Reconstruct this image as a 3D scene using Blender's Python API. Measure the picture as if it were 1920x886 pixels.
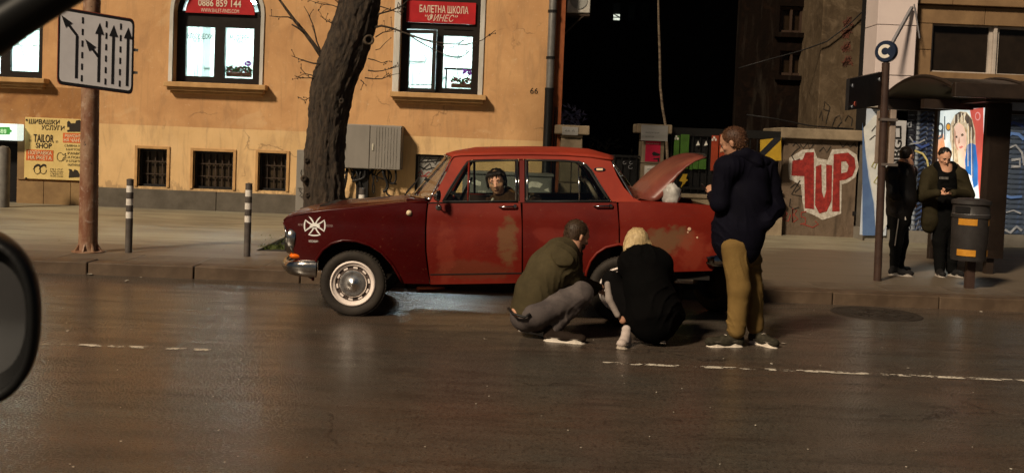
import bpy, bmesh, math, random
import numpy as np
from mathutils import Vector, Matrix, noise
from mathutils.geometry import delaunay_2d_cdt
PI = math.pi
random.seed(7)
for o in list(bpy.data.objects): bpy.data.objects.remove(o)
sc = bpy.context.scene
COL = sc.collection
# ------------------------------------------------------------------ camera
FP, H, ROLL, PITCH, YH = 1900.0, 1.65, 0.040, math.radians(2.5), 270.0
PY0 = YH + FP * math.tan(PITCH)
cr, sr, cp, sp = math.cos(ROLL), math.sin(ROLL), math.cos(PITCH), math.sin(PITCH)
F_ = Vector((0, cp, -sp)); R0 = Vector((1, 0, 0)); U0 = Vector((0, sp, cp))
R_ = R0 * cr + U0 * sr; U_ = -R0 * sr + U0 * cr
cd = bpy.data.cameras.new('camera'); cam = bpy.data.objects.new('camera', cd); COL.objects.link(cam)
cd.sensor_width = 36; cd.lens = 36 * FP / 1920; cd.shift_y = (PY0 - 443) / 1920
cd.clip_start = 0.05; cd.clip_end = 600
cd.dof.use_dof = True; cd.dof.focus_distance = 9.5; cd.dof.aperture_fstop = 12
cam.matrix_world = Matrix(((R_.x, U_.x, -F_.x, 0), (R_.y, U_.y, -F_.y, 0), (R_.z, U_.z, -F_.z, H), (0, 0, 0, 1)))
sc.camera = cam
CO = Vector((0, 0, H))
def ray(px, py):
    return F_ + R_ * ((px - 960) / FP) - U_ * ((py - PY0) / FP)
def at(px, py, Y):            # point on the vertical plane y = Y seen at photo pixel px, py
    d = ray(px, py); return CO + d * (Y / d.y)
def gr(px, py, z=0.0):        # point on the level z
    d = ray(px, py); return CO + d * ((z - H) / d.z)
def rect(x0, y0, x1, y1, Y):  # upright rectangle at depth Y from pixel corners -> x0,x1,z0,z1
    c = at((x0 + x1) / 2, (y0 + y1) / 2, Y); s = FP / Y
    w, h = (x1 - x0) / s / 2, (y1 - y0) / s / 2
    return c.x - w, c.x + w, c.z - h, c.z + h
# ------------------------------------------------------------------ light
w = bpy.data.worlds.new('World'); sc.world = w; w.use_nodes = True
nt = w.node_tree; bg = nt.nodes['Background']
SUN_EL, SUN_AZ = math.radians(37), math.radians(-143)    # night street: one warm lamp direction, low sky
sky = nt.nodes.new('ShaderNodeTexSky'); sky.sky_type = 'NISHITA'; sky.sun_disc = False
sky.sun_elevation = SUN_EL; sky.sun_rotation = SUN_AZ
nt.links.new(sky.outputs[0], bg.inputs[0]); bg.inputs[1].default_value = 0.009
sl = bpy.data.lights.new('sun', 'SUN'); sl.energy = 4.2; sl.angle = math.radians(7); sl.color = (1.0, .82, .60)
so = bpy.data.objects.new('sun', sl); COL.objects.link(so)
sd_ = Vector((math.sin(SUN_AZ) * math.cos(SUN_EL), math.cos(SUN_AZ) * math.cos(SUN_EL), math.sin(SUN_EL)))  # towards the sun
so.rotation_euler = sd_.to_track_quat('Z', 'Y').to_euler()
sc.view_settings.view_transform = 'Standard'; sc.view_settings.look = 'None'
sc.view_settings.exposure = 0.0; sc.view_settings.gamma = 1
sc.render.film_transparent = False
# ------------------------------------------------------------------ materials
MATS = {}
def new_mat(name):
    m = bpy.data.materials.new(name); m.use_nodes = True
    nt = m.node_tree; b = nt.nodes['Principled BSDF']; return m, nt, b
def tex_coord(nt, kind='Object'):
    return nt.nodes.new('ShaderNodeTexCoord').outputs[kind]
def nz(nt, co, scale, detail=4, rough=.6, dist=0, stretch=None):
    if stretch:
        mp = nt.nodes.new('ShaderNodeMapping'); mp.inputs['Scale'].default_value = stretch
        nt.links.new(co, mp.inputs[0]); co = mp.outputs[0]
    n = nt.nodes.new('ShaderNodeTexNoise'); n.inputs['Scale'].default_value = scale
    n.inputs['Detail'].default_value = detail; n.inputs['Roughness'].default_value = rough
    n.inputs['Distortion'].default_value = dist
    nt.links.new(co, n.inputs['Vector']); return n.outputs['Fac']
def ramp(nt, fac, a, b, c0=(0, 0, 0, 1), c1=(1, 1, 1, 1)):
    if a > b: a, b, c0, c1 = b, a, c1, c0
    r = nt.nodes.new('ShaderNodeValToRGB'); e = r.color_ramp.elements
    e[0].position = a; e[1].position = b; e[0].color = c0; e[1].color = c1
    nt.links.new(fac, r.inputs[0]); return r.outputs[0]
def mixc(nt, fac, a, b, mode='MIX'):
    n = nt.nodes.new('ShaderNodeMix'); n.data_type = 'RGBA'; n.blend_type = mode
    for s, v in ((n.inputs[0], fac), (n.inputs[6], a), (n.inputs[7], b)):
        if isinstance(v, bpy.types.NodeSocket): nt.links.new(v, s)
        elif isinstance(v, (int, float)): s.default_value = v
        else: s.default_value = tuple(v)[:3] + (1,)
    return n.outputs[2]
def mth(nt, op, a, b=0.0, c=None):
    n = nt.nodes.new('ShaderNodeMath'); n.operation = op
    for i, v in enumerate((a, b) if c is None else (a, b, c)):
        if isinstance(v, bpy.types.NodeSocket): nt.links.new(v, n.inputs[i])
        else: n.inputs[i].default_value = v
    return n.outputs[0]
def bump(nt, b, fac, strength, dist=.01):
    n = nt.nodes.new('ShaderNodeBump'); n.inputs['Strength'].default_value = strength
    n.inputs['Distance'].default_value = dist; nt.links.new(fac, n.inputs['Height'])
    nt.links.new(n.outputs[0], b.inputs['Normal'])
def M(name, c1, c2=None, scale=3, rough=.7, metal=0, bs=0, bscale=40, emit=0, lo=.35, hi=.65, spec=.25, stretch=None, coat=0):
    if name in MATS: return MATS[name]
    m, nt, b = new_mat(name); co = tex_coord(nt)
    b.inputs['Roughness'].default_value = rough; b.inputs['Metallic'].default_value = metal
    b.inputs['Specular IOR Level'].default_value = spec; b.inputs['Coat Weight'].default_value = coat
    if c2 is None: c2 = tuple(v * .75 for v in c1)
    f = ramp(nt, nz(nt, co, scale, 6, .65, .2, stretch), lo, hi)
    c = mixc(nt, f, c1, c2); nt.links.new(c, b.inputs['Base Color'])
    if emit:
        nt.links.new(c, b.inputs['Emission Color']); b.inputs['Emission Strength'].default_value = emit
    if rough < .95 and not emit:
        rr = nt.nodes.new('ShaderNodeMapRange'); nt.links.new(nz(nt, co, scale * 2.7, 4), rr.inputs[0])
        rr.inputs[3].default_value = max(.02, rough - .12); rr.inputs[4].default_value = min(1, rough + .12)
        nt.links.new(rr.outputs[0], b.inputs['Roughness'])
    if bs: bump(nt, b, nz(nt, co, bscale, 5, .6, 0, stretch), bs)
    MATS[name] = m; return m
def glass(name, tint=(.9, .95, .95), refl=1.0, rough=.02):
    if name in MATS: return MATS[name]
    m = bpy.data.materials.new(name); m.use_nodes = True; nt = m.node_tree; nt.nodes.clear()
    o = nt.nodes.new('ShaderNodeOutputMaterial'); t = nt.nodes.new('ShaderNodeBsdfTransparent'); g = nt.nodes.new('ShaderNodeBsdfGlossy')
    g.inputs['Roughness'].default_value = rough; t.inputs[0].default_value = (*tint, 1)
    fr = nt.nodes.new('ShaderNodeFresnel'); fr.inputs[0].default_value = 1.5
    mx = nt.nodes.new('ShaderNodeMixShader')
    # smudges raise the reflection a little
    f = mth(nt, 'MULTIPLY', fr.outputs[0], refl)
    nt.links.new(f, mx.inputs[0]); nt.links.new(t.outputs[0], mx.inputs[1]); nt.links.new(g.outputs[0], mx.inputs[2])
    nt.links.new(mx.outputs[0], o.inputs[0]); MATS[name] = m; return m
# ------------------------------------------------------------------ objects
ORG = {}
def props(o, label=None, cat=None, group=None, kind=None):
    if label: o['label'] = label
    if cat: o['category'] = cat
    if group: o['group'] = group
    if kind: o['kind'] = kind
    return o
def thing(name, loc, label, cat, group=None, rz=0):
    o = bpy.data.objects.new(name, None); o.empty_display_size = .2; COL.objects.link(o)
    o.location = loc; o.rotation_euler.z = rz; ORG[o.name] = Vector(loc)
    return props(o, label, cat, group)
class G:                       # collects world-space geometry for ONE mesh object
    def __init__(s): s.v = []; s.f = []
    def add(s, vs, fs):
        k = len(s.v); s.v += [tuple(v) for v in vs]; s.f += [tuple(i + k for i in f) for f in fs]; return s
    def box(s, x0, x1, y0, y1, z0, z1, rot=None):
        vs = [Vector((x, y, z)) for x in (x0, x1) for y in (y0, y1) for z in (z0, z1)]
        if rot is not None:
            c = Vector(((x0 + x1) / 2, (y0 + y1) / 2, (z0 + z1) / 2)); vs = [c + rot @ (v - c) for v in vs]
        return s.add(vs, [(0, 1, 3, 2), (4, 6, 7, 5), (0, 4, 5, 1), (2, 3, 7, 6), (0, 2, 6, 4), (1, 5, 7, 3)])
    def bar(s, a, b, w, d=None, up=(0, 0, 1)):      # rectangular bar from a to b
        a, b = Vector(a), Vector(b); d = d or w; t = (b - a).normalized(); u = Vector(up)
        if abs(t.dot(u)) > .98: u = Vector((0, 1, 0))
        n = t.cross(u).normalized(); u = n.cross(t)
        vs = [p + n * (i * w / 2) + u * (j * d / 2) for p in (a, b) for i, j in ((-1, -1), (1, -1), (1, 1), (-1, 1))]
        return s.add(vs, [(3, 2, 1, 0), (4, 5, 6, 7), (0, 1, 5, 4), (1, 2, 6, 5), (2, 3, 7, 6), (3, 0, 4, 7)])
    def tube(s, pts, r, n=10, caps=True):
        pts = [Vector(p) for p in pts]; rs = r if isinstance(r, (list, tuple)) else [r] * len(pts)
        vs = []; fs = []; pn = None
        for i, p in enumerate(pts):
            t = (pts[min(i + 1, len(pts) - 1)] - pts[max(i - 1, 0)]).normalized()
            if pn is None: pn = t.orthogonal().normalized()
            pn = (pn - t * pn.dot(t)).normalized(); bn = t.cross(pn)
            for k in range(n):
                a = 2 * PI * k / n; vs.append(p + (pn * math.cos(a) + bn * math.sin(a)) * rs[i])
        for i in range(len(pts) - 1):
            for k in range(n):
                k2 = (k + 1) % n; fs.append((i * n + k, i * n + k2, (i + 1) * n + k2, (i + 1) * n + k))
        if caps: fs.append(tuple(range(n))[::-1]); fs.append(tuple(range((len(pts) - 1) * n, len(pts) * n)))
        return s.add(vs, fs)
    def lathe(s, c, axis, prof, n=32, ref=None):   # prof: (radius, distance along the axis)
        c = Vector(c); t = Vector(axis).normalized(); u = (Vector(ref) if ref else t.orthogonal()).normalized(); v = t.cross(u)
        vs = []; fs = []
        for r, d in prof:
            for k in range(n):
                a = 2 * PI * k / n; vs.append(c + t * d + (u * math.cos(a) + v * math.sin(a)) * r)
        for i in range(len(prof) - 1):
            for k in range(n):
                k2 = (k + 1) % n; fs.append((i * n + k, i * n + k2, (i + 1) * n + k2, (i + 1) * n + k))
        return s.add(vs, fs)
    def ngon(s, pts, off):                         # polygon extruded by vector off
        pts = [Vector(p) for p in pts]; off = Vector(off); n = len(pts)
        nn = Vector((0, 0, 0))
        for i in range(n): nn += pts[i].cross(pts[(i + 1) % n])
        if nn.dot(off) > 0: pts.reverse()
        fs = [tuple(range(n)), tuple(range(2 * n - 1, n - 1, -1))] + [(i, n + i, n + (i + 1) % n, (i + 1) % n)[::-1] for i in range(n)]
        return s.add(pts + [p + off for p in pts], fs)
    def grid(s, rows, close=False):
        n = len(rows[0]); vs = [p for r in rows for p in r]
        fs = [(i * n + k, i * n + k + 1, (i + 1) * n + k + 1, (i + 1) * n + k) for i in range(len(rows) - 1) for k in range(n - 1)]
        return s.add(vs, fs)
def obj(name, g, mat, parent=None, smooth=False, bevel=0, seg=2, solid=0, label=None, **kw):
    me = bpy.data.meshes.new(name)
    root = parent
    while root is not None and root.parent: root = root.parent
    o0 = ORG.get(root.name, Vector((0, 0, 0))) if root is not None else Vector((0, 0, 0))
    if root is not None and root.name not in ORG: o0 = Vector((0, 0, 0))
    me.from_pydata([tuple(Vector(v) - o0) for v in g.v], [], g.f); me.update()
    o = bpy.data.objects.new(name, me); COL.objects.link(o)
    for mm in (mat if isinstance(mat, list) else [mat]): me.materials.append(mm)
    if smooth:
        me.polygons.foreach_set('use_smooth', [True] * len(me.polygons))
        if smooth is not True: me.set_sharp_from_angle(angle=math.radians(smooth))
    if bevel:
        b = o.modifiers.new('bevel', 'BEVEL'); b.width = bevel; b.segments = seg; b.limit_method = 'ANGLE'; b.angle_limit = math.radians(40)
    if solid:
        b = o.modifiers.new('solid', 'SOLIDIFY'); b.thickness = solid; b.offset = -1
    if parent is not None: o.parent = parent
    elif 'at' in kw:
        pass
    if label: o['label'] = label
    for k in ('kind', 'category', 'group'):
        if k in kw: o[k] = kw[k]
    return o
def dup(root, loc, rz=None, label=None):
    r = root.copy(); COL.objects.link(r); r.location = loc
    if rz is not None: r.rotation_euler.z = rz
    if label: r['label'] = label
    for ch in list(root.children):
        c = ch.copy(); COL.objects.link(c); c.parent = r
        for gch in ch.children:
            d = gch.copy(); COL.objects.link(d); d.parent = c
    return r
def pip(x, y, poly):
    ins = False; j = len(poly) - 1
    for i in range(len(poly)):
        xi, yi = poly[i]; xj, yj = poly[j]
        if (yi > y) != (yj > y) and x < (xj - xi) * (y - yi) / (yj - yi) + xi: ins = not ins
        j = i
    return ins
def resample(poly, step):
    out = []
    for i, a in enumerate(poly):
        b = poly[(i + 1) % len(poly)]; L = math.hypot(b[0] - a[0], b[1] - a[1]); k = max(1, int(L / step))
        out += [(a[0] + (b[0] - a[0]) * t / k, a[1] + (b[1] - a[1]) * t / k) for t in range(k)]
    return out
def sheet(outer, holes=(), fn=None, off=None, step=None):
    """triangulated plate from a 2D outline with holes; fn maps (u, v, depth) to 3D, off = thickness"""
    loops = [outer] + list(holes)
    if step: loops = [resample(l, step) for l in loops]
    vs = []; ed = []
    for l in loops:
        k = len(vs); vs += [Vector(p) for p in l]; ed += [(k + i, k + (i + 1) % len(l)) for i in range(len(l))]
    if step:
        xs = [p[0] for p in outer]; ys = [p[1] for p in outer]
        x = min(xs) + step / 2
        while x < max(xs):
            y = min(ys) + step / 2
            while y < max(ys):
                if pip(x, y, loops[0]) and not any(pip(x, y, h) for h in loops[1:]):
                    if all(min((x - q[0]) ** 2 + (y - q[1]) ** 2 for q in l) > (step * .5) ** 2 for l in loops): vs.append(Vector((x, y)))
                y += step
            x += step
    r = delaunay_2d_cdt(vs, ed, [], 0, 1e-5)
    v2, f2, orig = r[0], r[2], r[3]
    fs = []
    for f in f2:
        cx = sum(v2[i][0] for i in f) / 3; cy = sum(v2[i][1] for i in f) / 3
        if pip(cx, cy, loops[0]) and not any(pip(cx, cy, h) for h in loops[1:]): fs.append(tuple(f))
    g = G(); n = len(v2)
    g.add([fn(p[0], p[1], 0) for p in v2], fs)
    if off:
        g.add([fn(p[0], p[1], off) for p in v2], [f[::-1] for f in fs])
        cnt = {}
        for f in fs:
            for i in range(3):
                a, b = f[i], f[(i + 1) % 3]; cnt[(a, b)] = 1
        for (a, b) in cnt:
            if (b, a) not in cnt: g.f.append((b, a, a + n, b + n))
    return g
def wallmap(Y):
    return lambda u, v, d: Vector((u, Y + d, v))
def pxpoly(pts, Y): return [(at(x, y, Y).x, at(x, y, Y).z) for x, y in pts]
def plate(pts, Y, t=.01):      # flat outlined piece on the plane y = Y, from photo pixels, t thick towards the camera
    g = G(); g.ngon([at(x, y, Y) for x, y in pts], (0, -t, 0)); return g
_tc = {}
def text(name, s, mat, parent, x0, x1, z0, z1, Y, thick=.004, shear=0, M_=None, bold=0):
    """lettering fitted into x0..x1, z0..z1 on the plane y = Y; returns mesh object"""
    c = bpy.data.curves.new(name, 'FONT'); c.body = s; c.align_x = 'LEFT'; c.resolution_u = 3; c.shear = shear; c.offset = bold
    o = bpy.data.objects.new('tmp', c); COL.objects.link(o); bpy.context.view_layer.update()
    me = bpy.data.meshes.new_from_object(o.evaluated_get(bpy.context.evaluated_depsgraph_get()))
    vs = [v.co.copy() for v in me.vertices]; fs = [tuple(p.vertices) for p in me.polygons]
    bpy.data.objects.remove(o); bpy.data.curves.remove(c); bpy.data.meshes.remove(me)
    a0 = min(v.x for v in vs); a1 = max(v.x for v in vs); b0 = min(v.y for v in vs); b1 = max(v.y for v in vs)
    g = G(); T = M_ or (lambda u, v, d: Vector((u, Y - d, v)))
    P = [(x0 + (v.x - a0) / (a1 - a0) * (x1 - x0), z0 + (v.y - b0) / max(1e-6, b1 - b0) * (z1 - z0)) for v in vs]
    g.add([T(u, v, thick) for u, v in P], fs)
    return obj(name, g, mat, parent)
def textpx(s, mat, parent, x0, y0, x1, y1, Y, **k):
    a, b, c, d = rect(x0, y0, x1, y1, Y); return text('lettering', s, mat, parent, a, b, c, d, Y, **k)
def ellp(cx, cy, rx, ry, n=16, a0=0, a1=2 * PI):
    return [(cx + rx * math.cos(a0 + (a1 - a0) * i / n), cy + ry * math.sin(a0 + (a1 - a0) * i / n)) for i in range(n)]
def stroke(name, pts, wpx, Y, mat, parent, t=.006):     # painted stroke along photo pixels on plane Y
    g = G()
    P = [at(x, y, Y) for x, y in pts]; w = wpx * Y / FP / 2; rows = []
    for i, p in enumerate(P):
        d = (P[min(i + 1, len(P) - 1)] - P[max(i - 1, 0)]); n = Vector((-d.z, 0, d.x)).normalized()
        rows.append([p + n * w + Vector((0, -t, 0)), p - n * w + Vector((0, -t, 0))])
    g.grid(rows); return obj(name, g, mat, parent)
# ================================================================== materials of the setting
YF = 19.6                      # facade plane
KY0, KY1, KZ = 11.30, 11.62, 0.14
def mat_road():
    m, nt, b = new_mat('asphalt'); co = tex_coord(nt)
    n1 = nz(nt, co, .35, 5, .6, .4, (1, 2.2, 1)); n2 = nz(nt, co, 2.2, 6, .7, .3, (.5, 2.2, 1)); n3 = nz(nt, co, 95, 3, .8)
    c = mixc(nt, ramp(nt, n1, .40, .58), (.054, .047, .037), (.074, .043, .027))
    c = mixc(nt, ramp(nt, n2, .45, .66), c, (.026, .017, .011))
    n5 = nz(nt, co, 7, 6, .75, .6, (.5, 1.6, 1)); c = mixc(nt, mth(nt, 'MULTIPLY', ramp(nt, n5, .46, .66), .75), c, (.088, .068, .050))
    c = mixc(nt, mth(nt, 'MULTIPLY', ramp(nt, n3, .42, .78), .8), c, (.15, .135, .115))
    vo = nt.nodes.new('ShaderNodeTexVoronoi'); vo.feature = 'DISTANCE_TO_EDGE'; vo.inputs['Scale'].default_value = .55; wv = nt.nodes.new('ShaderNodeVectorMath'); wv.operation = 'ADD'
    nd = nt.nodes.new('ShaderNodeTexNoise'); nd.inputs['Scale'].default_value = 2.2; nd.inputs['Detail'].default_value = 6; nt.links.new(co, nd.inputs['Vector']); nt.links.new(co, wv.inputs[0]); nt.links.new(nd.outputs['Color'], wv.inputs[1]); nt.links.new(wv.outputs[0], vo.inputs['Vector'])
    ck = mth(nt, 'MULTIPLY', ramp(nt, vo.outputs['Distance'], .003, .010, (1, 1, 1, 1), (0, 0, 0, 1)), ramp(nt, nz(nt, co, .7, 3), .50, .56)); c = mixc(nt, mth(nt, 'MULTIPLY', ck, .75), c, (.014, .011, .009))
    n7 = nz(nt, co, 38, 3, .7); c = mixc(nt, mth(nt, 'MULTIPLY', ramp(nt, n7, .50, .66), .75), c, (.016, .012, .010)); c = mixc(nt, mth(nt, 'MULTIPLY', ramp(nt, n7, .36, .28), .5), c, (.10, .09, .075))
    sp = nz(nt, co, 260, 1, .5); c = mixc(nt, ramp(nt, sp, .74, .80), c, (.22, .20, .17))
    n6 = nz(nt, co, 3.3, 3, .5, .2, (.8, 2, 1)); c = mixc(nt, mth(nt, 'MULTIPLY', ramp(nt, n6, .70, .74), .8), c, (.014, .012, .010))
    nt.links.new(c, b.inputs['Base Color'])
    r = nt.nodes.new('ShaderNodeMapRange'); nt.links.new(n2, r.inputs[0]); r.inputs[1].default_value = .3; r.inputs[2].default_value = .7
    r.inputs[3].default_value = .26; r.inputs[4].default_value = .38
    gl = ramp(nt, nz(nt, co, 75, 2, .6), .50, .62, (0, 0, 0, 1), (.13, .13, .13, 1)); nt.links.new(mth(nt, 'SUBTRACT', r.outputs[0], gl), b.inputs['Roughness']); b.inputs['Specular IOR Level'].default_value = .14
    n4 = nz(nt, co, 120, 2, .7); bump(nt, b, n4, .5, .0010); return m
def mat_pave():
    m, nt, b = new_mat('pavement asphalt'); co = tex_coord(nt)
    n1 = nz(nt, co, .5, 5, .6, .6, (1, 2, 1)); n2 = nz(nt, co, 1.6, 5, .7, .5, (.35, 2.4, 1)); n3 = nz(nt, co, 90, 3, .8)
    sx = nt.nodes.new('ShaderNodeSeparateXYZ'); nt.links.new(co, sx.inputs[0])
    c = mixc(nt, ramp(nt, n1, .4, .62), (.31, .285, .20), (.21, .185, .13))
    bd = mth(nt, 'SUBTRACT', sx.outputs[1], mth(nt, 'ADD', 14.6, mth(nt, 'MULTIPLY', sx.outputs[0], .30))); bd = mth(nt, 'ADD', bd, mth(nt, 'MULTIPLY', mth(nt, 'SUBTRACT', n2, .5), 5.0))
    c = mixc(nt, ramp(nt, mth(nt, 'MULTIPLY', bd, .5), -.35, .35), (.125, .095, .064), c)
    c = mixc(nt, mth(nt, 'MULTIPLY', ramp(nt, n2, .52, .68), .7), c, (.085, .068, .05))
    c = mixc(nt, mth(nt, 'MULTIPLY', ramp(nt, n3, .4, .75), .35), c, (.07, .06, .05))
    nt.links.new(c, b.inputs['Base Color'])
    r = nt.nodes.new('ShaderNodeMapRange'); nt.links.new(n2, r.inputs[0]); r.inputs[3].default_value = .42; r.inputs[4].default_value = .62
    nt.links.new(r.outputs[0], b.inputs['Roughness']); bump(nt, b, nz(nt, co, 60, 3, .7), .3, .004); return m
ZP = lambda px, py: at(px, py, YF).z - .13
def mat_facade():
    m, nt, b = new_mat('facade render'); co = tex_coord(nt)
    sx = nt.nodes.new('ShaderNodeSeparateXYZ'); nt.links.new(co, sx.inputs[0]); X, Z = sx.outputs[0], sx.outputs[2]
    n0w = nz(nt, co, 5, 5, .6, .3)
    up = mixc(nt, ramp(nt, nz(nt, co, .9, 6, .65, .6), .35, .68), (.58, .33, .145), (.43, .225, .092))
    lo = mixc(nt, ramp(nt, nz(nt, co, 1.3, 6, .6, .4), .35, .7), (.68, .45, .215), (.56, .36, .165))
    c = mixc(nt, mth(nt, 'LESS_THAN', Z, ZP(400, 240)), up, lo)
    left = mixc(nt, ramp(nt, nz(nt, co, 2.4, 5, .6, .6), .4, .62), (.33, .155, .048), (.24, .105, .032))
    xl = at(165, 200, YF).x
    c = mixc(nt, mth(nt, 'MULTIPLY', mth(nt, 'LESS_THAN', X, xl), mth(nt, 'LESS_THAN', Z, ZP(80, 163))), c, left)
    # faded patches, drip marks, grime
    st = nz(nt, co, 2.0, 6, .7, 1.0, (2.2, 1, .45)); c = mixc(nt, mth(nt, 'MULTIPLY', ramp(nt, st, .50, .70), .42), c, (.25, .15, .078))
    st2 = nz(nt, co, 1.1, 4, .6, .8); c = mixc(nt, mth(nt, 'MULTIPLY', ramp(nt, st2, .6, .66), .28), c, (.62, .43, .23))
    dr = nz(nt, co, 5.0, 4, .6, .2, (3, 1, .12)); c = mixc(nt, mth(nt, 'MULTIPLY', ramp(nt, dr, .58, .8), .35), c, (.20, .12, .06))
    vo = nt.nodes.new('ShaderNodeTexVoronoi'); vo.feature = 'DISTANCE_TO_EDGE'; vo.inputs['Scale'].default_value = .42; wv = nt.nodes.new('ShaderNodeVectorMath'); wv.operation = 'ADD'
    nd = nt.nodes.new('ShaderNodeTexNoise'); nd.inputs['Scale'].default_value = 1.6; nd.inputs['Detail'].default_value = 7; nt.links.new(co, nd.inputs['Vector']); nt.links.new(co, wv.inputs[0]); nt.links.new(nd.outputs['Color'], wv.inputs[1]); nt.links.new(wv.outputs[0], vo.inputs['Vector'])
    ck = mth(nt, 'MULTIPLY', ramp(nt, vo.outputs['Distance'], .0015, .006, (1, 1, 1, 1), (0, 0, 0, 1)), ramp(nt, nz(nt, co, .6, 3), .50, .56)); c = mixc(nt, mth(nt, 'MULTIPLY', ck, .6), c, (.12, .065, .03))
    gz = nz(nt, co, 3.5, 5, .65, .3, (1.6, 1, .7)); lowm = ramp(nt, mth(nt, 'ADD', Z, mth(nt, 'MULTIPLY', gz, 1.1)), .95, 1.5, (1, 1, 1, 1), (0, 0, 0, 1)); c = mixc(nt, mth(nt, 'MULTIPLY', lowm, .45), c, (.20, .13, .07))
    f9 = nz(nt, co, 16, 4, .7); c = mixc(nt, mth(nt, 'MULTIPLY', ramp(nt, f9, .60, .68), .3), c, (.66, .5, .32))
    nt.links.new(c, b.inputs['Base Color']); b.inputs['Roughness'].default_value = .85
    bump(nt, b, mth(nt, 'ADD', nz(nt, co, 70, 4, .7), mth(nt, 'MULTIPLY', n0w, 2.5)), .35, .006); return m
road_m, pave_m, fac_m = mat_road(), mat_pave(), mat_facade()
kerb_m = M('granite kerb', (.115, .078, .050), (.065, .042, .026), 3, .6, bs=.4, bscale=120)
plinth_m = M('grey plinth render', (.115, .10, .08), (.075, .064, .05), 3, .8, bs=.4)
stone_m = M('grimy limestone', (.27, .21, .14), (.15, .115, .075), 2.2, .85, bs=.5, bscale=25)
black_m = M('black painted metal', (.012, .011, .011), None, 5, .5)
dark_m = M('dark interior', (.008, .007, .007), None, 5, .9)
trim_m = M('ochre trim', (.50, .30, .13), (.38, .22, .09), 5, .8, bs=.3)
white_m = M('dirty white render', (.62, .60, .56), (.38, .36, .32), 2.5, .8, bs=.3, stretch=(1, 1, .35))
# ================================================================== ground, road, pavement
def flat(name, x0, x1, y0, y1, z, mat, kind='structure', cuts=None):
    g = G(); g.add([(x0, y0, z), (x1, y0, z), (x1, y1, z), (x0, y1, z)], [(0, 1, 2, 3)])
    o = obj(name, g, mat); o['kind'] = kind; return o
flat('ground', -300, 300, -300, 400, -.03, M('bare earth', (.06, .05, .04)))
road = flat('road', -120, 120, -40, KY0 + .02, 0, road_m)
pave_holes = [[(p.x, p.y) for p in [gr(480, 468, KZ), gr(534, 470, KZ), gr(534 + 140, 470, KZ), gr(545 + 140, 442, KZ), gr(535, 442, KZ)]]]
g = sheet([(-120, KY1), (120, KY1), (120, 60), (-120, 60)], pave_holes, lambda u, v, d: Vector((u, v, KZ - .01 + d)), -.1)
o = obj('pavement', g, pave_m); o['kind'] = 'structure'
hp = pave_holes[0]; g = G(); g.add([(x, y, .10) for x, y in hp], [tuple(range(len(hp)))])
o = obj('tree_pit_soil', g, M('dark soil', (.03, .024, .018), (.015, .012, .01), 8, .95, bs=1)); o['kind'] = 'structure'
g = G(); random.seed(3)
for i in range(420):
    t, u = random.random(), random.random(); p = gr(486 + t * 110, 466 - u * 22, .1)
    if random.random() < .6: p = gr(486 + random.random() * 60, 468 - random.random() * 6, .1)
    h = random.uniform(.02, .06); a = random.random() * 6.3; d = Vector((math.cos(a), math.sin(a), 0)) * .012; l = Vector((random.uniform(-.04, .04), random.uniform(-.04, .04), h))
    g.add([p - d, p + d, p + l], [(0, 1, 2)])
o = obj('grass', g, M('grass', (.10, .13, .03), (.06, .07, .02), 9, .8)); o['kind'] = 'stuff'
props(o, 'tufts of short grass in the tree pit by the car bonnet', 'grass')
kerb = bpy.data.objects.new('kerb', None); COL.objects.link(kerb); kerb['kind'] = 'structure'; ORG[kerb.name] = Vector()
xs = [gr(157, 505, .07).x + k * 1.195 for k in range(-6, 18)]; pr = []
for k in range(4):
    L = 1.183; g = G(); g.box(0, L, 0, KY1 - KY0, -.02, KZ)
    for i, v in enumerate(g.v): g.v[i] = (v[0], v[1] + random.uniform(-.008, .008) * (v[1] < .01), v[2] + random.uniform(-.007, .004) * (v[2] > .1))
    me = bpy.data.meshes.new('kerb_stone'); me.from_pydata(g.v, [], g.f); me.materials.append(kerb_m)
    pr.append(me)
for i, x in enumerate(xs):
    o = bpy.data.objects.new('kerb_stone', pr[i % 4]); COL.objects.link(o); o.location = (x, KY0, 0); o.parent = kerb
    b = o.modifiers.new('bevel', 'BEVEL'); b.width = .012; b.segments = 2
flat('kerb_bed', -120, 120, KY0 + .03, KY1, .05, dark_m)
# slab course behind the kerb
slab_m = M('worn paving slab', (.13, .10, .072), (.085, .064, .045), 4, .6, bs=.4, bscale=80)
course = bpy.data.objects.new('slab_course', None); COL.objects.link(course); course['kind'] = 'structure'; ORG[course.name] = Vector()
me = bpy.data.meshes.new('paving_slab'); g = G(); g.box(0, .79, 0, .62, .10, .1335); me.from_pydata(g.v, [], g.f); me.materials.append(slab_m)
for i in range(34):
    o = bpy.data.objects.new('paving_slab', me); COL.objects.link(o); o.parent = course
    o.location = (-13.2 + i * .80 , KY1 + .01, random.uniform(-.001, .001)); b = o.modifiers.new('bevel', 'BEVEL'); b.width = .006
# lane marking, worn through
def mat_line():
    m = bpy.data.materials.new('worn road paint'); m.use_nodes = True; nt = m.node_tree; b = nt.nodes['Principled BSDF']
    co = tex_coord(nt); n = nz(nt, co, 15, 4, .8, .3, (.8, 1.3, 1)); n2 = nz(nt, co, 5.5, 3, .6)
    f = ramp(nt, mth(nt, 'ADD', mth(nt, 'MULTIPLY', n, .5), mth(nt, 'MULTIPLY', n2, .5)), .500, .515)
    b.inputs['Base Color'].default_value = (.62, .56, .46, 1); b.inputs['Roughness'].default_value = .7
    t = nt.nodes.new('ShaderNodeBsdfTransparent'); mx = nt.nodes.new('ShaderNodeMixShader'); o = nt.nodes['Material Output']
    nt.links.new(f, mx.inputs[0]); nt.links.new(t.outputs[0], mx.inputs[1]); nt.links.new(b.outputs[0], mx.inputs[2]); nt.links.new(mx.outputs[0], o.inputs[0]); return m
lm = mat_line()
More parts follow.
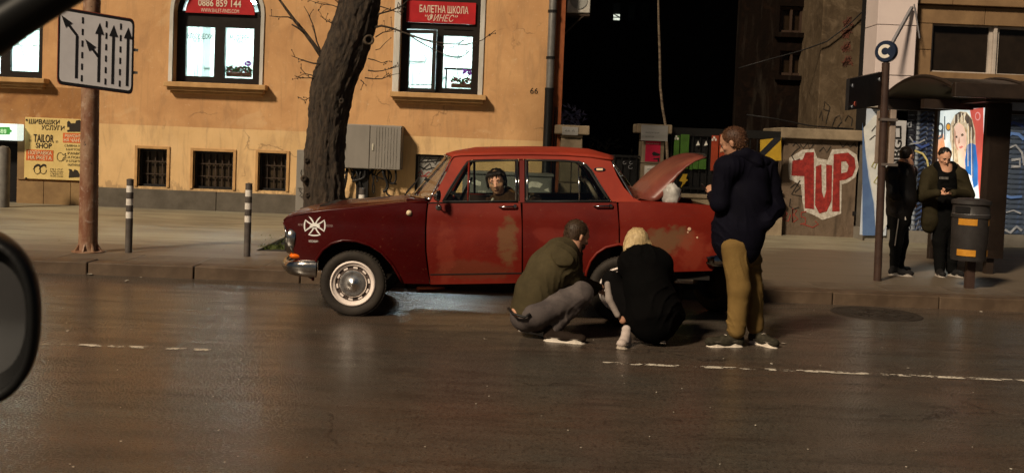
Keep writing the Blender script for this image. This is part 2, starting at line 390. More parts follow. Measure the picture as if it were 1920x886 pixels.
for pts in ([(70, 644), (240, 650), (412, 657)], [(1130, 680), (1320, 688), (1500, 695), (1700, 704), (1930, 714)]):
    g = G(); rows = []
    for p in pts:
        c = gr(*p); rows.append([(c.x, c.y - .034, .004), (c.x, c.y + .034, .004)])
    g.grid(rows); g.f = [f[::-1] for f in g.f]
    o = obj('lane_marking', g, lm); o['kind'] = 'structure'
# wind-blown leaves and butts on the pavement
g = G(); random.seed(29)
for i in range(150):
    c = gr(random.uniform(20, 1900), random.uniform(395, 560), KZ - .008)
    if c.y < KY0 + .05 or c.y > YF - .1: continue
    s = random.uniform(.006, .022); a = random.random() * 6.3; d = Vector((math.cos(a), math.sin(a), 0)) * s; n = Vector((-d.y, d.x, 0)) * .5; u_ = Vector((0, 0, .004))
    g.add([c - d + u_, c + n + u_ * 2, c + d + u_, c - n + u_], [(0, 1, 2, 3)])
o = obj('dry_leaves', g, M('dry leaf', (.30, .24, .15), (.10, .06, .03), 40, .8)); o['kind'] = 'stuff'; props(o, 'dry leaf scraps scattered over the pavement', 'leaves')
# manhole cover
c = gr(1643, 588); g = G()
g.lathe(c, (0, 0, 1), [(.001, .004), (.10, .004), (.10, .009), (.14, .009), (.14, .004), (.20, .004), (.20, .009), (.25, .009), (.25, .004), (.31, .004), (.32, .009), (.36, .009), (.37, .003), (.40, .003), (.41, .008), (.46, .008), (.47, 0)], 40)
for k in range(20):
    a = k * PI / 10; d = Vector((math.cos(a), math.sin(a), 0)); g.bar(c + d * .11 + Vector((0, 0, .006)), c + d * .35 + Vector((0, 0, .006)), .012, .008)
o = obj('manhole_cover', g, M('worn cast iron', (.040, .032, .026), (.024, .019, .015), 6, .55, .1, bs=.3)); props(o, 'round cast iron manhole cover sunk in the road by the kerb', 'manhole cover')
# litter specks
g = G(); random.seed(11)
for px, py, r in ([(910, 636, .018), (238, 527, .025), (264, 520, .015), (168, 515, .04), (466, 524, .02), (127, 620, .018), (1546, 568, .03), (1427, 556, .05), (1470, 644, .02), (1703, 576, .03), (1840, 584, .02), (1447, 682, .012), (1703, 690, .015), (1555, 440, .02)] +
                  [(random.uniform(60, 1900), random.uniform(600, 880), random.uniform(.003, .007)) for i in range(60)] +
                  [(random.uniform(60, 1900), 525 + random.uniform(0, 60), random.uniform(.004, .010)) for i in range(45)]):
    z = .003; c = gr(px, py, z)
    if c.y > KY0 - .02 : continue
    n = random.randint(4, 6); a0 = random.random() * 6
    pts = [c + Vector((math.cos(a0 + 6.283 * k / n) * r * random.uniform(.6, 1.2), math.sin(a0 + 6.283 * k / n) * r * random.uniform(.6, 1.2), random.uniform(0, r * .5))) for k in range(n)]
    g.ngon(pts, (0, 0, .003))
o = obj('litter', g, M('scrap paper', (.55, .50, .42), (.4, .34, .27), 9, .8)); o['kind'] = 'stuff'; props(o, 'scattered scraps of paper and grit on the road', 'litter')
# ================================================================== ochre apartment building
XL, XR = -24.0, at(1053, 150, YF).x
bld = thing('apartment_building', (0, YF, .13), 'ochre rendered apartment building with arched and square lit windows behind the red car', 'building')
def hole(x0, y0, x1, y1): a, b, c, d = rect(x0, y0, x1, y1, YF); return [(a, c), (b, c), (b, d), (a, d)]
low_w = [(258, 279, 313, 350), (362, 284, 437, 355), (484, 287, 537, 358), (778, 290, 850, 377)]
up_w = [(-30, 2, 80, 146), (752, -90, 900, 178)]
ax0, ax1, az0, _ = rect(325, 10, 488, 158, YF); azc = at(406, 22, YF).z; acx = (ax0 + ax1) / 2; ar = (ax1 - ax0) / 2
arch = [(ax0, az0), (ax1, az0)] + [(acx + ar * math.cos(a), azc + ar * .85 * math.sin(a)) for a in [PI * k / 16 for k in range(0, 17)]]
door = hole(-60, 262, 32, 389)
holes = [hole(*q) for q in low_w + up_w] + [arch, [(p[0], max(p[1], .10)) for p in door]]
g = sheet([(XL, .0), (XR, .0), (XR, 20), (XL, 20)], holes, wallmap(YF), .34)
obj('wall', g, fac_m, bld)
# flank wall towards the yard, back, roof
g = G(); g.box(XR - .3, XR, YF + .35, 34, .1, 20); g.box(XL, XR, 34, 34.3, .1, 20); g.box(XL - .3, XL, YF, 34, .1, 20)
obj('flank_wall', g, M('brown render', (.22, .10, .045), (.14, .06, .028), 2, .85, bs=.3), bld)
g = G(); g.box(XL - .3, XR + .35, YF - .5, 34.5, 20, 20.4); obj('roof', g, plinth_m, bld)
a, b, c, d = rect(1046, 0, 1062, 240, YF - .04)
g = G(); g.box(XR - .14, XR + .02, YF - .035, YF + .01, .13, 19.9); obj('corner_strip', g, M('red brown render', (.28, .085, .03), (.19, .055, .02), 4, .85, bs=.3), bld)
# plinth slabs with joints
zt = at(370, 357, YF - .05).z
xx = at(182, 370, YF - .05).x
while xx < at(556, 380, YF).x - .1:
    L = at(556, 380, YF).x - at(403, 380, YF).x
    g = G(); g.box(xx, min(xx + 2.3, at(556, 380, YF).x), YF - .06, YF, .0, zt - .012)
    obj('plinth_slab', g, plinth_m, bld, bevel=.008); xx += 2.31
g = G(); g.box(at(640, 380, YF).x, XR - .2, YF - .06, YF, .0, zt - .03); obj('plinth_slab', g, plinth_m, bld, bevel=.008)
tile_m = M('ochre wall tile', (.27, .17, .075), (.18, .11, .05), 2.5, .7, bs=.3)
x0 = at(33, 360, YF).x; zz = at(100, 338, YF).z
for k in range(3):
    g = G(); g.box(x0 + k * .52, x0 + k * .52 + .512, YF - .03, YF, .0, zz - .03); obj('plinth_slab', g, tile_m, bld, bevel=.005)
g = G(); g.box(x0, x0 + .16, YF - .035, YF, zz, at(35, 262, YF).z); obj('jamb_tile', g, tile_m, bld)
# sills, surrounds, mouldings
def sill(x0, y0, x1, y1):
    a, b, c, d = rect(x0, y0, x1, y1, YF - .2); m_ = (c + d) / 2
    g = G(); g.box(a, b, YF - .24, YF + .1, m_, d); g.box(a + .05, b - .05, YF - .17, YF, c + .03, m_ - .001); g.box(a + .09, b - .09, YF - .10, YF, c - .02, c + .029)
    obj('sill', g, trim_m, bld, bevel=.012)
sill(307, 156, 498, 175); sill(731, 175, 911, 194); sill(-40, 145, 84, 163)
for q in low_w[:3]:
    a, b, c, d = rect(*q, YF); g = G(); t = .055
    for (p0, p1, q0, q1) in ((a - t, a, c, d + t), (b, b + t, c, d + t), (a, b, d, d + t)): g.box(p0, p1, YF - .025, YF + .05, q0, q1)
    obj('surround', g, trim_m, bld, bevel=.006)
# reveals (white splayed render inside the big windows)
a, b, c, d = rect(740, -90, 909, 178, YF)
g = G(); g.box(a, rect(752, -90, 900, 178, YF)[0], YF - .03, YF + .05, c, d); g.box(rect(752, -90, 900, 178, YF)[1], b, YF - .03, YF + .05, c, d)
obj('reveal', g, white_m, bld, bevel=.01)
a, b, c, d = rect(318, 0, 494, 158, YF); o_ = [(a, c), (ax0 + .0, c)]
ro = [(acx + (b - a) / 2 * math.cos(t), azc + (b - a) / 2 * .88 * math.sin(t)) for t in [PI * k / 16 for k in range(17)]]
g = sheet([(b, c)] + ro + [(a, c), (ax0, c)] + arch[2:][::-1] + [(ax1, c)], [], wallmap(YF - .03), .08)
obj('reveal', g, white_m, bld)
# ---- lit windows
wlit = bpy.data.materials.new('lit curtain'); wlit.use_nodes = True; nt = wlit.node_tree; b_ = nt.nodes['Principled BSDF']; co = tex_coord(nt)
n1 = nz(nt, co, 3, 3, .5, .3, (5, 1, .35)); n2 = nz(nt, co, 1.3, 3, .5, .5)
cc = mixc(nt, ramp(nt, n1, .42, .66), (.80, 1, .92), (.065, .092, .084)); cc = mixc(nt, ramp(nt, n2, .55, .62), cc, (.085, .115, .105))
nt.links.new(cc, b_.inputs['Base Color']); nt.links.new(cc, b_.inputs['Emission Color']); b_.inputs['Emission Strength'].default_value = 8
def mat_sheer():
    m, nt, b = new_mat('sheer curtain'); co = tex_coord(nt); b.inputs['Base Color'].default_value = (.75, .85, .78, 1); t = nt.nodes.new('ShaderNodeBsdfTranslucent'); mx = nt.nodes.new('ShaderNodeMixShader'); tr = nt.nodes.new('ShaderNodeBsdfTransparent'); m2 = nt.nodes.new('ShaderNodeMixShader')
    c = mixc(nt, ramp(nt, nz(nt, co, 3, 3, .5, .3, (6, 1, .3)), .4, .65), (.9, 1, .94), (.5, .6, .55)); nt.links.new(c, t.inputs[0]); mx.inputs[0].default_value = .75; m2.inputs[0].default_value = .22
    nt.links.new(b.outputs[0], mx.inputs[1]); nt.links.new(t.outputs[0], mx.inputs[2]); nt.links.new(mx.outputs[0], m2.inputs[1]); nt.links.new(tr.outputs[0], m2.inputs[2]); nt.links.new(m2.outputs[0], nt.nodes['Material Output'].inputs[0]); return m
sheer = mat_sheer(); rwall = M('white room paint', (.30, .34, .315), (.25, .29, .265), 1, .8); lampm = M('ceiling lamp glow', (.80, .93, 1.0), None, 1, .5, emit=120)
def room(x0, x1, win, zc=4.62, zfl=1.6, dep=3.9, nl=1):
    g = G(); y0, y1 = YF + .36, YF + .36 + dep
    for q in (((x0, y1, zfl), (x1, y1, zfl), (x1, y1, zc), (x0, y1, zc)), ((x0, y0, zfl), (x0, y1, zfl), (x0, y1, zc), (x0, y0, zc)), ((x1, y1, zfl), (x1, y0, zfl), (x1, y0, zc), (x1, y1, zc)), ((x0, y0, zc), (x0, y1, zc), (x1, y1, zc), (x1, y0, zc)), ((x0, y0, zfl), (x1, y0, zfl), (x1, y1, zfl), (x0, y1, zfl))): g.add(q, [(0, 1, 2, 3)])
    obj('room_shell', g, rwall, win)
    g = G(); xm = (x0 + x1) / 2; g.box(xm - .55, xm + .55, y0 + 1.6, y0 + 3.0, zc - .06, zc - .02); obj('ceiling_lamp', g, lampm, win)
    g = G(); g.box(x0 + .02, x1 - .02, y1 - .05, y1 - .01, zfl + 1.55, zfl + 1.6); obj('dado_rail', g, M('grey rail', (.3, .33, .31)), win)
    for k in range(3): x = x0 + (x1 - x0) * (k + .7) / 3.4; z = zfl + 1.9 + .15 * (k % 2); obj('wall_picture', G().box(x - .22, x + .22, y1 - .04, y1 - .01, z, z + .5), M('framed picture', (.16, .2, .19), (.4, .45, .42), 5, .6), win)
wroom = M('lit room wall', (.85, .95, .86), (.72, .84, .74), 1.2, .8, emit=1.0)
wcurt = M('lit folded curtain', (.70, .82, .72), (.45, .58, .50), 2, .8, emit=1.1, stretch=(8, 1, .3))
YW = YF + .22
def bars_frame(a, b, c, d, t, Y, dep=.07):
    g = G(); g.box(a, a + t, Y, Y + dep, c, d); g.box(b - t, b, Y, Y + dep, c, d); g.box(a + t, b - t, Y, Y + dep, c, c + t); g.box(a + t, b - t, Y, Y + dep, d - t, d); return g
frame_m = M('dark brown window frame', (.018, .014, .012), None, 8, .35)
pane_m = glass('window glass', (.97, 1, .98), .6)
def curtain(a, b, c, d, Y, mat, parent, folds=9, amp=.02, name='curtain'):
    rows = []
    n = folds * 8
    for i in range(n + 1):
        x = a + (b - a) * i / n; y = Y + amp * math.sin(i / n * folds * 2 * PI + math.sin(i * .35)) ; rows.append([(x, y, c), (x, y + .003 * i % 3, (c + d) / 2), (x, y, d)])
    g = G(); g.grid(rows); return obj(name, g, mat, parent, smooth=True)
# arched window
wf = G(); k0, k1, l0, l1 = ax0, ax1, az0, azc
tr = at(406, 30, YW).z; tb = at(410, 62, YW).z
def pxz(py, px=410): return at(px, py, YW).z
def pxx(px, py=100): return at(px, py, YW).x
for (x0, x1, y0, y1) in ((325, 348, 28, 160), (402, 421, 50, 160), (475, 489, 28, 160)):
    wf.box(pxx(x0), pxx(x1), YW, YW + .09, pxz(y1, (x0 + x1) / 2), pxz(y0, (x0 + x1) / 2))
for (x0, x1, y0, y1) in ((330, 402, 21, 50), (421, 484, 22, 53), (402, 421, 21, 50), (348, 402, 143, 160), (421, 475, 147, 162)):
    wf.box(pxx(x0), pxx(x1), YW + .002, YW + .088, pxz(y1, (x0 + x1) / 2), pxz(y0, (x0 + x1) / 2))
win = obj('window', wf, frame_m, bld)
ga = G(); t0 = .10
o1 = [(acx + ar * math.cos(t), azc - .02 + ar * .85 * math.sin(t)) for t in [PI * k / 20 for k in range(21)]]
o2 = [(acx + (ar - t0) * math.cos(t), azc - .02 + (ar * .85 - t0) * math.sin(t)) for t in [PI * k / 20 for k in range(21)]]
ga = sheet(o1 + o2[::-1], [], wallmap(YW - .012), .08); obj('arch_frame', ga, frame_m, win)
g = G(); g.box(pxx(340), pxx(402), YW + .05, YW + .056, pxz(146, 375), pxz(48, 375)); obj('pane', g, pane_m, win)
g = G(); g.box(pxx(421), pxx(482), YW + .05, YW + .056, pxz(150, 448), pxz(50, 448)); obj('pane', g, pane_m, win)
room(pxx(322) - .6, pxx(492) + .6, win); curtain(pxx(345), pxx(372), pxz(160), pxz(45), YW + .2, sheer, win, 4); curtain(pxx(388), pxx(404), pxz(160), pxz(45), YW + .2, sheer, win, 3); curtain(pxx(420), pxx(482), pxz(112), pxz(45), YW + .2, sheer, win, 8, .012)

ink = M('black ink', (.015, .015, .015), None, 5, .6)
textpx('КЛАСИЧЕСКИ', ink, win, 352, 63, 398, 73, YW + .04, thick=0, bold=.02); textpx('БАЛЕТ', ink, win, 362, 72, 384, 80, YW + .04, thick=0, bold=.02)
textpx('МОДЕРЕН', ink, win, 431, 66, 467, 76, YW + .04, thick=0, bold=.02); textpx('ТАНЦ', ink, win, 438, 75, 460, 83, YW + .04, thick=0, bold=.02)
red_m = M('red sign board', (.42, .014, .018), (.32, .008, .012), 3, .5); let_m = M('pale lettering', (.72, .62, .50), None, 5, .6)
o3 = [(acx + (ar - .17) * math.cos(t), azc - .02 + (ar * .85 - .14) * math.sin(t)) for t in [PI * k / 16 for k in range(17)]]
sg = obj('signboard', sheet(o3, [], wallmap(YW - .06), .04), red_m); props(sg, 'half-round red sign with a phone number in the arched window', 'sign')
textpx('0886 859 144', let_m, sg, 372, 0, 452, 13, YW - .066, bold=.01); textpx('WWW.BALET-FINES.COM', let_m, sg, 377, 17, 448, 24, YW - .066)
# square right window
def wx(px): return at(px, 80, YW).x
wf = G()
for (x0, x1, y0, y1) in ((752, 762, -90, 180), (819, 832, 50, 180), (886, 900, -90, 180)):
    wf.box(wx(x0), wx(x1), YW, YW + .09, pxz(y1, (x0 + x1) / 2), pxz(y0, (x0 + x1) / 2))
for (x0, x1, y0, y1) in ((762, 886, -10, 6), (762, 886, 44, 56), (762, 819, 168, 180), (832, 886, 166, 180), (832, 886, 56, 68)):
    wf.box(wx(x0), wx(x1), YW + .002, YW + .088, pxz(y1, (x0 + x1) / 2), pxz(y0, (x0 + x1) / 2))
win2 = obj('window', wf, frame_m, bld)
# open casement, hinged left and swung a little outwards
hx, hz0, hz1 = wx(762), pxz(172, 790), pxz(57, 790); cw = .60; an = math.radians(-13)
def cas(u, v, d): return Vector((hx + u * math.cos(an) - d * math.sin(an), YW - .01 + u * math.sin(an) + d * math.cos(an), v))
cg = G(); t = .065
for (p0, p1, q0, q1) in ((0, t, hz0, hz1), (cw - t, cw, hz0, hz1), (t, cw - t, hz0, hz0 + t), (t, cw - t, hz1 - t, hz1), (t, cw - t, hz0 + t + .06, hz0 + t + .075)):
    cg.add([cas(u, v, d) for u in (p0, p1) for d in (0, .05) for v in (q0, q1)], [(0, 1, 3, 2), (4, 6, 7, 5), (0, 4, 5, 1), (2, 3, 7, 6), (0, 2, 6, 4), (1, 5, 7, 3)])
obj('casement', cg, frame_m, win2)
g = G(); g.add([cas(t, hz0 + t, .03), cas(cw - t, hz0 + t, .03), cas(cw - t, hz1 - t, .03), cas(t, hz1 - t, .03)], [(0, 1, 2, 3)]); obj('pane', g, pane_m, win2)
g = G(); g.box(wx(832), wx(886), YW + .05, YW + .056, pxz(167, 860), pxz(67, 860)); obj('pane', g, pane_m, win2)
room(wx(745) - .6, wx(905) + .6, win2)
curtain(wx(766), wx(814), pxz(178, 790), pxz(124, 790), YW + .35, sheer, win2, 7); curtain(wx(838), wx(890), pxz(178, 860), pxz(128, 860), YW + .35, sheer, win2, 5)
g = G(); g.box(wx(833), wx(886), YW + .25, YW + .27, pxz(130, 860), pxz(126, 860)); g.box(wx(836), wx(839), YW + .25, YW + .27, pxz(170, 860), pxz(130, 860)); obj('curtain_rail', g, frame_m, win2)
# thin line ornament on the panes
orn = M('grey etched drawing', (.25, .28, .25), None, 5, .7)
for pts in ([(768, 120), (782, 119), (794, 116), (799, 110), (795, 104)], [(799, 112), (793, 125), (785, 142), (783, 145)], [(791, 96), (797, 106), (803, 116)], [(845, 112), (858, 118), (870, 121), (880, 124)], [(844, 106), (850, 97), (856, 100)], [(850, 115), (856, 130), (860, 145)]):
    stroke('pane_drawing', pts, 1.2, YW + .04, orn, win2)
sg = obj('signboard', G().box(wx(761), wx(890), YW - .05, YW - .01, pxz(44, 825), pxz(4, 825)), red_m); props(sg, 'rectangular red sign with pale letters above the open window', 'sign')
textpx('БАЛЕТНА ШКОЛА', let_m, sg, 787, 11, 878, 25, YW - .052, bold=.012); textpx('“ФИНЕС”', let_m, sg, 797, 27, 858, 41, YW - .052, shear=.35)
# left window
wf = bars_frame(*rect(-30, 2, 80, 146, YW), .07, YW)
for x in (8, 14): pass
a, b, c, d = rect(-30, 2, 80, 146, YW); wf.box(at(2, 70, YW).x, at(20, 70, YW).x, YW + .002, YW + .088, c + .07, d - .07); wf.box(at(20, 70, YW).x, b - .07, YW + .004, YW + .08, c + .07, c + .14)
win3 = obj('window', wf, frame_m, bld)
g = G(); g.box(at(18, 70, YW).x, b - .05, YW + .05, YW + .056, c + .05, d - .05); obj('pane', g, pane_m, win3)
room(a - .5, b + .5, win3); curtain(b - .55, b - .05, c, d, YW + .2, sheer, win3, 5)
for k in range(2):
    g = G(); z = at(45, 55 + 30 * k, YW).z; g.box(at(18, 70, YW).x, b - .07, YW + .1, YW + .12, z, z + .02); obj('blind_rail', g, white_m, win3)
for pts in ([(30, 45), (38, 58), (30, 72), (40, 90), (45, 105)], [(50, 40), (44, 55), (52, 66)], [(35, 75), (48, 70), (52, 80)], [(60, 110), (66, 96), (62, 80)]): stroke('pane_drawing', pts, 1.3, YW + .04, orn, win3)
# basement windows with bars
for i, q in enumerate(low_w[:3]):
    a, b, c, d = rect(*q, YF)
    o = obj('basement_window', bars_frame(a, b, c, d, .05, YF + .1, .04), black_m, bld)
    g = G(); g.box(a, b, YF + .22, YF + .24, c, d); obj('pane', g, M('sooty glass', (.02, .015, .01), (.05, .035, .02), 6, .15), o)
    nb = [3, 5, 3][i]
    for k in range(nb):
        x = a + (b - a) * (k + 1) / (nb + 1); g = G(); g.bar((x, YF + .17, c + .04), (x, YF + .17, d - .04), .022); obj('bar', g, M('rusty bar', (.05, .03, .02), (.03, .02, .012), 20, .6), o)
    for k in range(2):
        z = c + (d - c) * (k + 1) / 3; g = G(); g.bar((a + .04, YF + .145, z), (b - .04, YF + .145, z), .02); obj('bar', g, M('rusty bar', (.05, .03, .02)), o)
# boarded window with scribbles
a, b, c, d = rect(778, 290, 850, 377, YF)
o = obj('boarded_window', bars_frame(a, b, c, d, .045, YF + .04, .05), black_m, bld)
g = G(); g.box(a, b, YF + .10, YF + .12, c, d); obj('board', g, M('grey board', (.27, .26, .24), (.20, .19, .17), 5, .7), o)
scr = M('black spray paint', (.015, .013, .013)); scr_r = M('red spray paint', (.35, .03, .025), (.24, .02, .02), 8, .7)
for pts in ([(788, 292), (786, 306), (798, 294), (796, 308), (806, 296), (816, 308), (824, 294), (830, 306)], [(786, 312), (800, 318), (812, 314), (826, 320)], [(790, 304), (812, 302), (836, 300)], [(792, 318), (806, 306), (812, 322), (822, 308)]): stroke('scribble', pts, 2, YF + .095, scr, o)
for pts in ([(782, 326), (790, 320), (794, 330), (804, 322), (812, 328)], [(784, 330), (808, 330)]): stroke('scribble', pts, 1.6, YF + .095, scr_r, o)
# number 66
textpx('66', ink, bld, 994, 165, 1009, 176, YF - .004)
# door at far left with dark opening, lit sign above, grey post
a, b, c, d = rect(-60, 262, 32, 389, YF); o = obj('shop_door', bars_frame(a, b, .0 + .1, d, .05, YF + .12, .05), black_m, bld); g = G(); g.box(a, b, YF + .2, YF + .22, .1, d); obj('pane', g, dark_m, o)
a, b, c, d = rect(-60, 231, 36, 262, YF - .2); o = obj('light_box', G().box(a, b, YF - .28, YF - .005, c, d), M('lit white sign face', (.78, .92, .86), (.7, .85, .8), 2, .5, emit=.85), bevel=.015)
props(o, 'glowing white box sign with a green symbol over the dark doorway at far left', 'sign')
obj('green_symbol', plate([(-20, 238), (18, 238), (19, 243), (22, 244), (22, 247), (19, 248), (18, 252), (-20, 252)], YF - .286, .004), M('green sign print', (.05, .30, .06), None, 4, .5, emit=.5), o)
textpx('888', M('pale green digits', (.6, .9, .6), None, 5, .5, emit=.5), o, -4, 242, 12, 250, YF - .294)
c = gr(4, 388, .13); g = G(); g.lathe((c.x, c.y, .13), (0, 0, 1), [(.12, 0), (.12, 1.05), (.09, 1.1), (.001, 1.12)], 20); o = obj('advertising_column', g, M('weathered grey post', (.2, .19, .17), (.13, .12, .11), 6, .6), smooth=40); o.name = 'door_post'; props(o, 'short grey round post in front of the dark doorway at far left', 'post')
# ---- tailor board
Yt = YF - .06; brd = obj('notice_board', G().box(*rect(46, 222, 170, 337, Yt)[:2], Yt, YF - .001, *rect(46, 222, 170, 337, Yt)[2:]), M('yellow printed board', (.66, .50, .20), (.58, .43, .16), 4, .5), bevel=.006)
props(brd, 'yellow tailor shop board behind the rusty pole', 'sign')
tk = Yt - .003; bk = M('dark print', (.03, .022, .015)); orr = M('orange print', (.62, .13, .03), None, 4, .6)
def tp(s, m_, x0, y0, x1, y1, **k): textpx(s, m_, brd, x0, y0, x1, y1, tk, thick=.003, **k)
tp('ШИВАШКИ', bk, 54, 224, 112, 233, bold=.012, shear=.1); tp('УСЛУГИ', bk, 78, 235, 121, 244, bold=.012, shear=.1)
tp('TAILOR', bk, 63, 252, 101, 267, bold=.02); tp('SHOP', bk, 67, 268, 97, 278, bold=.02); tp('*', bk, 54, 261, 59, 266); tp('*', bk, 104, 263, 109, 268)
for q in ((49, 281, 100, 301), (118, 250, 170, 268)): obj('print_block', G().box(*rect(*q, tk)[:2], tk - .002, tk + .001, *rect(*q, tk)[2:]), orr, brd)
lt = M('cream print', (.8, .68, .45)); 
def tq(s, x0, y0, x1, y1): textpx(s, lt, brd, x0, y0, x1, y1, tk - .004, thick=.003, bold=.01)
tq('ПОПРАВКА', 53, 283, 97, 290); tq('НА ЯКЕТА', 53, 292, 97, 299); tq('РЕМОНТ', 122, 252, 152, 258); tq('НА ЧАНТИ', 120, 260, 158, 266)
for i, s in enumerate(('СМЯНА НА', 'ЦИПОВЕ', 'РАМКИ', 'САЛОНИ', 'И СПОРТНИ', 'ЕКИПИРОВКИ')): tp(s, bk, 121 + (i % 3) * 3, 271 + i * 7.2, 156, 275.5 + i * 7.2)
for i, s in enumerate(('ПН-ПТ', '10.00-19.00', 'СЪБОТА', '10.00-14.00')):
    tp(s, bk, 94, 316 + i * 4.2, 118, 319 + i * 4.2)
# sewing machine, boot and faces as flat print
obj('machine_print', plate([(126, 247), (126, 244), (130, 243), (130, 238), (126, 238), (126, 229), (129, 226), (133, 231), (141, 231), (143, 226), (150, 225), (153, 231), (153, 247)], tk, .003), bk, brd)
obj('boot_print', plate([(129, 330), (130, 320), (128, 317), (134, 317), (137, 322), (140, 317), (146, 320), (150, 328), (150, 332), (129, 333)], tk, .003), bk, brd)
for cx in (71, 82): obj('hair_print', plate([(cx - 9, 318), (cx - 7, 311), (cx - 1, 307), (cx + 4, 308), (cx + 5, 312), (cx, 311), (cx - 6, 314)], tk, .003), bk, brd); stroke('face_print', ellp(cx - 1, 318, 6, 8, 14), 1, tk, bk, brd)
stroke('mug_print', ellp(113, 294, 6, 8, 14), 1, tk, bk, brd); stroke('mug_print', [(119, 290), (123, 287), (121, 299), (117, 301)], 1, tk, bk, brd)
for q in ((50, 225), (49, 334)): obj('screw', G().lathe(at(q[0], q[1], tk), (0, -1, 0), [(.02, 0), (.02, .01), (.001, .014)], 8), bk, brd)
# ---- downpipe
dp = thing('downpipe', at(1028, 281, YF - .14), 'zinc drainpipe with a black lower length at the corner of the ochre building', 'drainpipe')
def pc(px, py): return at(px, py, YF - .14)
xt, xm = pc(1039, 0), pc(1030, 170); g = G(); g.tube([(xm.x, xm.y, 12), (xm.x, xm.y, xm.z)], .075, 14); obj('zinc_pipe', g, M('zinc', (.30, .29, .27), (.20, .19, .18), 5, .4, .6), dp, smooth=40)
g = G(); g.tube([(xm.x, xm.y, xm.z + .01), (xm.x, xm.y, .35), (xm.x, xm.y - .1, .22)], .085, 14); obj('lower_pipe', g, black_m, dp, smooth=40)
for py in (22, 109, 168): z = pc(1030, py).z; g = G(); g.lathe((xm.x, xm.y, z - .02), (0, 0, 1), [(.075, 0), (.09, 0), (.09, .05), (.075, .05)], 14); g.bar((xm.x, xm.y, z), (xm.x, YF, z), .03); obj('bracket', g, black_m, dp)
for dx in (.13, .17): g = G(); g.tube([(xm.x + dx, YF - .04, xm.z - .3), (xm.x + dx, YF - .04, .2)], .012, 6); obj('cable', g, black_m, dp)
# ---- AC unit on the flank with bracket
a, b, c, d = rect(1072, -20, 1106, 26, YF + .5)
ac = thing('air_conditioner', ((a + b) / 2, YF + .5, c), 'white air conditioner unit on a bracket above the dark yard', 'air conditioner')
obj('casing', G().box(XR + .06, b, YF + .35, YF + .75, c, d), white_m, ac, bevel=.02)
g = G(); g.lathe(((XR + .06 + b) / 2, YF + .345, (c + d) / 2), (0, -1, 0), [(.17, 0), (.17, .01), (.14, .01), (.14, .002), (.02, .002)], 20); obj('fan_grille', g, M('grey plastic grille', (.3, .3, .28)), ac)
g = G(); g.bar((XR, YF + .4, c - .03), (b, YF + .4, c - .03), .04); g.bar((XR, YF + .4, c - .45), (b - .12, YF + .4, c - .04), .03); obj('bracket', g, M('rusty bar', (.12, .06, .035)), ac); g = G(); g.bar((XR, YF + .7, c - .03), (b, YF + .7, c - .03), .04); obj('bracket', g, M('rusty bar', (.12, .06, .035)), ac)
# ---- electric cabinets on the wall
ec = thing('electric_cabinet', at(698, 318, YF - .4), 'grey double-door electric cabinet on the ochre wall right of the tree', 'electric cabinet')
gm = M('grey painted steel', (.24, .22, .195), (.19, .175, .155), 2.5, .5, .1, stretch=(1, 1, .4))
Yc = YF - .42; a, b, c, d = rect(640, 234, 752, 317, Yc)
obj('casing', G().box(a, b, Yc + .02, YF - .002, c, d), gm, ec, bevel=.01)
mid = at(693, 275, Yc).x
for (p, q) in ((a + .01, mid - .006), (mid + .006, b - .01)):
    dd = obj('door', G().box(p, q, Yc, Yc + .018, c + .012, d - .012), gm, ec, bevel=.006)
    obj('handle', G().box(p + .04, p + .07, Yc - .02, Yc, (c + d) / 2 - .06, (c + d) / 2 + .06), M('pale handle', (.5, .47, .38)), dd, bevel=.004)
    if p > mid - .1:
        for k in range(8): x = p + .10 + k * .055; obj('rib', G().box(x, x + .018, Yc - .008, Yc, c + .04, d - .04), gm, dd)
random.seed(5)
for k in range(16):
    x0 = random.uniform(-.5, .35); x1 = x0 + random.uniform(-.25, .25); s = random.uniform(.15, .55); cx = at(690, 318, Yc).x
    pts = [Vector((cx + x0 + (x1 - x0) * t + .05 * math.sin(6 * t + k), YF - .25 + .1 * math.sin(k), c - math.sin(PI * t * (.5 if k % 2 else 1)) * s)) for t in [i / 8 for i in range(9)]]
    g = G(); g.tube(pts, .013 + .006 * (k % 3), 6); obj('cable', g, black_m, ec, smooth=True)
g = G(); g.box(at(672, 350, YF).x, at(694, 350, YF).x, YF - .3, YF - .15, .13, c); obj('conduit', g, black_m, ec)
# slim grey pillar box left of the tree
a, b, c, d = rect(556, 281, 580, 402, YF - .35); o = obj('pillar_box', G().box(a, b + .1, YF - .4, YF - .06, .13, d), gm, bevel=.01); props(o, 'slim grey cable pillar standing against the wall left of the tree trunk', 'cable pillar')
obj('box_door', G().box(a + .03, b + .07, YF - .415, YF - .4, c + .5, d - .05), gm, o, bevel=.004); stroke('scribble', [(563, 352), (561, 358), (567, 362), (562, 367), (567, 370)], 1.4, YF - .42, scr, o); stroke('scribble', [(566, 318), (564, 324), (566, 330)], 1.2, YF - .42, scr, o)
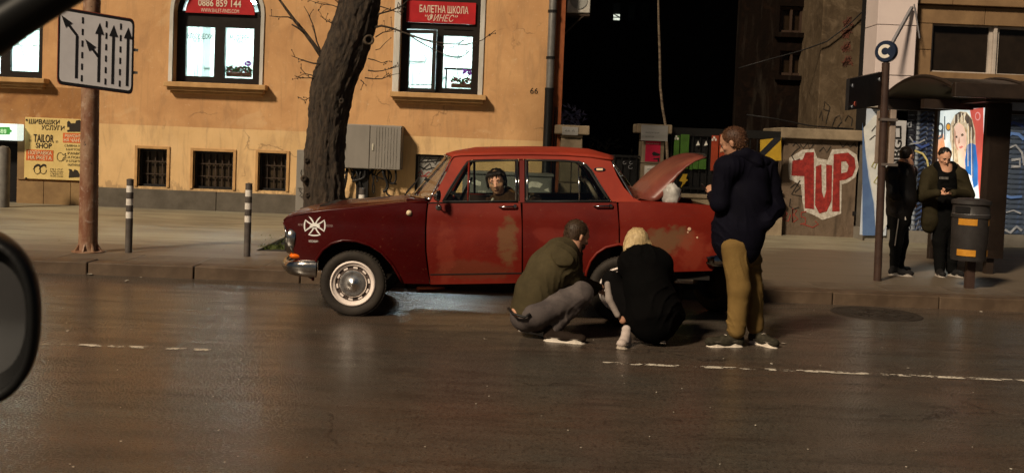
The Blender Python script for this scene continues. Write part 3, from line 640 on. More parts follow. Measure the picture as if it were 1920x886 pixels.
# grey low cabinets seen through the car
o = thing('street_cabinet', at(955, 390, YF - 1.0), 'wide grey steel street cabinet with peeled stickers seen through the car windows', 'street cabinet')
a, b, c, d = rect(866, 328, 1034, 402, YF - 1.0); cab_m = M('pale grey steel', (.17, .17, .16), (.13, .13, .125), 2, .5)
obj('casing', G().box(a, b, YF - 1.0, YF - .45, .13, d), cab_m, o, bevel=.01); obj('lid', G().box(a - .03, b + .03, YF - 1.03, YF - .42, d, d + .05), cab_m, o, bevel=.01)
for k in range(3): x = a + (b - a) * k / 3; obj('door', G().box(x + .02, x + (b - a) / 3 - .02, YF - 1.016, YF - 1.0, .2, d - .04), cab_m, o, bevel=.004)
pw = M('peeled white paper', (.7, .68, .62), (.5, .48, .44), 12, .8)
for pts in ([(884, 343), (892, 337), (902, 341), (901, 348), (890, 347)], [(986, 346), (996, 340), (1008, 341), (1018, 345), (1012, 352), (998, 350), (988, 354)], [(990, 363), (998, 368), (1006, 370), (1000, 374), (990, 369)], [(883, 362), (887, 361), (886, 367)], [(1020, 356), (1028, 352), (1030, 360)]): obj('peeled_sticker', plate(pts, YF - 1.02, .003), pw, o)
textpx('WORK', pw, o, 896, 357, 912, 362, YF - 1.02)
# ---- flowers on the window sills
def flowers(px, py, Y, w, label, orchid):
    c = at(px, py, Y); r = thing('flower_pot', c, label, 'plant'); g = G(); g.box(c.x - w / 2, c.x + w / 2, Y - .06, Y + .06, c.z - .02, c.z + .06); obj('trough', g, M('clay trough', (.12, .05, .03)), r, bevel=.01)
    g = G(); g2 = G(); random.seed(int(px))
    for k in range(60):
        p = c + Vector((random.uniform(-w / 2, w / 2), random.uniform(-.05, .05), random.uniform(.05, .17))); a = random.random() * 6.3; l = Vector((math.cos(a) * .05, -.02, random.uniform(-.02, .05))); n = Vector((-l.z, .01, l.x)) * .4
        (g if random.random() < .65 else g2).add([p - l, p + n, p + l, p - n], [(0, 1, 2, 3)])
    obj('foliage', g, M('dark green leaf', (.05, .09, .035), (.025, .05, .02)), r); obj('red_leaves', g2, M('dark red leaf', (.18, .03, .04), (.1, .02, .03)), r)
    for (dx, dz) in orchid:
        q = c + Vector((dx, 0, dz)); g = G(); g.tube([c + Vector((dx - .05, 0, .05)), q + Vector((-.04, 0, -.08)), q], .006, 5); obj('stem', g, M('stem', (.05, .07, .03)), r)
        g = G()
        for k in range(12): a = random.random() * 6.3; p = q + Vector((math.cos(a) * random.uniform(0, .06), random.uniform(-.03, .03), math.sin(a) * .035)); g.add([p + Vector((-.028, 0, .012)), p + Vector((0, -.01, -.024)), p + Vector((.028, 0, .012)), p + Vector((0, .01, .03))], [(0, 1, 2, 3)])
        obj('blossom', g, M('purple petal', (.20, .035, .30), (.13, .02, .2)), r)
flowers(866, 163, YW + .16, .42, 'dark red leaves and a purple orchid on the sill of the open window', [(.02, .30), (.15, .28)])
flowers(448, 142, YW + .16, .48, 'leafy potted plants with purple orchid behind the arched window pane', [(.17, .24)])
# ================================================================== plane tree by the car
TY = 13.6
def fbm(p, o=4): return noise.fractal(p, .9, 2.1, o)
def mat_bark():
    m, nt, b = new_mat('bark'); co = tex_coord(nt)
    n = nz(nt, co, 9, 7, .75, .8, (1.6, 1.6, .5)); n2 = nz(nt, co, 2.2, 4, .6, .6); n3 = nz(nt, co, 34, 5, .8, .3, (1.5, 1.5, .6))
    c = mixc(nt, ramp(nt, n, .38, .62), (.014, .009, .0055), (.082, .054, .033)); c = mixc(nt, mth(nt, 'MULTIPLY', ramp(nt, n2, .5, .68), .4), c, (.10, .072, .046))
    c = mixc(nt, mth(nt, 'MULTIPLY', ramp(nt, n3, .5, .7), .5), c, (.02, .014, .01))
    nt.links.new(c, b.inputs['Base Color']); b.inputs['Roughness'].default_value = .85
    bump(nt, b, mth(nt, 'ADD', n, mth(nt, 'MULTIPLY', n3, .6)), 1.0, .05); return m
bark = mat_bark()
base = at(608, 402, TY)
tree = thing('street_tree', (base.x, TY, .1), 'thick leaning rough-barked bare street tree behind the car bonnet', 'tree')
K = [(608, 455, 47), (608, 425, 42), (608, 395, 38), (607, 340, 37), (608, 290, 37), (614, 230, 37), (623, 170, 41), (641, 120, 43), (662, 60, 41), (676, 0, 37), (688, -80, 34), (700, -180, 33)]
cs = [at(x, y, TY) for x, y, r in K]; rs = [r * TY / FP for x, y, r in K]; cs[0].z = .05
g = G(); rows = []; NS = 110; NR = 300
for i in range(NR + 1):
    t = i / NR * (len(K) - 1); j = min(int(t), len(K) - 2); f = t - j
    def cm(a, b, c, d, f): return .5 * ((2 * b) + (-a + c) * f + (2 * a - 5 * b + 4 * c - d) * f * f + (-a + 3 * b - 3 * c + d) * f ** 3)
    q = [cs[max(j - 1, 0)], cs[j], cs[j + 1], cs[min(j + 2, len(K) - 1)]]; rr = [rs[max(j - 1, 0)], rs[j], rs[j + 1], rs[min(j + 2, len(K) - 1)]]
    c = Vector([cm(q[0][k], q[1][k], q[2][k], q[3][k], f) for k in range(3)]); r = cm(*rr, f); row = []
    for k in range(NS + 1):
        a = 2 * PI * (k % NS) / NS; d = Vector((math.cos(a), math.sin(a), 0)); p = c + d * r
        e = .026 * fbm(Vector((p.x * 2.2, p.y * 2.2, p.z * .9))) + .020 * (1 - 2 * abs(noise.noise(Vector((math.cos(a) * 4.5 + p.z * .35, math.sin(a) * 4.5, p.z * 1.6))))) + .016 * fbm(Vector((math.cos(a) * 9, math.sin(a) * 9, p.z * 9)), 5)
        if i < 40: e += (1 - i / 40) * .05 * max(0, math.sin(a * 5))
        row.append(c + d * (r + e - .01))
    rows.append(row)
g.grid(rows); g.f = [f for f in g.f]
obj('trunk', g, bark, tree, smooth=True)
kc = at(692, 75, TY - .28); g = G(); g.lathe(kc, (.35, -1, 0), [(.065, -.08), (.070, 0), (.055, .012), (.040, .0), (.035, -.05), (.001, -.07)], 18); obj('knot', g, M('knot bark', (.10, .075, .05), (.04, .028, .02), 30, .9, bs=1), tree, smooth=True)
for (x, y, s) in ((575, 300, .1), (570, 335, .12), (577, 365, .1), (600, 200, .09), (640, 190, .11)):
    c = at(x, y, TY - .2); g = G(); g.lathe(c, (.2, -1, .1), [(s * .35, -.1), (s * .4, .02), (s * .2, .06), (.001, .03)], 9); obj('burr', g, bark, tree, smooth=True)
def branch(pts, r0, r1, Y=TY, twig=0, seed=0, dY=0):
    P = [at(x, y, Y) for x, y in pts]; n = len(P)
    for i, p in enumerate(P): p.y += dY * i / (n - 1)
    g = G(); g.tube(P, [r0 + (r1 - r0) * i / (n - 1) for i in range(n)], 7); rnd = random.Random(seed)
    for k in range(twig):
        i = rnd.randint(1, n - 2) if n > 2 else 0; f = rnd.random(); p = P[i].lerp(P[min(i + 1, n - 1)], f); d = (P[min(i + 1, n - 1)] - P[i]).normalized()
        q = p + (d * .6 + Vector((rnd.uniform(-.8, .8), rnd.uniform(-.5, .5), rnd.uniform(-.5, .9)))) * rnd.uniform(.05, .16)
        g.tube([p, (p + q) / 2 + Vector((0, 0, .01)), q], [r1 * 1.3, r1, r1 * .7], 5)
        g.lathe(q, (0, 0, 1), [(.001, -.012), (.009, 0), (.001, .014)], 5)
    return obj('branch', g, bark, tree, smooth=True)
branch([(607, 112), (590, 86), (572, 62), (552, 38), (535, 15), (510, -20)], .032, .014, TY - .1, 4, 1)
branch([(606, 108), (594, 78), (588, 50), (578, 26), (570, 12)], .012, .004, TY - .1, 3, 2)
branch([(604, 120), (588, 119), (570, 114), (547, 105)], .014, .004, TY - .2, 4, 3)
branch([(596, 146), (584, 141), (572, 138), (563, 127)], .008, .004, TY - .2, 3, 4)
branch([(553, 38), (540, 32), (522, 32), (505, 30)], .012, .004, TY - .1, 2, 5)
branch([(700, 52), (716, 49), (736, 54), (768, 66), (796, 76), (838, 84), (876, 86), (905, 78), (930, 60)], .016, .004, TY - .1, 7, 6, -.2)
branch([(768, 66), (782, 76), (800, 86), (836, 103), (858, 110), (874, 102), (888, 88)], .009, .003, TY - .13, 8, 7)
branch([(800, 76), (820, 84), (848, 90), (862, 86)], .006, .003, TY - .14, 4, 8)
branch([(700, 34), (712, 26), (734, 20), (752, 12), (770, -4)], .014, .006, TY - .1, 5, 9)
branch([(690, 132), (702, 134), (716, 133), (735, 128), (747, 125)], .010, .004, TY - .2, 5, 10)
branch([(684, 146), (700, 148), (716, 148), (726, 144), (733, 138)], .009, .004, TY - .2, 5, 11)
branch([(676, 150), (682, 155), (680, 160)], .008, .004, TY - .3, 2, 12)
branch([(704, 94), (712, 92), (716, 88)], .006, .004, TY - .2, 1, 13)
for i, (x, y, dx, dy) in enumerate(((640, 60, -40, -30), (655, 30, -30, -34), (598, 150, -46, -8), (704, 70, 40, -18), (690, 110, 36, 6), (712, 12, 46, 10), (590, 180, -26, 6), (648, 20, -70, -20))):
    branch([(x, y), (x + dx * .35, y + dy * .5), (x + dx * .7, y + dy * .8 + 3), (x + dx, y + dy)], .009, .003, TY - .15, 6, 40 + i)
# crown above the picture: bare limbs that throw the branch shadows on the facade
rnd = random.Random(21)
def limb(p, d, L, r, lev, g):
    n = 5; P = [p]; R = [r]
    for i in range(n):
        d = (d + Vector((rnd.uniform(-.25, .25), rnd.uniform(-.25, .25), rnd.uniform(-.08, .2)))).normalized(); p = p + d * L / n; P.append(p); R.append(r * (1 - .55 * (i + 1) / n))
    g.tube(P, R, 7 if lev < 2 else 4, caps=False)
    if lev < 4:
        for k in range(3 if lev < 3 else 2):
            i = rnd.randint(2, n); dd = (d + Vector((rnd.uniform(-1, 1), rnd.uniform(-1, 1), rnd.uniform(-.3, .7)))).normalized(); limb(P[i], dd, L * rnd.uniform(.5, .8), R[i] * .62, lev + 1, g)
top = cs[-1]
for d, L, r in (((.5, .5, .9), 3.2, .22), ((-.7, .1, .9), 3.2, .2), ((.2, -.6, .9), 2.6, .17), ((.9, .3, .35), 2.8, .12), ((-.5, .6, .5), 2.6, .12)):
    g = G(); limb(top - Vector((0, 0, .25)), Vector(d).normalized(), L, r, 0, g); obj('limb', g, bark, tree, smooth=True)
# ================================================================== lane sign on a rusty pole
PYs = 12.35
def mat_rust():
    m, nt, b = new_mat('rusty painted pole'); co = tex_coord(nt); n = nz(nt, co, 3, 6, .7, .5, (1.5, 1.5, .6)); n2 = nz(nt, co, 9, 5, .7, .4)
    c = mixc(nt, ramp(nt, n, .42, .58), (.17, .065, .030), (.27, .16, .095)); c = mixc(nt, mth(nt, 'MULTIPLY', ramp(nt, n2, .55, .66), .6), c, (.42, .32, .25)); c = mixc(nt, ramp(nt, n2, .36, .30), c, (.035, .014, .008))
    nt.links.new(c, b.inputs['Base Color']); b.inputs['Roughness'].default_value = .6; bump(nt, b, n2, .5, .02); return m
rust = mat_rust()
pb = gr(165, 473, KZ - .01); pb.y = 12.3; pb.x = at(165, 473, 12.3).x
pole = thing('sign_pole', (pb.x, pb.y, .13), 'thick rusty brown pole carrying the lane arrow sign at the kerb', 'pole')
pt = at(171, 60, 12.3)
g = G(); g.tube([(pb.x, pb.y, .13), ((pb.x + pt.x) / 2, pb.y, 1.6), (pt.x, pb.y, pt.z), (pt.x + .02, pb.y, 6)], [.112, .105, .1, .095], 24); obj('shaft', g, rust, pole, smooth=40)
g = G()
for k in range(8):
    a = k * PI / 4; d = Vector((math.cos(a), math.sin(a), 0)); n = Vector((-d.y, d.x, 0)) * .008; c = Vector((pb.x, pb.y, .13)) + d * .1
    g.add([c - n, c + n, c + d * .075 + n, c + d * .075 - n, c + Vector((0, 0, .13)) - n, c + Vector((0, 0, .13)) + n], [(0, 1, 2, 3), (0, 3, 4), (1, 5, 2), (4, 3, 2, 5), (0, 4, 5, 1)])
g.lathe((pb.x, pb.y, .135), (0, 0, 1), [(.19, 0), (.19, .012), (.11, .02), (.11, 0)], 24); obj('base_flange', g, rust, pole)
A = at(108, 85, 11.62); B = at(251, 107, 12.0); zb, zt_ = 2.135, 3.02
zA0, zA1 = at(108, 158, 11.62).z, at(108, 12, 11.62).z
ub = Vector((B.x - A.x, B.y - A.y, 0)); Ls = ub.length; ub.normalize(); nb_ = Vector((ub.y, -ub.x, 0))
sb = thing('lane_sign', (A.x, A.y, zA0), 'white rectangular lane sign with black arrows and dashed lines on the rusty pole', 'road sign')
def sp_(u, v, d=0): return Vector((A.x, A.y, 0)) + ub * (u * Ls) + Vector((0, 0, zA0 + v * (zA1 - zA0) - u * Ls * .085)) + nb_ * d
def splate(pts, d0, d1): g = G(); g.ngon([sp_(u, v, d0) for u, v in pts], nb_ * (d1 - d0)); return g
def rrect(x0, y0, x1, y1, r, ry):
    o = []
    for cx, cy, a in ((x1 - r, y1 - ry, 0), (x0 + r, y1 - ry, 90), (x0 + r, y0 + ry, 180), (x1 - r, y0 + ry, 270)):
        o += [(cx + r * math.cos(math.radians(a + t)), cy + ry * math.sin(math.radians(a + t))) for t in (0, 30, 60, 90)]
    return o
sgm = M('grey white sign face', (.66, .64, .66), (.56, .54, .56), 2, .5)
obj('backing', splate(rrect(0, 0, 1, 1, .05, .08), -.03, 0), M('red brown sign edge', (.28, .05, .03)), sb)
obj('border', splate(rrect(.006, .008, .994, .992, .05, .08), 0, .004), M('black sign film', (.015, .015, .018), None, 5, .5), sb)
obj('sign_face', splate(rrect(.03, .045, .97, .955, .04, .06), .004, .007), sgm, sb)
blk = MATS['black sign film']
def sarrow(pts, w): # poly line shaft with arrow head at the end
    g = G(); wz = w * Ls / (zA1 - zA0)
    for i in range(len(pts) - 1):
        (x0, y0), (x1, y1) = pts[i], pts[i + 1]; L = math.hypot((x1 - x0) * Ls, (y1 - y0) * (zA1 - zA0)); nx, ny = -(y1 - y0) * (zA1 - zA0) / L * w / 2, (x1 - x0) * Ls / L * w / 2 * Ls / (zA1 - zA0)
        g.ngon([sp_(x0 + nx, y0 + ny, .007), sp_(x0 - nx, y0 - ny, .007), sp_(x1 - nx, y1 - ny, .007), sp_(x1 + nx, y1 + ny, .007)], nb_ * (.003 + .0004 * i))
    (x0, y0), (x1, y1) = pts[-2], pts[-1]; L = math.hypot((x1 - x0) * Ls, (y1 - y0) * (zA1 - zA0)); tx, ty = (x1 - x0) * Ls / L, (y1 - y0) * (zA1 - zA0) / L
    def q(a, b): a *= .62; b *= .55; return sp_(x1 + (tx * a - ty * b) / Ls, y1 + (ty * a + tx * b) / (zA1 - zA0), .007)
    g.ngon([q(.19, 0), q(-.02, .085), q(-.02, -.085)], nb_ * .0045); obj('arrow', g, blk, sb)
def su(px): return (px - 108) / 143.0
sarrow([(.245, .11), (.245, .66), (.13, .79)], .036)
sarrow([(.535, .10), (.535, .74)], .036); sarrow([(.535, .42), (.44, .53)], .036)
sarrow([(.72, .10), (.72, .74)], .036); sarrow([(.915, .10), (.915, .74)], .036)
for ux in (.315, .625, .815):
    for k in range(6): obj('lane_dash', splate([(ux - .012, .08 + k * .15), (ux + .012, .08 + k * .15), (ux + .012, .16 + k * .15), (ux - .012, .16 + k * .15)], .007, .010), blk, sb)
for u_ in (.25, .55): g = G(); c = sp_(.45, u_, -.03); g.bar(c - ub * .35, c + ub * .5, .05, .03); g.bar(c + ub * .02, Vector((pt.x, pb.y, c.z)), .04); obj('clamp', g, M('galvanised steel', (.3, .29, .27), None, 5, .4, .7), sb)
# ================================================================== bollards
bw, bk2 = M('worn white band', (.74, .70, .64), (.55, .50, .45), 9, .6), M('worn dark band', (.10, .085, .075), (.06, .05, .045), 9, .6)
def bollard(px, py, ptop, label):
    c = gr(px, py, KZ - .01); c.z = .13; h = (py - ptop) / (FP / c.y); r = thing('bollard', c, label, 'bollard', 'striped bollards along the kerb')
    n = 7; hh = h * .62 / n; z = .13 + h
    g = G(); g.lathe(c, (0, 0, 1), [(.042, 0), (.042, h - n * hh)], 16); obj('post', g, bk2, r, smooth=40)
    for k in range(n): g = G(); g.lathe((c.x, c.y, z - (k + 1) * hh), (0, 0, 1), [(.0425, 0), (.0425, hh)] + ([(.001, hh + .01)] if k == 0 else []), 16); obj('band', g, bk2 if k % 2 == 0 else bw, r, smooth=40)
bollard(241, 473, 335, 'striped bollard just right of the rusty sign pole'); bollard(463, 480, 343, 'striped bollard standing between the rusty pole and the car nose')
c = gr(676, 487, .13)
bollard(675, 487, 352, 'striped bollard peeking over the car bonnet beside the tree')
# ================================================================== yard gap: gate pillars, fence, dark yard
YG = 19.1
iron = M('black fence iron', (.004, .004, .004), (.006, .005, .004), 9, .6)
def pillar(px0, px1, py0, label, capx):
    a, b, c, d = rect(px0, py0, px1, 380, YG); r = thing('gate_pillar', ((a + b) / 2, YG, .13), label, 'pillar'); z = .13; k = 0; top = d
    while z < top - .02:
        h = min(.42, top - z); obj('stone_block', G().box(a, b, YG, YG + .5, z + .002, z + h - .01), stone_m, r, bevel=.015); z += h
    obj('cap', G().box(a - .12, b + .12, YG - .08, YG + .58, top, top + .17), stone_m, r, bevel=.02); return r
p1 = pillar(1050, 1090, 252, 'stone gate pillar with small metal plate beside the drainpipe', 0); p2 = pillar(1202, 1244, 250, 'stone gate pillar with large metal plate and red poster', 0)
pm = M('brushed steel plate', (.50, .48, .45), (.38, .36, .33), 3, .35, .6, stretch=(.3, 1, 6))
def px_box(name, q, Y, t, mat, parent, **k):
    a, b, c, d = rect(*q, Y); return obj(name, G().box(a, b, Y - t, Y, c, d), mat, parent, **k)
YP = YG - .082
px_box('name_plate', (1054, 238, 1084, 253), YP, .012, pm, p1, bevel=.003); px_box('name_plate', (1202, 235, 1252, 264), YP, .015, pm, p2, bevel=.003)
dk = M('grey engraving', (.12, .12, .11)); textpx('Амбулатория', dk, p2, 1210, 247, 1236, 251, YP - .016); textpx('ДОКТОР', dk, p2, 1210, 255, 1226, 258, YP - .016); textpx('66 А', dk, p1, 1060, 243, 1078, 247, YP - .014)
YQ = YG - .004
ps = px_box('poster', (1210, 265, 1238, 303), YQ, .006, M('magenta red paper', (.48, .012, .05), (.36, .008, .035), 3, .6), None); props(ps, 'magenta red poster on the gate pillar above the white notice', 'poster')
obj('poster_figure', plate([(1222, 288), (1226, 284), (1233, 287), (1238, 289), (1236, 292), (1225, 292)], YQ - .008, .003), ink, ps); obj('poster_figure', plate([(1225, 297), (1236, 296), (1236, 303), (1233, 303), (1233, 299), (1225, 299)], YQ - .008, .003), ink, ps)
textpx('НОЩТА НА ТЕАТЪРА', MATS['pale lettering'], ps, 1212, 268, 1236, 271, YQ - .008)
ps = px_box('paper_notice', (1208, 311, 1238, 333), YQ, .005, M('white notice paper', (.66, .62, .56)), None); props(ps, 'white paper notice pasted on the gate pillar under the red poster', 'notice')
textpx('ВНИМАНИЕ', ink, ps, 1214, 316, 1232, 319, YQ - .007)
for k in range(3): textpx('моля пазете чисто', dk, ps, 1213, 322 + 3.2 * k, 1233, 324 + 3.2 * k, YQ - .007)
fn = thing('iron_fence', at(1350, 385, YG + .1), 'dark iron fence with coloured boards between the gate pillar and the graffiti wall', 'fence')
YN = YG + .12
xa, xb = at(1252, 300, YN).x, at(1470, 300, YN).x; zl, zh = at(1350, 372, YN).z, at(1350, 252, YN).z
obj('kerb_wall', G().box(xa, xb, YN - .1, YN + .2, .1, zl), stone_m, fn, bevel=.01); obj('coping', G().box(xa, xb, YN - .14, YN + .24, zl, zl + .07), stone_m, fn, bevel=.01)
obj('top_rail', G().box(xa, xb, YN - .03, YN + .03, zh - .05, zh + .1), iron, fn); obj('bottom_rail', G().box(xa, xb, YN - .02, YN + .02, zl + .15, zl + .2), iron, fn)
x = xa + .06
while x < xb: g = G(); g.bar((x, YN, zl + .07), (x, YN, zh), .02); obj('fence_bar', g, iron, fn); x += .135
YB = YN - .025
grn = M('green painted board', (.055, .14, .018), (.035, .09, .012), 5, .6); org = M('orange red painted board', (.32, .045, .015), (.22, .03, .01), 5, .6); yel = M('yellow paint', (.42, .26, .02), None, 6, .6)
for (q, mm) in (((1263, 254, 1273, 313), grn), ((1275, 252, 1291, 316), grn), ((1299, 290, 1309, 317), grn), ((1310, 290, 1324, 317), grn), ((1333, 254, 1346, 320), org), ((1348, 252, 1362, 320), org), ((1293, 291, 1298, 318), grn)): px_box('painted_board', q, YB, .02, mm, fn, bevel=.004)
px_box('black_board', (1262, 252, 1372, 385), YN + .05, .015, M('black board', (.004, .004, .004), (.006, .005, .005), 4, .6), fn)
obj('lightning_bolt', plate([(1281, 326), (1289, 326), (1286, 335), (1290, 337), (1276, 352), (1280, 341), (1273, 339), (1278, 331)], YB - .002, .01), yel, fn)
for cx in (1309, 1324): obj('white_triangle', plate([(cx, 264), (cx + 3, 272), (cx - 4, 273)], YB - .002, .01), pw, fn)
for (x, y) in ((1268, 256), (1266, 260), (1271, 260), (1339, 258), (1336, 262), (1342, 262)): obj('painted_dot', plate(ellp(x, y, 2, 2.4, 8), YB - .024, .003), pw, fn)
# gate between the two pillars
gt = thing('yard_gate', at(1145, 385, YG + .15), 'black iron gate in the dark gap between the two stone pillars', 'gate')
xa, xb = at(1092, 300, YN).x, at(1200, 300, YN).x; zh2 = at(1145, 290, YN).z
x = xa + .05
while x < xb: g = G(); g.bar((x, YN, .18), (x, YN, zh2), .022); obj('gate_bar', g, iron, gt); x += .14
for z in (.22, zh2 - .04): obj('rail', G().box(xa, xb, YN - .02, YN + .02, z, z + .045), iron, gt)
obj('backing_sheet', G().box(xa, xb, YN + .03, YN + .04, .2, zh2 - .05), MATS['black board'], gt)
for (x, y, r_) in ((1171, 305, 3), (1183, 305, 3), (1182, 313, 4)): stroke('ring_mark', ellp(x, y, r_, r_ * .8, 10, .3, 5.2), 1, YN - .03, M('grey mark', (.25, .25, .26)), gt)
# rear yard building, far, with a few windows
YR = 34
rb = thing('rear_building', (2, YR, 0), 'dark rear building across the yard with one small lit window', 'building')
dkr = M('dark rear render', (.010, .009, .008), (.006, .005, .005), 1.5, .9)
def hr(q): a, b, c, d = rect(*q, YR); return [(a, c), (b, c), (b, d), (a, d)]
rw = [(1148, 2, 1166, 40), (1178, 2, 1194, 40), (1204, 0, 1220, 38)]
obj('wall', sheet([(-6, 0), (30, 0), (30, 16), (-6, 16)], [hr(q) for q in rw], wallmap(YR), .3), dkr, rb)
for i, q in enumerate(rw):
    a, b, c, d = rect(*q, YR); o = obj('window', bars_frame(a, b, c, d, .05, YR + .1), black_m, rb); obj('pane', G().box(a, b, YR + .17, YR + .18, c, d), M('dim green glass', (.03, .035, .025), None, 4, .2), o)
a, b, c, d = rect(1151, 26, 1164, 38, YR); obj('lit_pane', G().box(a, b, YR + .13, YR + .16, c, d), M('lit far pane', (.9, .95, .8), (.35, .38, .3), 9, .5, emit=1.2), rb)
g = G(); g.bar((a, YR + .12, d), (b, YR + .12, c + .1), .03); g.bar((a, YR + .12, (c + d) / 2), (b, YR + .12, (c + d) / 2), .03); obj('glazing_bar', g, black_m, rb)
# slender birch
bt = thing('birch_tree', (at(1248, 235, 21.5).x, 21.5, .1), 'slender pale trunk rising from behind the gate pillar in the dark yard', 'tree')
P = [at(x, y, 21.5) for x, y in ((1252, 300), (1248, 235), (1242, 200), (1238, 160), (1237, 100), (1235, 40), (1234, -10), (1236, -150))]; P.insert(0, Vector((P[0].x, 21.5, .1)))
g = G(); g.tube(P, [.045, .035, .03, .03, .028, .028, .025, .02, .02], 10); obj('trunk', g, M('birch bark', (.16, .12, .08), (.05, .035, .025), 7, .8, stretch=(1, 1, 4)), bt, smooth=True)
g = G(); rnd = random.Random(4)
for k in range(40):
    p = P[-1] + Vector((rnd.uniform(-1.2, 1.2), rnd.uniform(-1, 1), rnd.uniform(-.6, 1.5))); g.tube([P[-2].lerp(P[-1], rnd.random()), p], [.015, .004], 4)
obj('crown', g, MATS['birch bark'], bt)
# shrub in the yard
sh = thing('yard_shrub', at(1140, 380, 20.6), 'faint leafy shrub in the dark yard behind the gate', 'shrub')
lf = M('olive leaf', (.05, .04, .018), (.03, .025, .012), 8, .7); rnd = random.Random(9)
def leaves(cen, rad, n, s, mat, parent, rnd):
    g = G()
    for k in range(n):
        while True:
            q = Vector((rnd.uniform(-1, 1), rnd.uniform(-1, 1), rnd.uniform(-1, 1)))
            if q.length < 1: break
        p = Vector(cen) + Vector((q.x * rad[0], q.y * rad[1], q.z * rad[2])); a = rnd.random() * 6.3; l = Vector((math.cos(a), rnd.uniform(-.4, .4), math.sin(a))) * s; n_ = l.orthogonal().normalized() * s * .35
        g.add([p - l, p + n_, p + l, p - n_], [(0, 1, 2, 3)])
    obj('foliage', g, mat, parent)
sc_ = at(1140, 305, 20.6); leaves((sc_.x, 23.6, sc_.z - .3), (1.2, .5, .9), 260, .09, lf, sh, rnd); g = G(); g.tube([(sc_.x, 23.6, .1), (sc_.x, 23.6, sc_.z - .3)], .04, 6); obj('stem', g, bark, sh)
sh2 = thing('yard_shrub', at(1070, 250, 20.4), 'small plant with violet light painted into its leaves above the left gate pillar', 'shrub'); c = at(1068, 222, 20.4); leaves((c.x + .05, 20.5, c.z), (.28, .2, .3), 90, .07, M('violet light leaf', (.30, .28, .42), (.06, .06, .08), 9, .5), sh2, rnd); g = G(); g.tube([(c.x, 20.5, .1), (c.x, 20.5, c.z)], .03, 6); obj('stem', g, bark, sh2)  # violet light coming through the plants is put into the leaf colour
# ================================================================== old stained building right of the yard
def mat_old(name, c1, c2, c3):
    m, nt, b = new_mat(name); co = tex_coord(nt); n = nz(nt, co, .9, 7, .7, .8, (1, 1, .6)); n2 = nz(nt, co, 4, 6, .7, .6); n3 = nz(nt, co, 2.5, 5, .6, .5, (2.5, 2.5, .35))
    c = mixc(nt, ramp(nt, n, .38, .6), c1, c2); c = mixc(nt, mth(nt, 'MULTIPLY', ramp(nt, n2, .52, .66), .6), c, c3); c = mixc(nt, mth(nt, 'MULTIPLY', ramp(nt, n3, .55, .75), .6), c, (.03, .024, .018))
    nt.links.new(c, b.inputs['Base Color']); b.inputs['Roughness'].default_value = .9; b.inputs['Specular IOR Level'].default_value = .08; bump(nt, b, mth(nt, 'ADD', n2, n), .6, .03); return m
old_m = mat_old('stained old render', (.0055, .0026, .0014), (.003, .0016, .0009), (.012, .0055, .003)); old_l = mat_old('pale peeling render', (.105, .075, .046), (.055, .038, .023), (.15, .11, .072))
ob = thing('old_building', (at(1500, 300, 21).x, 21.4, .1), 'dark stained old building wall rising behind the graffiti wall', 'building')
xl, xm_, xr = at(1385, 120, 22).x, at(1538, 120, 20.6).x, at(1632, 100, 20.6).x
ow = [(1462, 12, 1508, 62), (1462, 96, 1508, 142)]
def h2(q, Y): a, b, c, d = rect(*q, Y); return [(a, c), (b, c), (b, d), (a, d)]
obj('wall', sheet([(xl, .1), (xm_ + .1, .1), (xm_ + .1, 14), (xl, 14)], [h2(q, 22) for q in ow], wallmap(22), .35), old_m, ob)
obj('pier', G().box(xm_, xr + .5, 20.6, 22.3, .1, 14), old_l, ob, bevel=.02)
for q in ow:
    a, b, c, d = rect(*q, 22); o = obj('window', bars_frame(a, b, c, d, .07, 22.1), M('brown wood frame', (.035, .018, .010)), ob); obj('pane', G().box(a, b, 22.2, 22.21, c, d), M('dusty brown glass', (.02, .012, .006), (.01, .006, .004), 4, .25), o); obj('sill', G().box(a - .1, b + .1, 21.88, 22.05, c - .1, c), old_m, ob)
    g = G(); g.bar(((a + b) / 2, 22.1, c), ((a + b) / 2, 22.1, d), .05); obj('mullion', g, MATS['brown wood frame'], o)
rgr = M('faded red spray', (.13, .035, .022), (.10, .05, .035), 9, .85)
for (cx, cy) in ((1587, 62), (1586, 88), (1588, 115), (1590, 42)):
    for k in range(3):
        stroke('tag_stroke', [(cx + 9 * math.cos(1.9 * i + k * 1.3 + cx) - 2 + k * 2, cy + 11 * math.sin(2.3 * i + k * 2 + cy)) for i in range(7)], 1.6, 20.59, rgr, ob)
bsp = M('faded black spray', (.03, .025, .02), None, 5, .9)
for pts in ([(1548, 232), (1552, 215), (1556, 200), (1546, 190), (1544, 205), (1556, 208)], [(1560, 236), (1566, 220), (1574, 216), (1578, 228), (1570, 238)], [(1584, 226), (1590, 216), (1598, 222), (1596, 236)], [(1536, 220), (1540, 208), (1542, 226)]): stroke('tag_stroke', pts, 1.5, 20.59, bsp, ob)
for P_ in ([(1385, 128), (1440, 112), (1500, 96), (1550, 78), (1590, 48), (1640, 0)], [(1400, 215), (1450, 222), (1520, 236), (1600, 242)]):
    g = G(); g.tube([at(x, y, 20.5) for x, y in P_], .014, 5); o = obj('hanging_cable', g, black_m, smooth=True); props(o, 'sagging black cable crossing the old wall %s' % ('high up' if P_[0][1] < 200 else 'just above the graffiti wall'), 'cable')
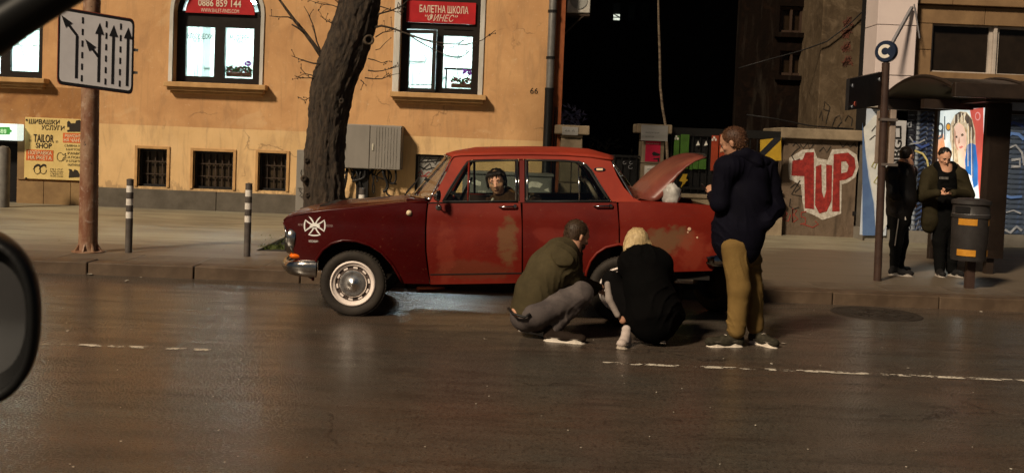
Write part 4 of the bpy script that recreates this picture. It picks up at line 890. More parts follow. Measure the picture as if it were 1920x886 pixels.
# ================================================================== concrete hut wall with graffiti
YU = 19.3
con = mat_old('grimy concrete', (.145, .105, .075), (.10, .072, .05), (.08, .055, .038))
hut = thing('concrete_kiosk', at(1540, 440, YU), 'grimy concrete box wall painted with big red letters', 'kiosk')
a, b, c, d = rect(1466, 262, 1619, 442, YU); obj('wall', G().box(a, b, YU, YU + 1.2, .1, d), con, hut, bevel=.01)
obj('cap', G().box(a - .1, b + .05, YU - .12, YU + 1.3, d, d + .20), stone_m, hut, bevel=.02)
g = G(); g.bar(at(1462, 241, YU), at(1595, 243, YU), .03); obj('cap_rail', g, black_m, hut); px_box('hatch', (1598, 396, 1606, 404), YU - .001, .01, black_m, hut)
px_box('edge_strip', (1608, 262, 1620, 440), YU - .003, .03, plinth_m, hut)
wsp = M('white spray paint', (.50, .46, .41), (.36, .32, .27), 14, .8, lo=.45, hi=.55); rsp = M('red wall paint', (.30, .028, .022), (.17, .016, .014), 9, .8, lo=.4, hi=.6, bs=.4)
obj('letter_outline', plate([(1478, 313), (1480, 296), (1504, 281), (1526, 279), (1532, 296), (1552, 300), (1560, 280), (1590, 279), (1606, 290), (1610, 312), (1604, 332), (1588, 343), (1578, 345), (1577, 400), (1562, 406), (1542, 412), (1524, 402), (1508, 396), (1504, 374), (1502, 346), (1480, 336)], YU - .001, .004), wsp, hut)
obj('letter', plate([(1485, 308), (1486, 301), (1505, 299), (1510, 286), (1526, 285), (1526, 392), (1509, 390), (1508, 330), (1484, 329)], YU - .006, .004), rsp, hut)
obj('letter', plate([(1530, 312), (1540, 308), (1541, 360), (1545, 372), (1549, 358), (1549, 308), (1560, 310), (1559, 376), (1550, 396), (1536, 400), (1528, 384)], YU - .007, .004), rsp, hut)
obj('letter', sheet(pxpoly([(1563, 289), (1590, 286), (1602, 296), (1604, 314), (1598, 330), (1584, 337), (1574, 338), (1574, 396), (1560, 396)], YU), [pxpoly([(1577, 303), (1586, 302), (1591, 311), (1588, 322), (1577, 325)], YU)], wallmap(YU - .011), .004), rsp, hut)
for pts in ([(1486, 274), (1492, 268), (1500, 276), (1490, 284), (1484, 292), (1490, 302), (1500, 298)], [(1500, 270), (1506, 278), (1514, 268), (1518, 280), (1526, 270)], [(1536, 284), (1544, 276), (1550, 286), (1558, 274)], [(1574, 266), (1580, 276), (1588, 268), (1594, 276), (1602, 268), (1606, 276)], [(1482, 352), (1492, 344), (1500, 352), (1490, 360)], [(1500, 338), (1484, 364), (1504, 368)], [(1482, 372), (1480, 386), (1488, 392), (1498, 388)]): stroke('tag_stroke', pts, 2.2, YU - .002, bsp, hut)
for pts in ([(1466, 402), (1470, 392), (1476, 400), (1466, 412), (1478, 414), (1482, 402)], [(1486, 390), (1486, 416), (1486, 392), (1494, 394), (1488, 402), (1496, 410), (1487, 416)], [(1512, 396), (1502, 398), (1502, 406), (1510, 408), (1510, 418), (1500, 420)], [(1506, 420), (1524, 426), (1534, 420), (1528, 414)]): stroke('tag_stroke', pts, 2.2, YU - .003, M('dull red spray', (.25, .05, .035), None, 8, .8), hut)
# yellow and black barrier board
bar = thing('barrier_board', at(1450, 320, YG - .3), 'yellow and black barrier board leaning beside the graffiti wall', 'barrier'); YY = YG - .25
obj('board', plate([(1425, 262), (1464, 258), (1464, 301), (1425, 301)], YY, .03), yel, bar); obj('black_stripe', plate([(1425, 285), (1452, 258), (1464, 258), (1464, 262), (1425, 300)], YY - .032, .003), blk, bar)

# ================================================================== shop building at right
YS = 18.9
pk = M('pinkish cladding panel', (.66, .56, .53), (.58, .49, .47), 1.2, .5); bs_ = M('beige facade stone', (.235, .145, .072), (.15, .09, .045), 1.6, .85, bs=.4)
shop = thing('shop_building', (at(1780, 300, YS).x, YS, .13), 'beige stone shop building with pink panels and blue graffitied shutters at right', 'building')
xs0, xs1 = at(1632, 100, YS).x, 16.0
px0 = rect(1634, 0, 1706, 190, YS)
zf = at(1690, 190, YS).z
for k in range(5):
    z0 = [zf, at(1670, 143, YS).z, at(1670, 50, YS).z, at(1670, -60, YS).z, at(1670, -170, YS).z][k]; z1 = [at(1670, 143, YS).z, at(1670, 50, YS).z, at(1670, -60, YS).z, at(1670, -170, YS).z, 10][k]
    obj('cladding_panel', G().box(px0[0], px0[1], YS - .25, YS + .6, z0 + .004, z1 - .008), pk, shop, bevel=.006)
# stone blocks with window hole
wa = rect(1752, 47, 1860, 136, YS); wb = rect(1876, 54, 1990, 142, YS); xa = px0[1] + .01
zt0 = wa[3]; zr = [zf] + [zf + (zt0 - zf) * (k + 1) / 3 for k in range(3)]
for k in range(3): obj('facing_block', G().box(xa, wa[0] - .05, YS, YS + .5, zr[k] + .003, zr[k + 1] - .006), bs_, shop, bevel=.01)
g = zt0
for r in range(6):
    x = xa + (0 if r % 2 else -.0)
    while x < xs1: L = 1.35 if not (r % 2 and x == xa) else .7; obj('facing_block', G().box(x, min(x + L - .008, xs1), YS - (.10 if r == 1 else 0), YS + .5, g + .003, g + [.34, .12, .55, .55, .55, .55][r] - .006), bs_, shop, bevel=.01); x += L
    g += [.34, .12, .55, .55, .55, .55][r]
obj('window_band', G().box(wa[0] - .05, xs1, YS + .002, YS + .5, zf, wa[2]), bs_, shop)
fr = M('pale window frame', (.46, .40, .35)); 
for q in (wa, wb):
    o = obj('window', bars_frame(q[0] - .045, q[1] + .045, q[2] - .03, q[3] + .04, .06, YS + .12, .08), fr, shop); obj('pane', G().box(q[0], q[1], YS + .17, YS + .175, q[2], q[3]), M('black shop glass', (.012, .009, .007), (.02, .014, .01), 3, .12), o)
obj('mullion', G().box(wa[1] + .045, wb[0] - .045, YS + .05, YS + .2, wa[2] - .03, wa[3] + .04), fr, shop, bevel=.01); obj('core', G().box(wa[0] - .05, xs1, YS + .22, YS + .5, zf, zt0), dark_m, shop)
# fascia strips
ww = M('white fascia', (.62, .56, .48), (.5, .45, .38), 2, .5)
zq = at(1710, 196, YS - .5)
obj('fascia', G().box(at(1640, 196, YS - .5).x, xs1, YS - .5, YS - .1, zq.z - .07, zq.z + .06), ww, shop, bevel=.01); obj('fascia_top', G().box(at(1640, 196, YS - .5).x, xs1, YS - .52, YS, zq.z + .062, zq.z + .14), black_m, shop)
# shutters with slats
def mat_shut(name, base, seed, dk_):
    m, nt, b = new_mat(name); co = tex_coord(nt); mp = nt.nodes.new('ShaderNodeMapping'); mp.inputs['Location'].default_value = (seed, seed, seed); nt.links.new(co, mp.inputs[0]); co = mp.outputs[0]
    n = nz(nt, co, 1.3, 3, .5, 1.6); n2 = nz(nt, co, 2.1, 2, .4, 2.4); n3 = nz(nt, co, 8, 4, .6)
    c = mixc(nt, ramp(nt, n, .44, .5), base, dk_); c = mixc(nt, ramp(nt, n2, .54, .60), c, (.27, .31, .37)); c = mixc(nt, mth(nt, 'MULTIPLY', ramp(nt, n, .58, .62), .8), c, (.06, .10, .22)); c = mixc(nt, mth(nt, 'MULTIPLY', ramp(nt, n3, .5, .7), .4), c, (.03, .04, .06))
    nt.links.new(c, b.inputs['Base Color']); b.inputs['Roughness'].default_value = .45; return m
sh_r = mat_shut('blue sprayed shutter', (.11, .15, .21), 3.0, (.05, .07, .11)); sh_l = mat_shut('dark blue sprayed shutter', (.03, .045, .10), 9.0, (.012, .013, .02))
z0s, z1s = .13, at(1710, 204, YS - .2).z
def shutter(px0, px1, mat, label, Y=YS - .2, zb=.35):
    x0, x1 = at(px0, 320, Y).x, at(px1, 320, Y).x; r = thing('roller_shutter', ((x0 + x1) / 2, Y, zb), label, 'shutter'); z = zb; g = G(); g.box(0, x1 - x0, 0, .02, 0, .088); g.box(.0, x1 - x0, -.012, 0, .018, .07)
    o0 = None
    while z < z1s:
        if o0 is None:
            gg = G(); gg.v = [(v[0] + x0, v[1] + Y, v[2] + z) for v in g.v]; gg.f = g.f; o0 = obj('slat', gg, mat, r, bevel=.006, seg=1)
        else:
            o = o0.copy(); COL.objects.link(o); o.location.z = z - zb; 
        z += .092
    return r
def shutter_parent(r):
    pass
s1 = shutter(1878, 2080, sh_r, 'blue slatted roller shutter with white graffiti at the right edge'); s2 = shutter(1697, 1752, sh_l, 'dark blue slatted roller shutter covered in graffiti behind the two waiting men')
# (the copies keep the parent of the first slat)
obj('lower_wall', G().box(xs0, xs1, YS - .25, YS + .5, .1, .35), M('grey shop plinth', (.22, .20, .17), (.16, .145, .12), 3, .7, bs=.3), shop)
obj('pier', G().box(at(1752, 320, YS - .2).x, at(1878, 320, YS - .2).x, YS - .22, YS + .3, .35, z1s), M('shop dark pier', (.02, .02, .022)), shop)
obj('rear_wall', G().box(xs0, xs1, YS + .4, YS + .6, .1, 10), dark_m, shop)
# blue-white glass panel with wave and the tall vertical banner
bl = M('pale poster print', (.50, .55, .62), (.36, .42, .52), 2, .3); YV = YS - .27
gp = thing('window_poster', at(1640, 440, YV), 'tall pale blue window poster with a white wave beside the graffiti wall', 'poster')
px_box('panel', (1618, 205, 1667, 441), YV, .03, bl, gp, bevel=.004)
obj('blue_wave', plate([(1617, 230), (1622, 280), (1628, 330), (1638, 380), (1642, 441), (1617, 441)], YV - .032, .004), M('mid blue print', (.10, .17, .33), (.07, .12, .26), 2, .3), gp)
obj('white_wave', plate([(1619, 240), (1640, 216), (1662, 214), (1663, 420), (1652, 440), (1648, 438), (1642, 390), (1631, 330), (1623, 285)], YV - .037, .004), M('white print', (.66, .66, .64), (.5, .52, .52), 3, .3), gp)
for pts, m_ in (([(1634, 246), (1642, 236), (1652, 244), (1656, 236)], bsp), ([(1630, 262), (1640, 254), (1650, 262), (1660, 252)], bsp), ([(1646, 300), (1640, 316), (1634, 312), (1642, 298), (1655, 292), (1660, 300)], M('olive marker', (.33, .30, .04))), ([(1660, 320), (1646, 330), (1638, 342), (1648, 346), (1656, 330)], MATS['olive marker']), ([(1650, 268), (1656, 290), (1650, 300)], bsp)): stroke('marker_stroke', pts, 1.5, YV - .045, m_, gp)
bn = px_box('vertical_banner', (1668, 226, 1697, 306), YS - .3, .02, M('greyish banner', (.46, .46, .47), (.38, .38, .40), 3, .4), None); props(bn, 'upright pale banner with turned black letters behind the man in black', 'banner')
a, b, c, d = rect(1674, 262, 1690, 302, YS - .33)
T_ = lambda u, v, dd: Vector((b - (v - a), YS - .33 - dd, c + (u - c)))
g0 = text('lettering', 'IBG', ink, bn, c, d, a, b, YS - .33, M_=lambda u, v, dd: Vector((a + b - v, YS - .33 - dd, u)), bold=.015)
obj('square_mark', sheet(pxpoly([(1676, 236), (1690, 236), (1690, 260), (1676, 260)], YS - .33), [pxpoly([(1679, 239), (1687, 239), (1687, 257), (1679, 257)], YS - .33)], wallmap(YS - .33), -.004), ink, bn)
wh = M('white graffiti', (.36, .38, .42), (.2, .22, .26), 9, .6); bg2 = M('blue graffiti', (.05, .09, .30), None, 5, .5); yg = M('yellow graffiti', (.60, .52, .22), None, 5, .6)
for pts, m_, w_ in (([(1702, 232), (1708, 228), (1708, 238), (1702, 238), (1702, 230)], wh, 2.5), ([(1705, 256), (1712, 266), (1704, 270), (1722, 268), (1734, 262)], wh, 3), ([(1715, 282), (1730, 288), (1738, 300), (1740, 312)], yg, 3.5), ([(1712, 266), (1728, 276), (1742, 270)], bg2, 5), ([(1708, 372), (1722, 366), (1730, 376)], wh, 3), ([(1702, 420), (1708, 434), (1712, 414), (1716, 436), (1722, 412), (1724, 436), (1732, 414), (1736, 434), (1742, 420)], wh, 2.2), ([(1710, 440), (1726, 436), (1742, 442)], wh, 2), ([(1726, 396), (1738, 386), (1746, 400)], bg2, 4)): stroke('graffiti_stroke', pts, w_, YS - .222, m_, s2)
for pts, m_, w_ in (([(1882, 300), (1890, 278), (1904, 272), (1916, 286), (1920, 310)], wh, 4), ([(1896, 300), (1912, 298), (1912, 312), (1896, 312)], wh, 5), ([(1884, 262), (1896, 250), (1910, 252), (1920, 262)], M('mid blue graffiti', (.10, .2, .5)), 6), ([(1880, 366), (1896, 370), (1916, 368)], MATS['mid blue graffiti'], 5), ([(1886, 398), (1900, 394), (1914, 400)], wh, 3), ([(1884, 430), (1894, 436), (1906, 424), (1916, 432)], wh, 5), ([(1882, 238), (1900, 230), (1918, 236)], bg2, 6)): stroke('graffiti_stroke', pts, w_, YS - .222, m_, s1)
# loose stay rod against the pink panels
g = G(); g.bar(at(1670, 86, YS - .8), at(1710, 14, YS - .3), .05); g.bar(at(1714, 8, YS - .31), at(1724, 72, YS - .31), .02); o = obj('stay_rod', g, M('grey rod', (.20, .19, .2))); props(o, 'slanting grey stay rod in front of the pink cladding', 'rod')
# ================================================================== bus stop post with round C sign
c = gr(1645, 526, KZ - .01); YC = c.y
stp = thing('sign_post', (c.x, YC, .13), 'brown metal post with round C sign and black direction board', 'sign post'); brn = M('brown painted post', (.055, .032, .024), (.035, .02, .016), 8, .5)
tp_ = at(1661, 118, YC); g = G(); g.tube([(c.x, YC, .13), (tp_.x, YC, tp_.z)], .047, 16); obj('post', g, brn, stp, smooth=40)
g = G(); g.tube([(tp_.x, YC, tp_.z), (tp_.x, YC, tp_.z + .06)], .03, 10); obj('neck', g, black_m, stp)
dc = at(1662, 97, YC); ax = Vector((-.62, -.78, 0)).normalized()
g = G(); g.lathe(dc - ax * .045, ax, [(.001, 0), (.125, 0), (.135, .02), (.135, .07), (.125, .09), (.001, .09)], 32); disc = obj('round_sign', g, M('dark navy sign', (.012, .02, .045), None, 5, .35), stp, smooth=40)
ux = Vector((-ax.y, ax.x, 0)) * 1.0
if ux.x < 0: ux = -ux
C_ = lambda r, t: dc + ax * .05 + ux * (r * math.cos(t)) + Vector((0, 0, r * math.sin(t)))
g = G(); n = 22; rows = [[C_(.045, PI * .25 + PI * 1.5 * i / n), C_(.085, PI * .25 + PI * 1.5 * i / n)] for i in range(n + 1)]; g.grid(rows); obj('letter', g, M('cream white', (.72, .66, .58)), disc)
# board to the left, receding towards us
p0, p1 = at(1652, 168, YC - .02), at(1592, 175, YC - .75)
zt1, zb1 = at(1652, 135, YC).z, at(1652, 198, YC).z
g = G(); u = (p1 - p0); u.z = 0; nn = Vector((u.y, -u.x, 0)).normalized() * .04
A3 = Vector((p0.x, p0.y, 0)); B3 = Vector((p1.x, p1.y, 0)); 
zbl = at(1592, 207, YC - .75).z; ztl = at(1593, 148, YC - .75).z
g.ngon([A3 + Vector((0, 0, zb1)), B3 + Vector((0, 0, zbl)), B3 + Vector((0, 0, ztl)), A3 + Vector((0, 0, zt1))], nn); bd = obj('direction_board', g, M('black board film', (.014, .012, .012), None, 5, .35), stp)
def bp(x, y, r, m_):
    t = (x - 1652) / (1592 - 1652); q = A3.lerp(B3, t); z = at(x, y, q.y).z; s = -nn.normalized() if nn.y > 0 else nn.normalized()
    o_ = (nn if nn.y < 0 else Vector()) + s * .003; g = G(); g.ngon([q + Vector((0, 0, z)) + o_ + u.normalized() * r * math.cos(k * PI / 6) + Vector((0, 0, r * math.sin(k * PI / 6))) for k in range(12)], s * .008); obj('fixing', g, m_, bd)
bp(1647, 149, .022, wh); bp(1597, 161, .022, wh); bp(1603, 195, .03, M('red sticker', (.4, .08, .05))); bp(1598, 200, .018, wh)
g = G(); q = rect(1667, 206, 1678, 308, YC + .02); g.box(q[0], q[1], YC - .0, YC + .5, q[2], q[3]); obj('timetable_case', g, M('pale case', (.30, .24, .20), (.22, .17, .14), 4, .5), stp, bevel=.01)
for y in (222, 306): q = rect(1650, y, 1680, y + 5, YC); g = G(); g.box(q[0], q[1], YC - .06, YC + .06, q[2], q[3]); obj('clamp', g, M('grey clamp', (.12, .10, .09)), stp)
# ================================================================== bus shelter with light box
sm = M('dark brown shelter metal', (.028, .018, .013), (.018, .012, .009), 6, .5)
bsx = at(1848, 300, 13.9).x
shl = thing('bus_shelter', (bsx, 14.6, .13), 'dark metal bus shelter with vaulted roof at the right edge', 'bus shelter')
Yn, Yf = 13.75, 15.3; xL = 6.45; xRr = 11.0
zE = at(1800, 190, 14.2).z
# light box, perpendicular to the street
LA = at(1845, 300, 13.9); LB = at(1757, 300, 15.35)
zt2 = at(1845, 190, 13.9).z; zb2 = at(1845, 474, 13.9).z
du = Vector((LB.x - LA.x, LB.y - LA.y, 0)); Lw = du.length; du.normalize(); ln = Vector((-du.y, du.x, 0)); ln = ln if ln.x < 0 else -ln
def lb(u, v, d=0): return Vector((LA.x, LA.y, 0)) + du * (Lw - u * Lw) + Vector((0, 0, zb2 + v * (zt2 - zb2))) + ln * d   # u: 0 far/left .. 1 near/right
def lplate(pts, d0, d1): g = G(); g.ngon([lb(u, v, d0) for u, v in pts], ln * (d1 - d0)); return g
lbx = thing('light_box', (LA.x, LA.y, .13), 'backlit advertising light box with a portrait of a fair-haired woman', 'light box')
g = G()
for q in (((-.06, -.03), (1.06, -.03), (1.06, .02), (-.06, .02)), ((-.06, .96), (1.06, .96), (1.06, 1.02), (-.06, 1.02)), ((-.06, .02), (.0, .02), (.0, .96), (-.06, .96)), ((1.0, .02), (1.06, .02), (1.06, .96), (1.0, .96))): g.ngon([lb(a_, b_2, -.30) for a_, b_2 in q], ln * .33)
obj('frame', g, sm, lbx); obj('casing', lplate([(-.06, -.03), (1.06, -.03), (1.06, 1.02), (-.06, 1.02)], -.30, -.02), sm, lbx)
E_ = 1.05
def em(name, c1, c2=None, s=3): return M(name, c1, c2, s, .5, emit=E_)
obj('lit_face', lplate([(0, .02), (1, .02), (1, .96), (0, .96)], -.02, -.008), em('lit poster ground', (.72, .78, .74), (.50, .58, .56), 2), lbx)
def lp(name, pts, d, m_):   # pts in photo pixels, mapped on the box face
    P2 = []
    for x, y in pts:
        r = ray(x, y); t = (Vector((LA.x, LA.y, 0)) - CO).dot(ln) / r.dot(ln); p = CO + r * t; u = 1 - (p - Vector((LA.x, LA.y, 0))).dot(du) / Lw; v = (p.z - zb2) / (zt2 - zb2); P2.append((u, v))
    return obj(name, lplate(P2, d, d + .002), m_, lbx)
skin_e = em('printed skin', (.80, .56, .42), (.70, .44, .32), 3); hair_e = em('printed fair hair', (.34, .24, .12), (.62, .52, .36), 12); hair_d = em('printed dark hair', (.05, .04, .035), (.14, .1, .06), 10)
lp('red_band', [(1818, 205), (1843, 202), (1843, 374), (1836, 374), (1830, 300), (1824, 245)], -.006, em('printed red', (.58, .10, .07), (.5, .08, .06), 3))
lp('hair', [(1782, 232), (1790, 216), (1800, 209), (1812, 210), (1822, 222), (1828, 245), (1829, 285), (1822, 330), (1812, 345), (1800, 346), (1792, 325), (1786, 290), (1781, 262)], -.004, hair_e)
lp('hair_shadow', [(1790, 216), (1798, 210), (1808, 212), (1802, 218), (1796, 226), (1788, 238)], -.0015, hair_d)
lp('hair_lock', [(1812, 212), (1822, 224), (1827, 250), (1824, 268), (1818, 240), (1808, 222)], -.0015, hair_d)
lp('face', [(1790, 238), (1797, 230), (1806, 236), (1811, 250), (1812, 268), (1808, 282), (1801, 288), (1794, 280), (1789, 262)], .001, skin_e)
lp('eye', [(1802, 252), (1806, 250), (1808, 254), (1804, 256)], .0035, hair_d); lp('eye', [(1792, 256), (1795, 254), (1796, 258), (1793, 259)], .0035, hair_d); lp('mouth', [(1798, 276), (1804, 273), (1807, 275), (1802, 279)], .0035, em('printed lips', (.6, .2, .16)))
lp('cheek_shade', [(1790, 240), (1793, 250), (1793, 268), (1798, 282), (1794, 280), (1789, 262)], .003, em('printed shade', (.52, .30, .2)))
lp('nose_shade', [(1799, 256), (1801, 268), (1797, 270), (1797, 266)], .003, MATS['printed shade'])
for k in range(14):
    x_ = 1784 + k * 3.1; y_ = 222 + (abs(k - 6) ** 1.3) * 1.6; L_ = 60 + (k * 37 % 50)
    if 1790 < x_ < 1812: y_, L_ = 212 + abs(k - 6), 16
    lp('hair_streak', [(x_, y_), (x_ + 1.1, y_), (x_ + 2.4 - (k % 3), y_ + L_), (x_ + 1.2 - (k % 3), y_ + L_)], .0045, hair_d if k % 2 else em('printed pale hair', (.8, .7, .52)))
lp('neck', [(1796, 284), (1808, 280), (1812, 300), (1806, 330), (1798, 320)], .0005, skin_e)
lp('blue_top', [(1814, 272), (1822, 268), (1830, 272), (1834, 310), (1834, 346), (1826, 352), (1812, 330), (1810, 300)], .004, em('printed blue', (.03, .16, .46), (.02, .11, .34), 3))
lp('warm_patch', [(1758, 256), (1768, 250), (1772, 276), (1766, 300), (1758, 306)], -.004, em('printed orange brown', (.62, .25, .10), (.6, .4, .3), 5))
lp('letter_ring', ellp(1763, 239, 6, 9, 16), -.004, em('printed grey', (.10, .12, .13))); lp('letter_hole', ellp(1763, 239, 3, 5, 16), -.002, MATS['lit poster ground'])
lp('letter_stem', [(1770, 218), (1772, 218), (1772, 262), (1770, 262)], -.004, MATS['printed grey']); lp('letter_tail', [(1765, 244), (1769, 244), (1767, 258), (1759, 262), (1759, 258), (1764, 254)], -.003, MATS['printed grey'])
lp('letter_ring', ellp(1778, 238, 5, 8, 16), -.004, MATS['printed grey']); lp('orange_dot', ellp(1778, 238, 3.2, 5.5, 16), -.002, em('printed orange', (.85, .38, .05)))
lp('round_badge', ellp(1833, 218, 5, 8, 16), -.003, em('printed pink', (.75, .35, .32))); lp('badge_hole', ellp(1833, 218, 3.4, 6, 16), -.001, MATS['printed red'])
lp('white_card', [(1812, 322), (1822, 330), (1826, 350), (1818, 366), (1808, 340)], .0055, em('printed white', (.9, .92, .88)))
for u in (.02, .98):
    c0 = lb(u, 0, -.16); g = G(); g.box(c0.x - .05, c0.x + .05, c0.y - .05, c0.y + .05, .12, zb2); obj('foot', g, sm, lbx)
# roof vault: eaves along X, arch across Y
rx0, rx1 = at(1718, 180, 14.6).x, 12.0
rows = []; n = 18; y0r, y1r = 13.3, 16.0; ze = at(1862, 182, 13.5).z; zc = .31
for i in range(n + 1):
    t = i / n; y = y0r + (y1r - y0r) * t; z = ze + zc * math.sin(PI * min(1, (t * .92 + .04))) ** .8; rows.append([(rx0, y, z), (rx1, y, z)])
def mat_canopy():
    m, nt, b = new_mat('smoked canopy'); b.inputs['Base Color'].default_value = (.016, .012, .009, 1); b.inputs['Roughness'].default_value = .3; return m
g = G(); g.grid(rows); obj('roof_sheet', g, mat_canopy(), shl, smooth=True, solid=.02)
for xr_ in [rx0 + .02 + k * 1.05 for k in range(6)]:
    g = G(); g.tube([(xr_, r[0][1], r[0][2] + .01) for r in rows], .03, 6); obj('roof_rib', g, sm, shl)
g = G(); g.box(rx0 - .03, rx1, y0r - .05, y0r + .06, ze - .03, ze + .16); obj('front_beam', g, sm, shl, bevel=.01); g = G(); g.box(rx0 - .03, rx1, y1r - .06, y1r + .05, ze - .1, ze + .1); obj('rear_beam', g, sm, shl, bevel=.01)
g = G(); g.box(LA.x - .2, rx1, 13.5, 15.6, ze - .06, ze - .02); obj('ceiling_plate', g, sm, shl); g = G(); g.box(rx0, LA.x + .3, 14.3, 14.42, ze - .14, ze - .01); obj('cross_beam', g, sm, shl)
for (x, y) in ((LA.x + .12, 15.75), (9.6, 15.75), (9.6, 13.6)): obj('post', G().box(x - .05, x + .05, y - .05, y + .05, .12, ze), sm, shl, bevel=.01)
for (y) in (210, 222): pass
# ================================================================== litter bin
c = gr(1812, 540, KZ - .01); YBn = c.y; bn_ = thing('litter_bin', (c.x, YBn, .13), 'dark round litter bin with orange stripes on a single leg near the kerb', 'litter bin')
bm_ = M('dark grey bin', (.035, .031, .030), (.024, .021, .02), 7, .5); zt_b, zb_b = at(1816, 378, YBn).z, at(1812, 487, YBn).z; R1 = 33 * YBn / FP; zl_ = at(1814, 408, YBn).z
g = G(); g.lathe((c.x, YBn, zb_b), (0, 0, 1), [(.001, 0), (R1 * .92, 0), (R1 * .95, .02), (R1, zl_ - zb_b), (R1 * .9, zl_ - zb_b)], 32); obj('drum', g, bm_, bn_, smooth=40)
g = G(); g.lathe((c.x, YBn, zl_), (0, 0, 1), [(R1 * .92, 0), (R1 * 1.04, .005), (R1 * 1.04, .04), (R1, .05), (R1 * .98, .15), (R1 * 1.07, .17), (R1 * 1.05, .21), (R1 * .7, .235), (.001, .24)], 32); obj('hood', g, bm_, bn_, smooth=40)
g = G(); rows = [[(c.x + R1 * 1.055 * math.sin(a), YBn - R1 * 1.055 * math.cos(a), zl_ + .06), (c.x + R1 * 1.05 * math.sin(a), YBn - R1 * 1.05 * math.cos(a), zl_ + .14)] for a in [math.radians(-75 + 6 * i) for i in range(9)]]; g.grid(rows); obj('opening', g, dark_m, bn_)
ost = M('orange reflective stripe', (.55, .25, .03), (.42, .18, .02), 9, .4)
for (py, a0, a1) in ((414, -62, -3), (414, 42, 68), (471, -62, -3), (471, 42, 68)):
    z = at(1800, py, YBn).z; rr = R1 * 1.006; g = G(); g.grid([[(c.x + rr * math.sin(a), YBn - rr * math.cos(a), z - .038), (c.x + rr * math.sin(a), YBn - rr * math.cos(a), z + .038)] for a in [math.radians(a0 + (a1 - a0) * i / 8) for i in range(9)]]); obj('stripe', g, ost, bn_)
g = G(); g.lathe((c.x, YBn, at(1812, 404, YBn).z), (0, 0, 1), [(R1 * 1.01, 0), (R1 * 1.012, .02), (R1 * 1.005, .03)], 32); obj('rim_band', g, M('grey galvanised band', (.2, .19, .19), None, 5, .4, .6), bn_)
g = G(); g.bar((c.x + .03, YBn, .13), (c.x + .03, YBn, zb_b + .02), .10, .07); obj('leg', g, brn, bn_)
# ================================================================== own car at left edge: door mirror and window frame
own = thing('dark_car', (-.9, .4, 0), 'black door mirror and slanting window frame of the near car at the left picture edge', 'car')
rub = M('black mirror housing', (.008, .008, .008), None, 5, .4)
ym = .85; mc = at(-62, 598, ym); rx_, rz_ = 140 * ym / FP, 165 * ym / FP
g = G(); rows = []
for (s, d) in ((.86, 0), (.92, -.012), (1.0, -.006), (1.03, .02), (1.0, .06), (.85, .10), (.5, .13), (.01, .14)):
    rows.append([((mc.x + rx_ * s * math.copysign(abs(math.cos(a)) ** .75, math.cos(a))) * (1 + max(0, d) / ym) - max(0, d) * .06, ym + d, mc.z + rz_ * s * math.copysign(abs(math.sin(a)) ** .85, math.sin(a))) for a in [2 * PI * k / 48 for k in range(49)]])
g.grid(rows)
for rw_ in rows[:0]: pass
mi = obj('mirror_housing', g, rub, own, smooth=True)
sI = .70
rows = [[(mc.x + rx_ * s * math.copysign(abs(math.cos(a)) ** .75, math.cos(a)), ym + d, mc.z + rz_ * s * math.copysign(abs(math.sin(a)) ** .85, math.sin(a))) for a in [2 * PI * k / 48 for k in range(49)]] for s, d in ((.87, .0), (.70, .012))]
g = G(); g.grid(rows); obj('bezel', g, rub, mi, smooth=True)
g = G(); g.ngon([(mc.x + rx_ * .71 * math.copysign(abs(math.cos(a)) ** .75, math.cos(a)), ym + .013, mc.z + rz_ * .71 * math.copysign(abs(math.sin(a)) ** .85, math.sin(a))) for a in [2 * PI * k / 48 for k in range(48)]], (0, .004, 0)); obj('mirror_glass', g, M('mirror glass', (.22, .22, .22), (.18, .18, .18), 2, .08, 1.0), mi)
g = G(); g.bar((mc.x - .06, ym + .03, mc.z - rz_ * .5), (mc.x - .22, ym - .05, mc.z - .2), .06); obj('mirror_arm', g, rub, mi)
ya = .75; P_ = [at(-260, 190, ya), at(-60, 92, ya), at(20, 38, ya), at(70, 6, ya), at(140, -40, ya), at(300, -120, ya)]
g = G(); g.tube(P_, [.020, .018, .0165, .016, .017, .02], 10); obj('window_frame', g, rub, own, smooth=True)
g = G(); q = P_[0]; g.box(q.x - .5, q.x + .08, ya - .7, ya + .02, .3, mc.z - .16); obj('door_panel', g, rub, own, bevel=.03)
# ================================================================== the red saloon
CY = 10.07; W0 = .775; YNR = CY - W0          # centre plane, half width, near flank plane
car = thing('red_saloon', (at(940, 560, CY).x, CY, 0), 'old faded red four-door saloon with open boot and mismatched panels parked at the kerb', 'car')
def S(px, py, Y=YNR): p = at(px, py, Y); return (p.x, p.z)
def SL(pts, Y=YNR): return [S(x, y, Y) for x, y in pts]
XN = S(528, 415)[0]; XT = S(1345, 400)[0]
ZB = S(1000, 380)[1]; ZC = S(1000, 417)[1]; ZR = S(1000, 296)[1]; ZS = S(1000, 535)[1]
def wid(x, z):                     # half width of the body shell at (x, z)
    if z > ZB - .0: w = (W0 - .035) - (z - ZB) * .42
    elif z > ZC: w = W0 - .002 - .033 * ((z - ZC) / (ZB - ZC)) ** 1.3
    elif z > ZC - .02: w = W0 - .012 + .010 * (z - ZC + .02) / .02
    else:
        t = (ZC - .02 - z) / (ZC - ZS); w = W0 - .012 + .022 * math.sin(min(1, t * 1.15) * PI) ** .8 * 1 - .05 * max(0, t - .35) ** 1.5
    a = max(0, (XN + .75) - x) / .75; w -= .085 * a ** 2.2
    b = max(0, x - (XT - .8)) / .8; w -= .07 * b ** 2
    return w
def sidemap(s, dz=0): return lambda u, v, d: Vector((u, CY - s * (wid(u, v) + dz - d), v))
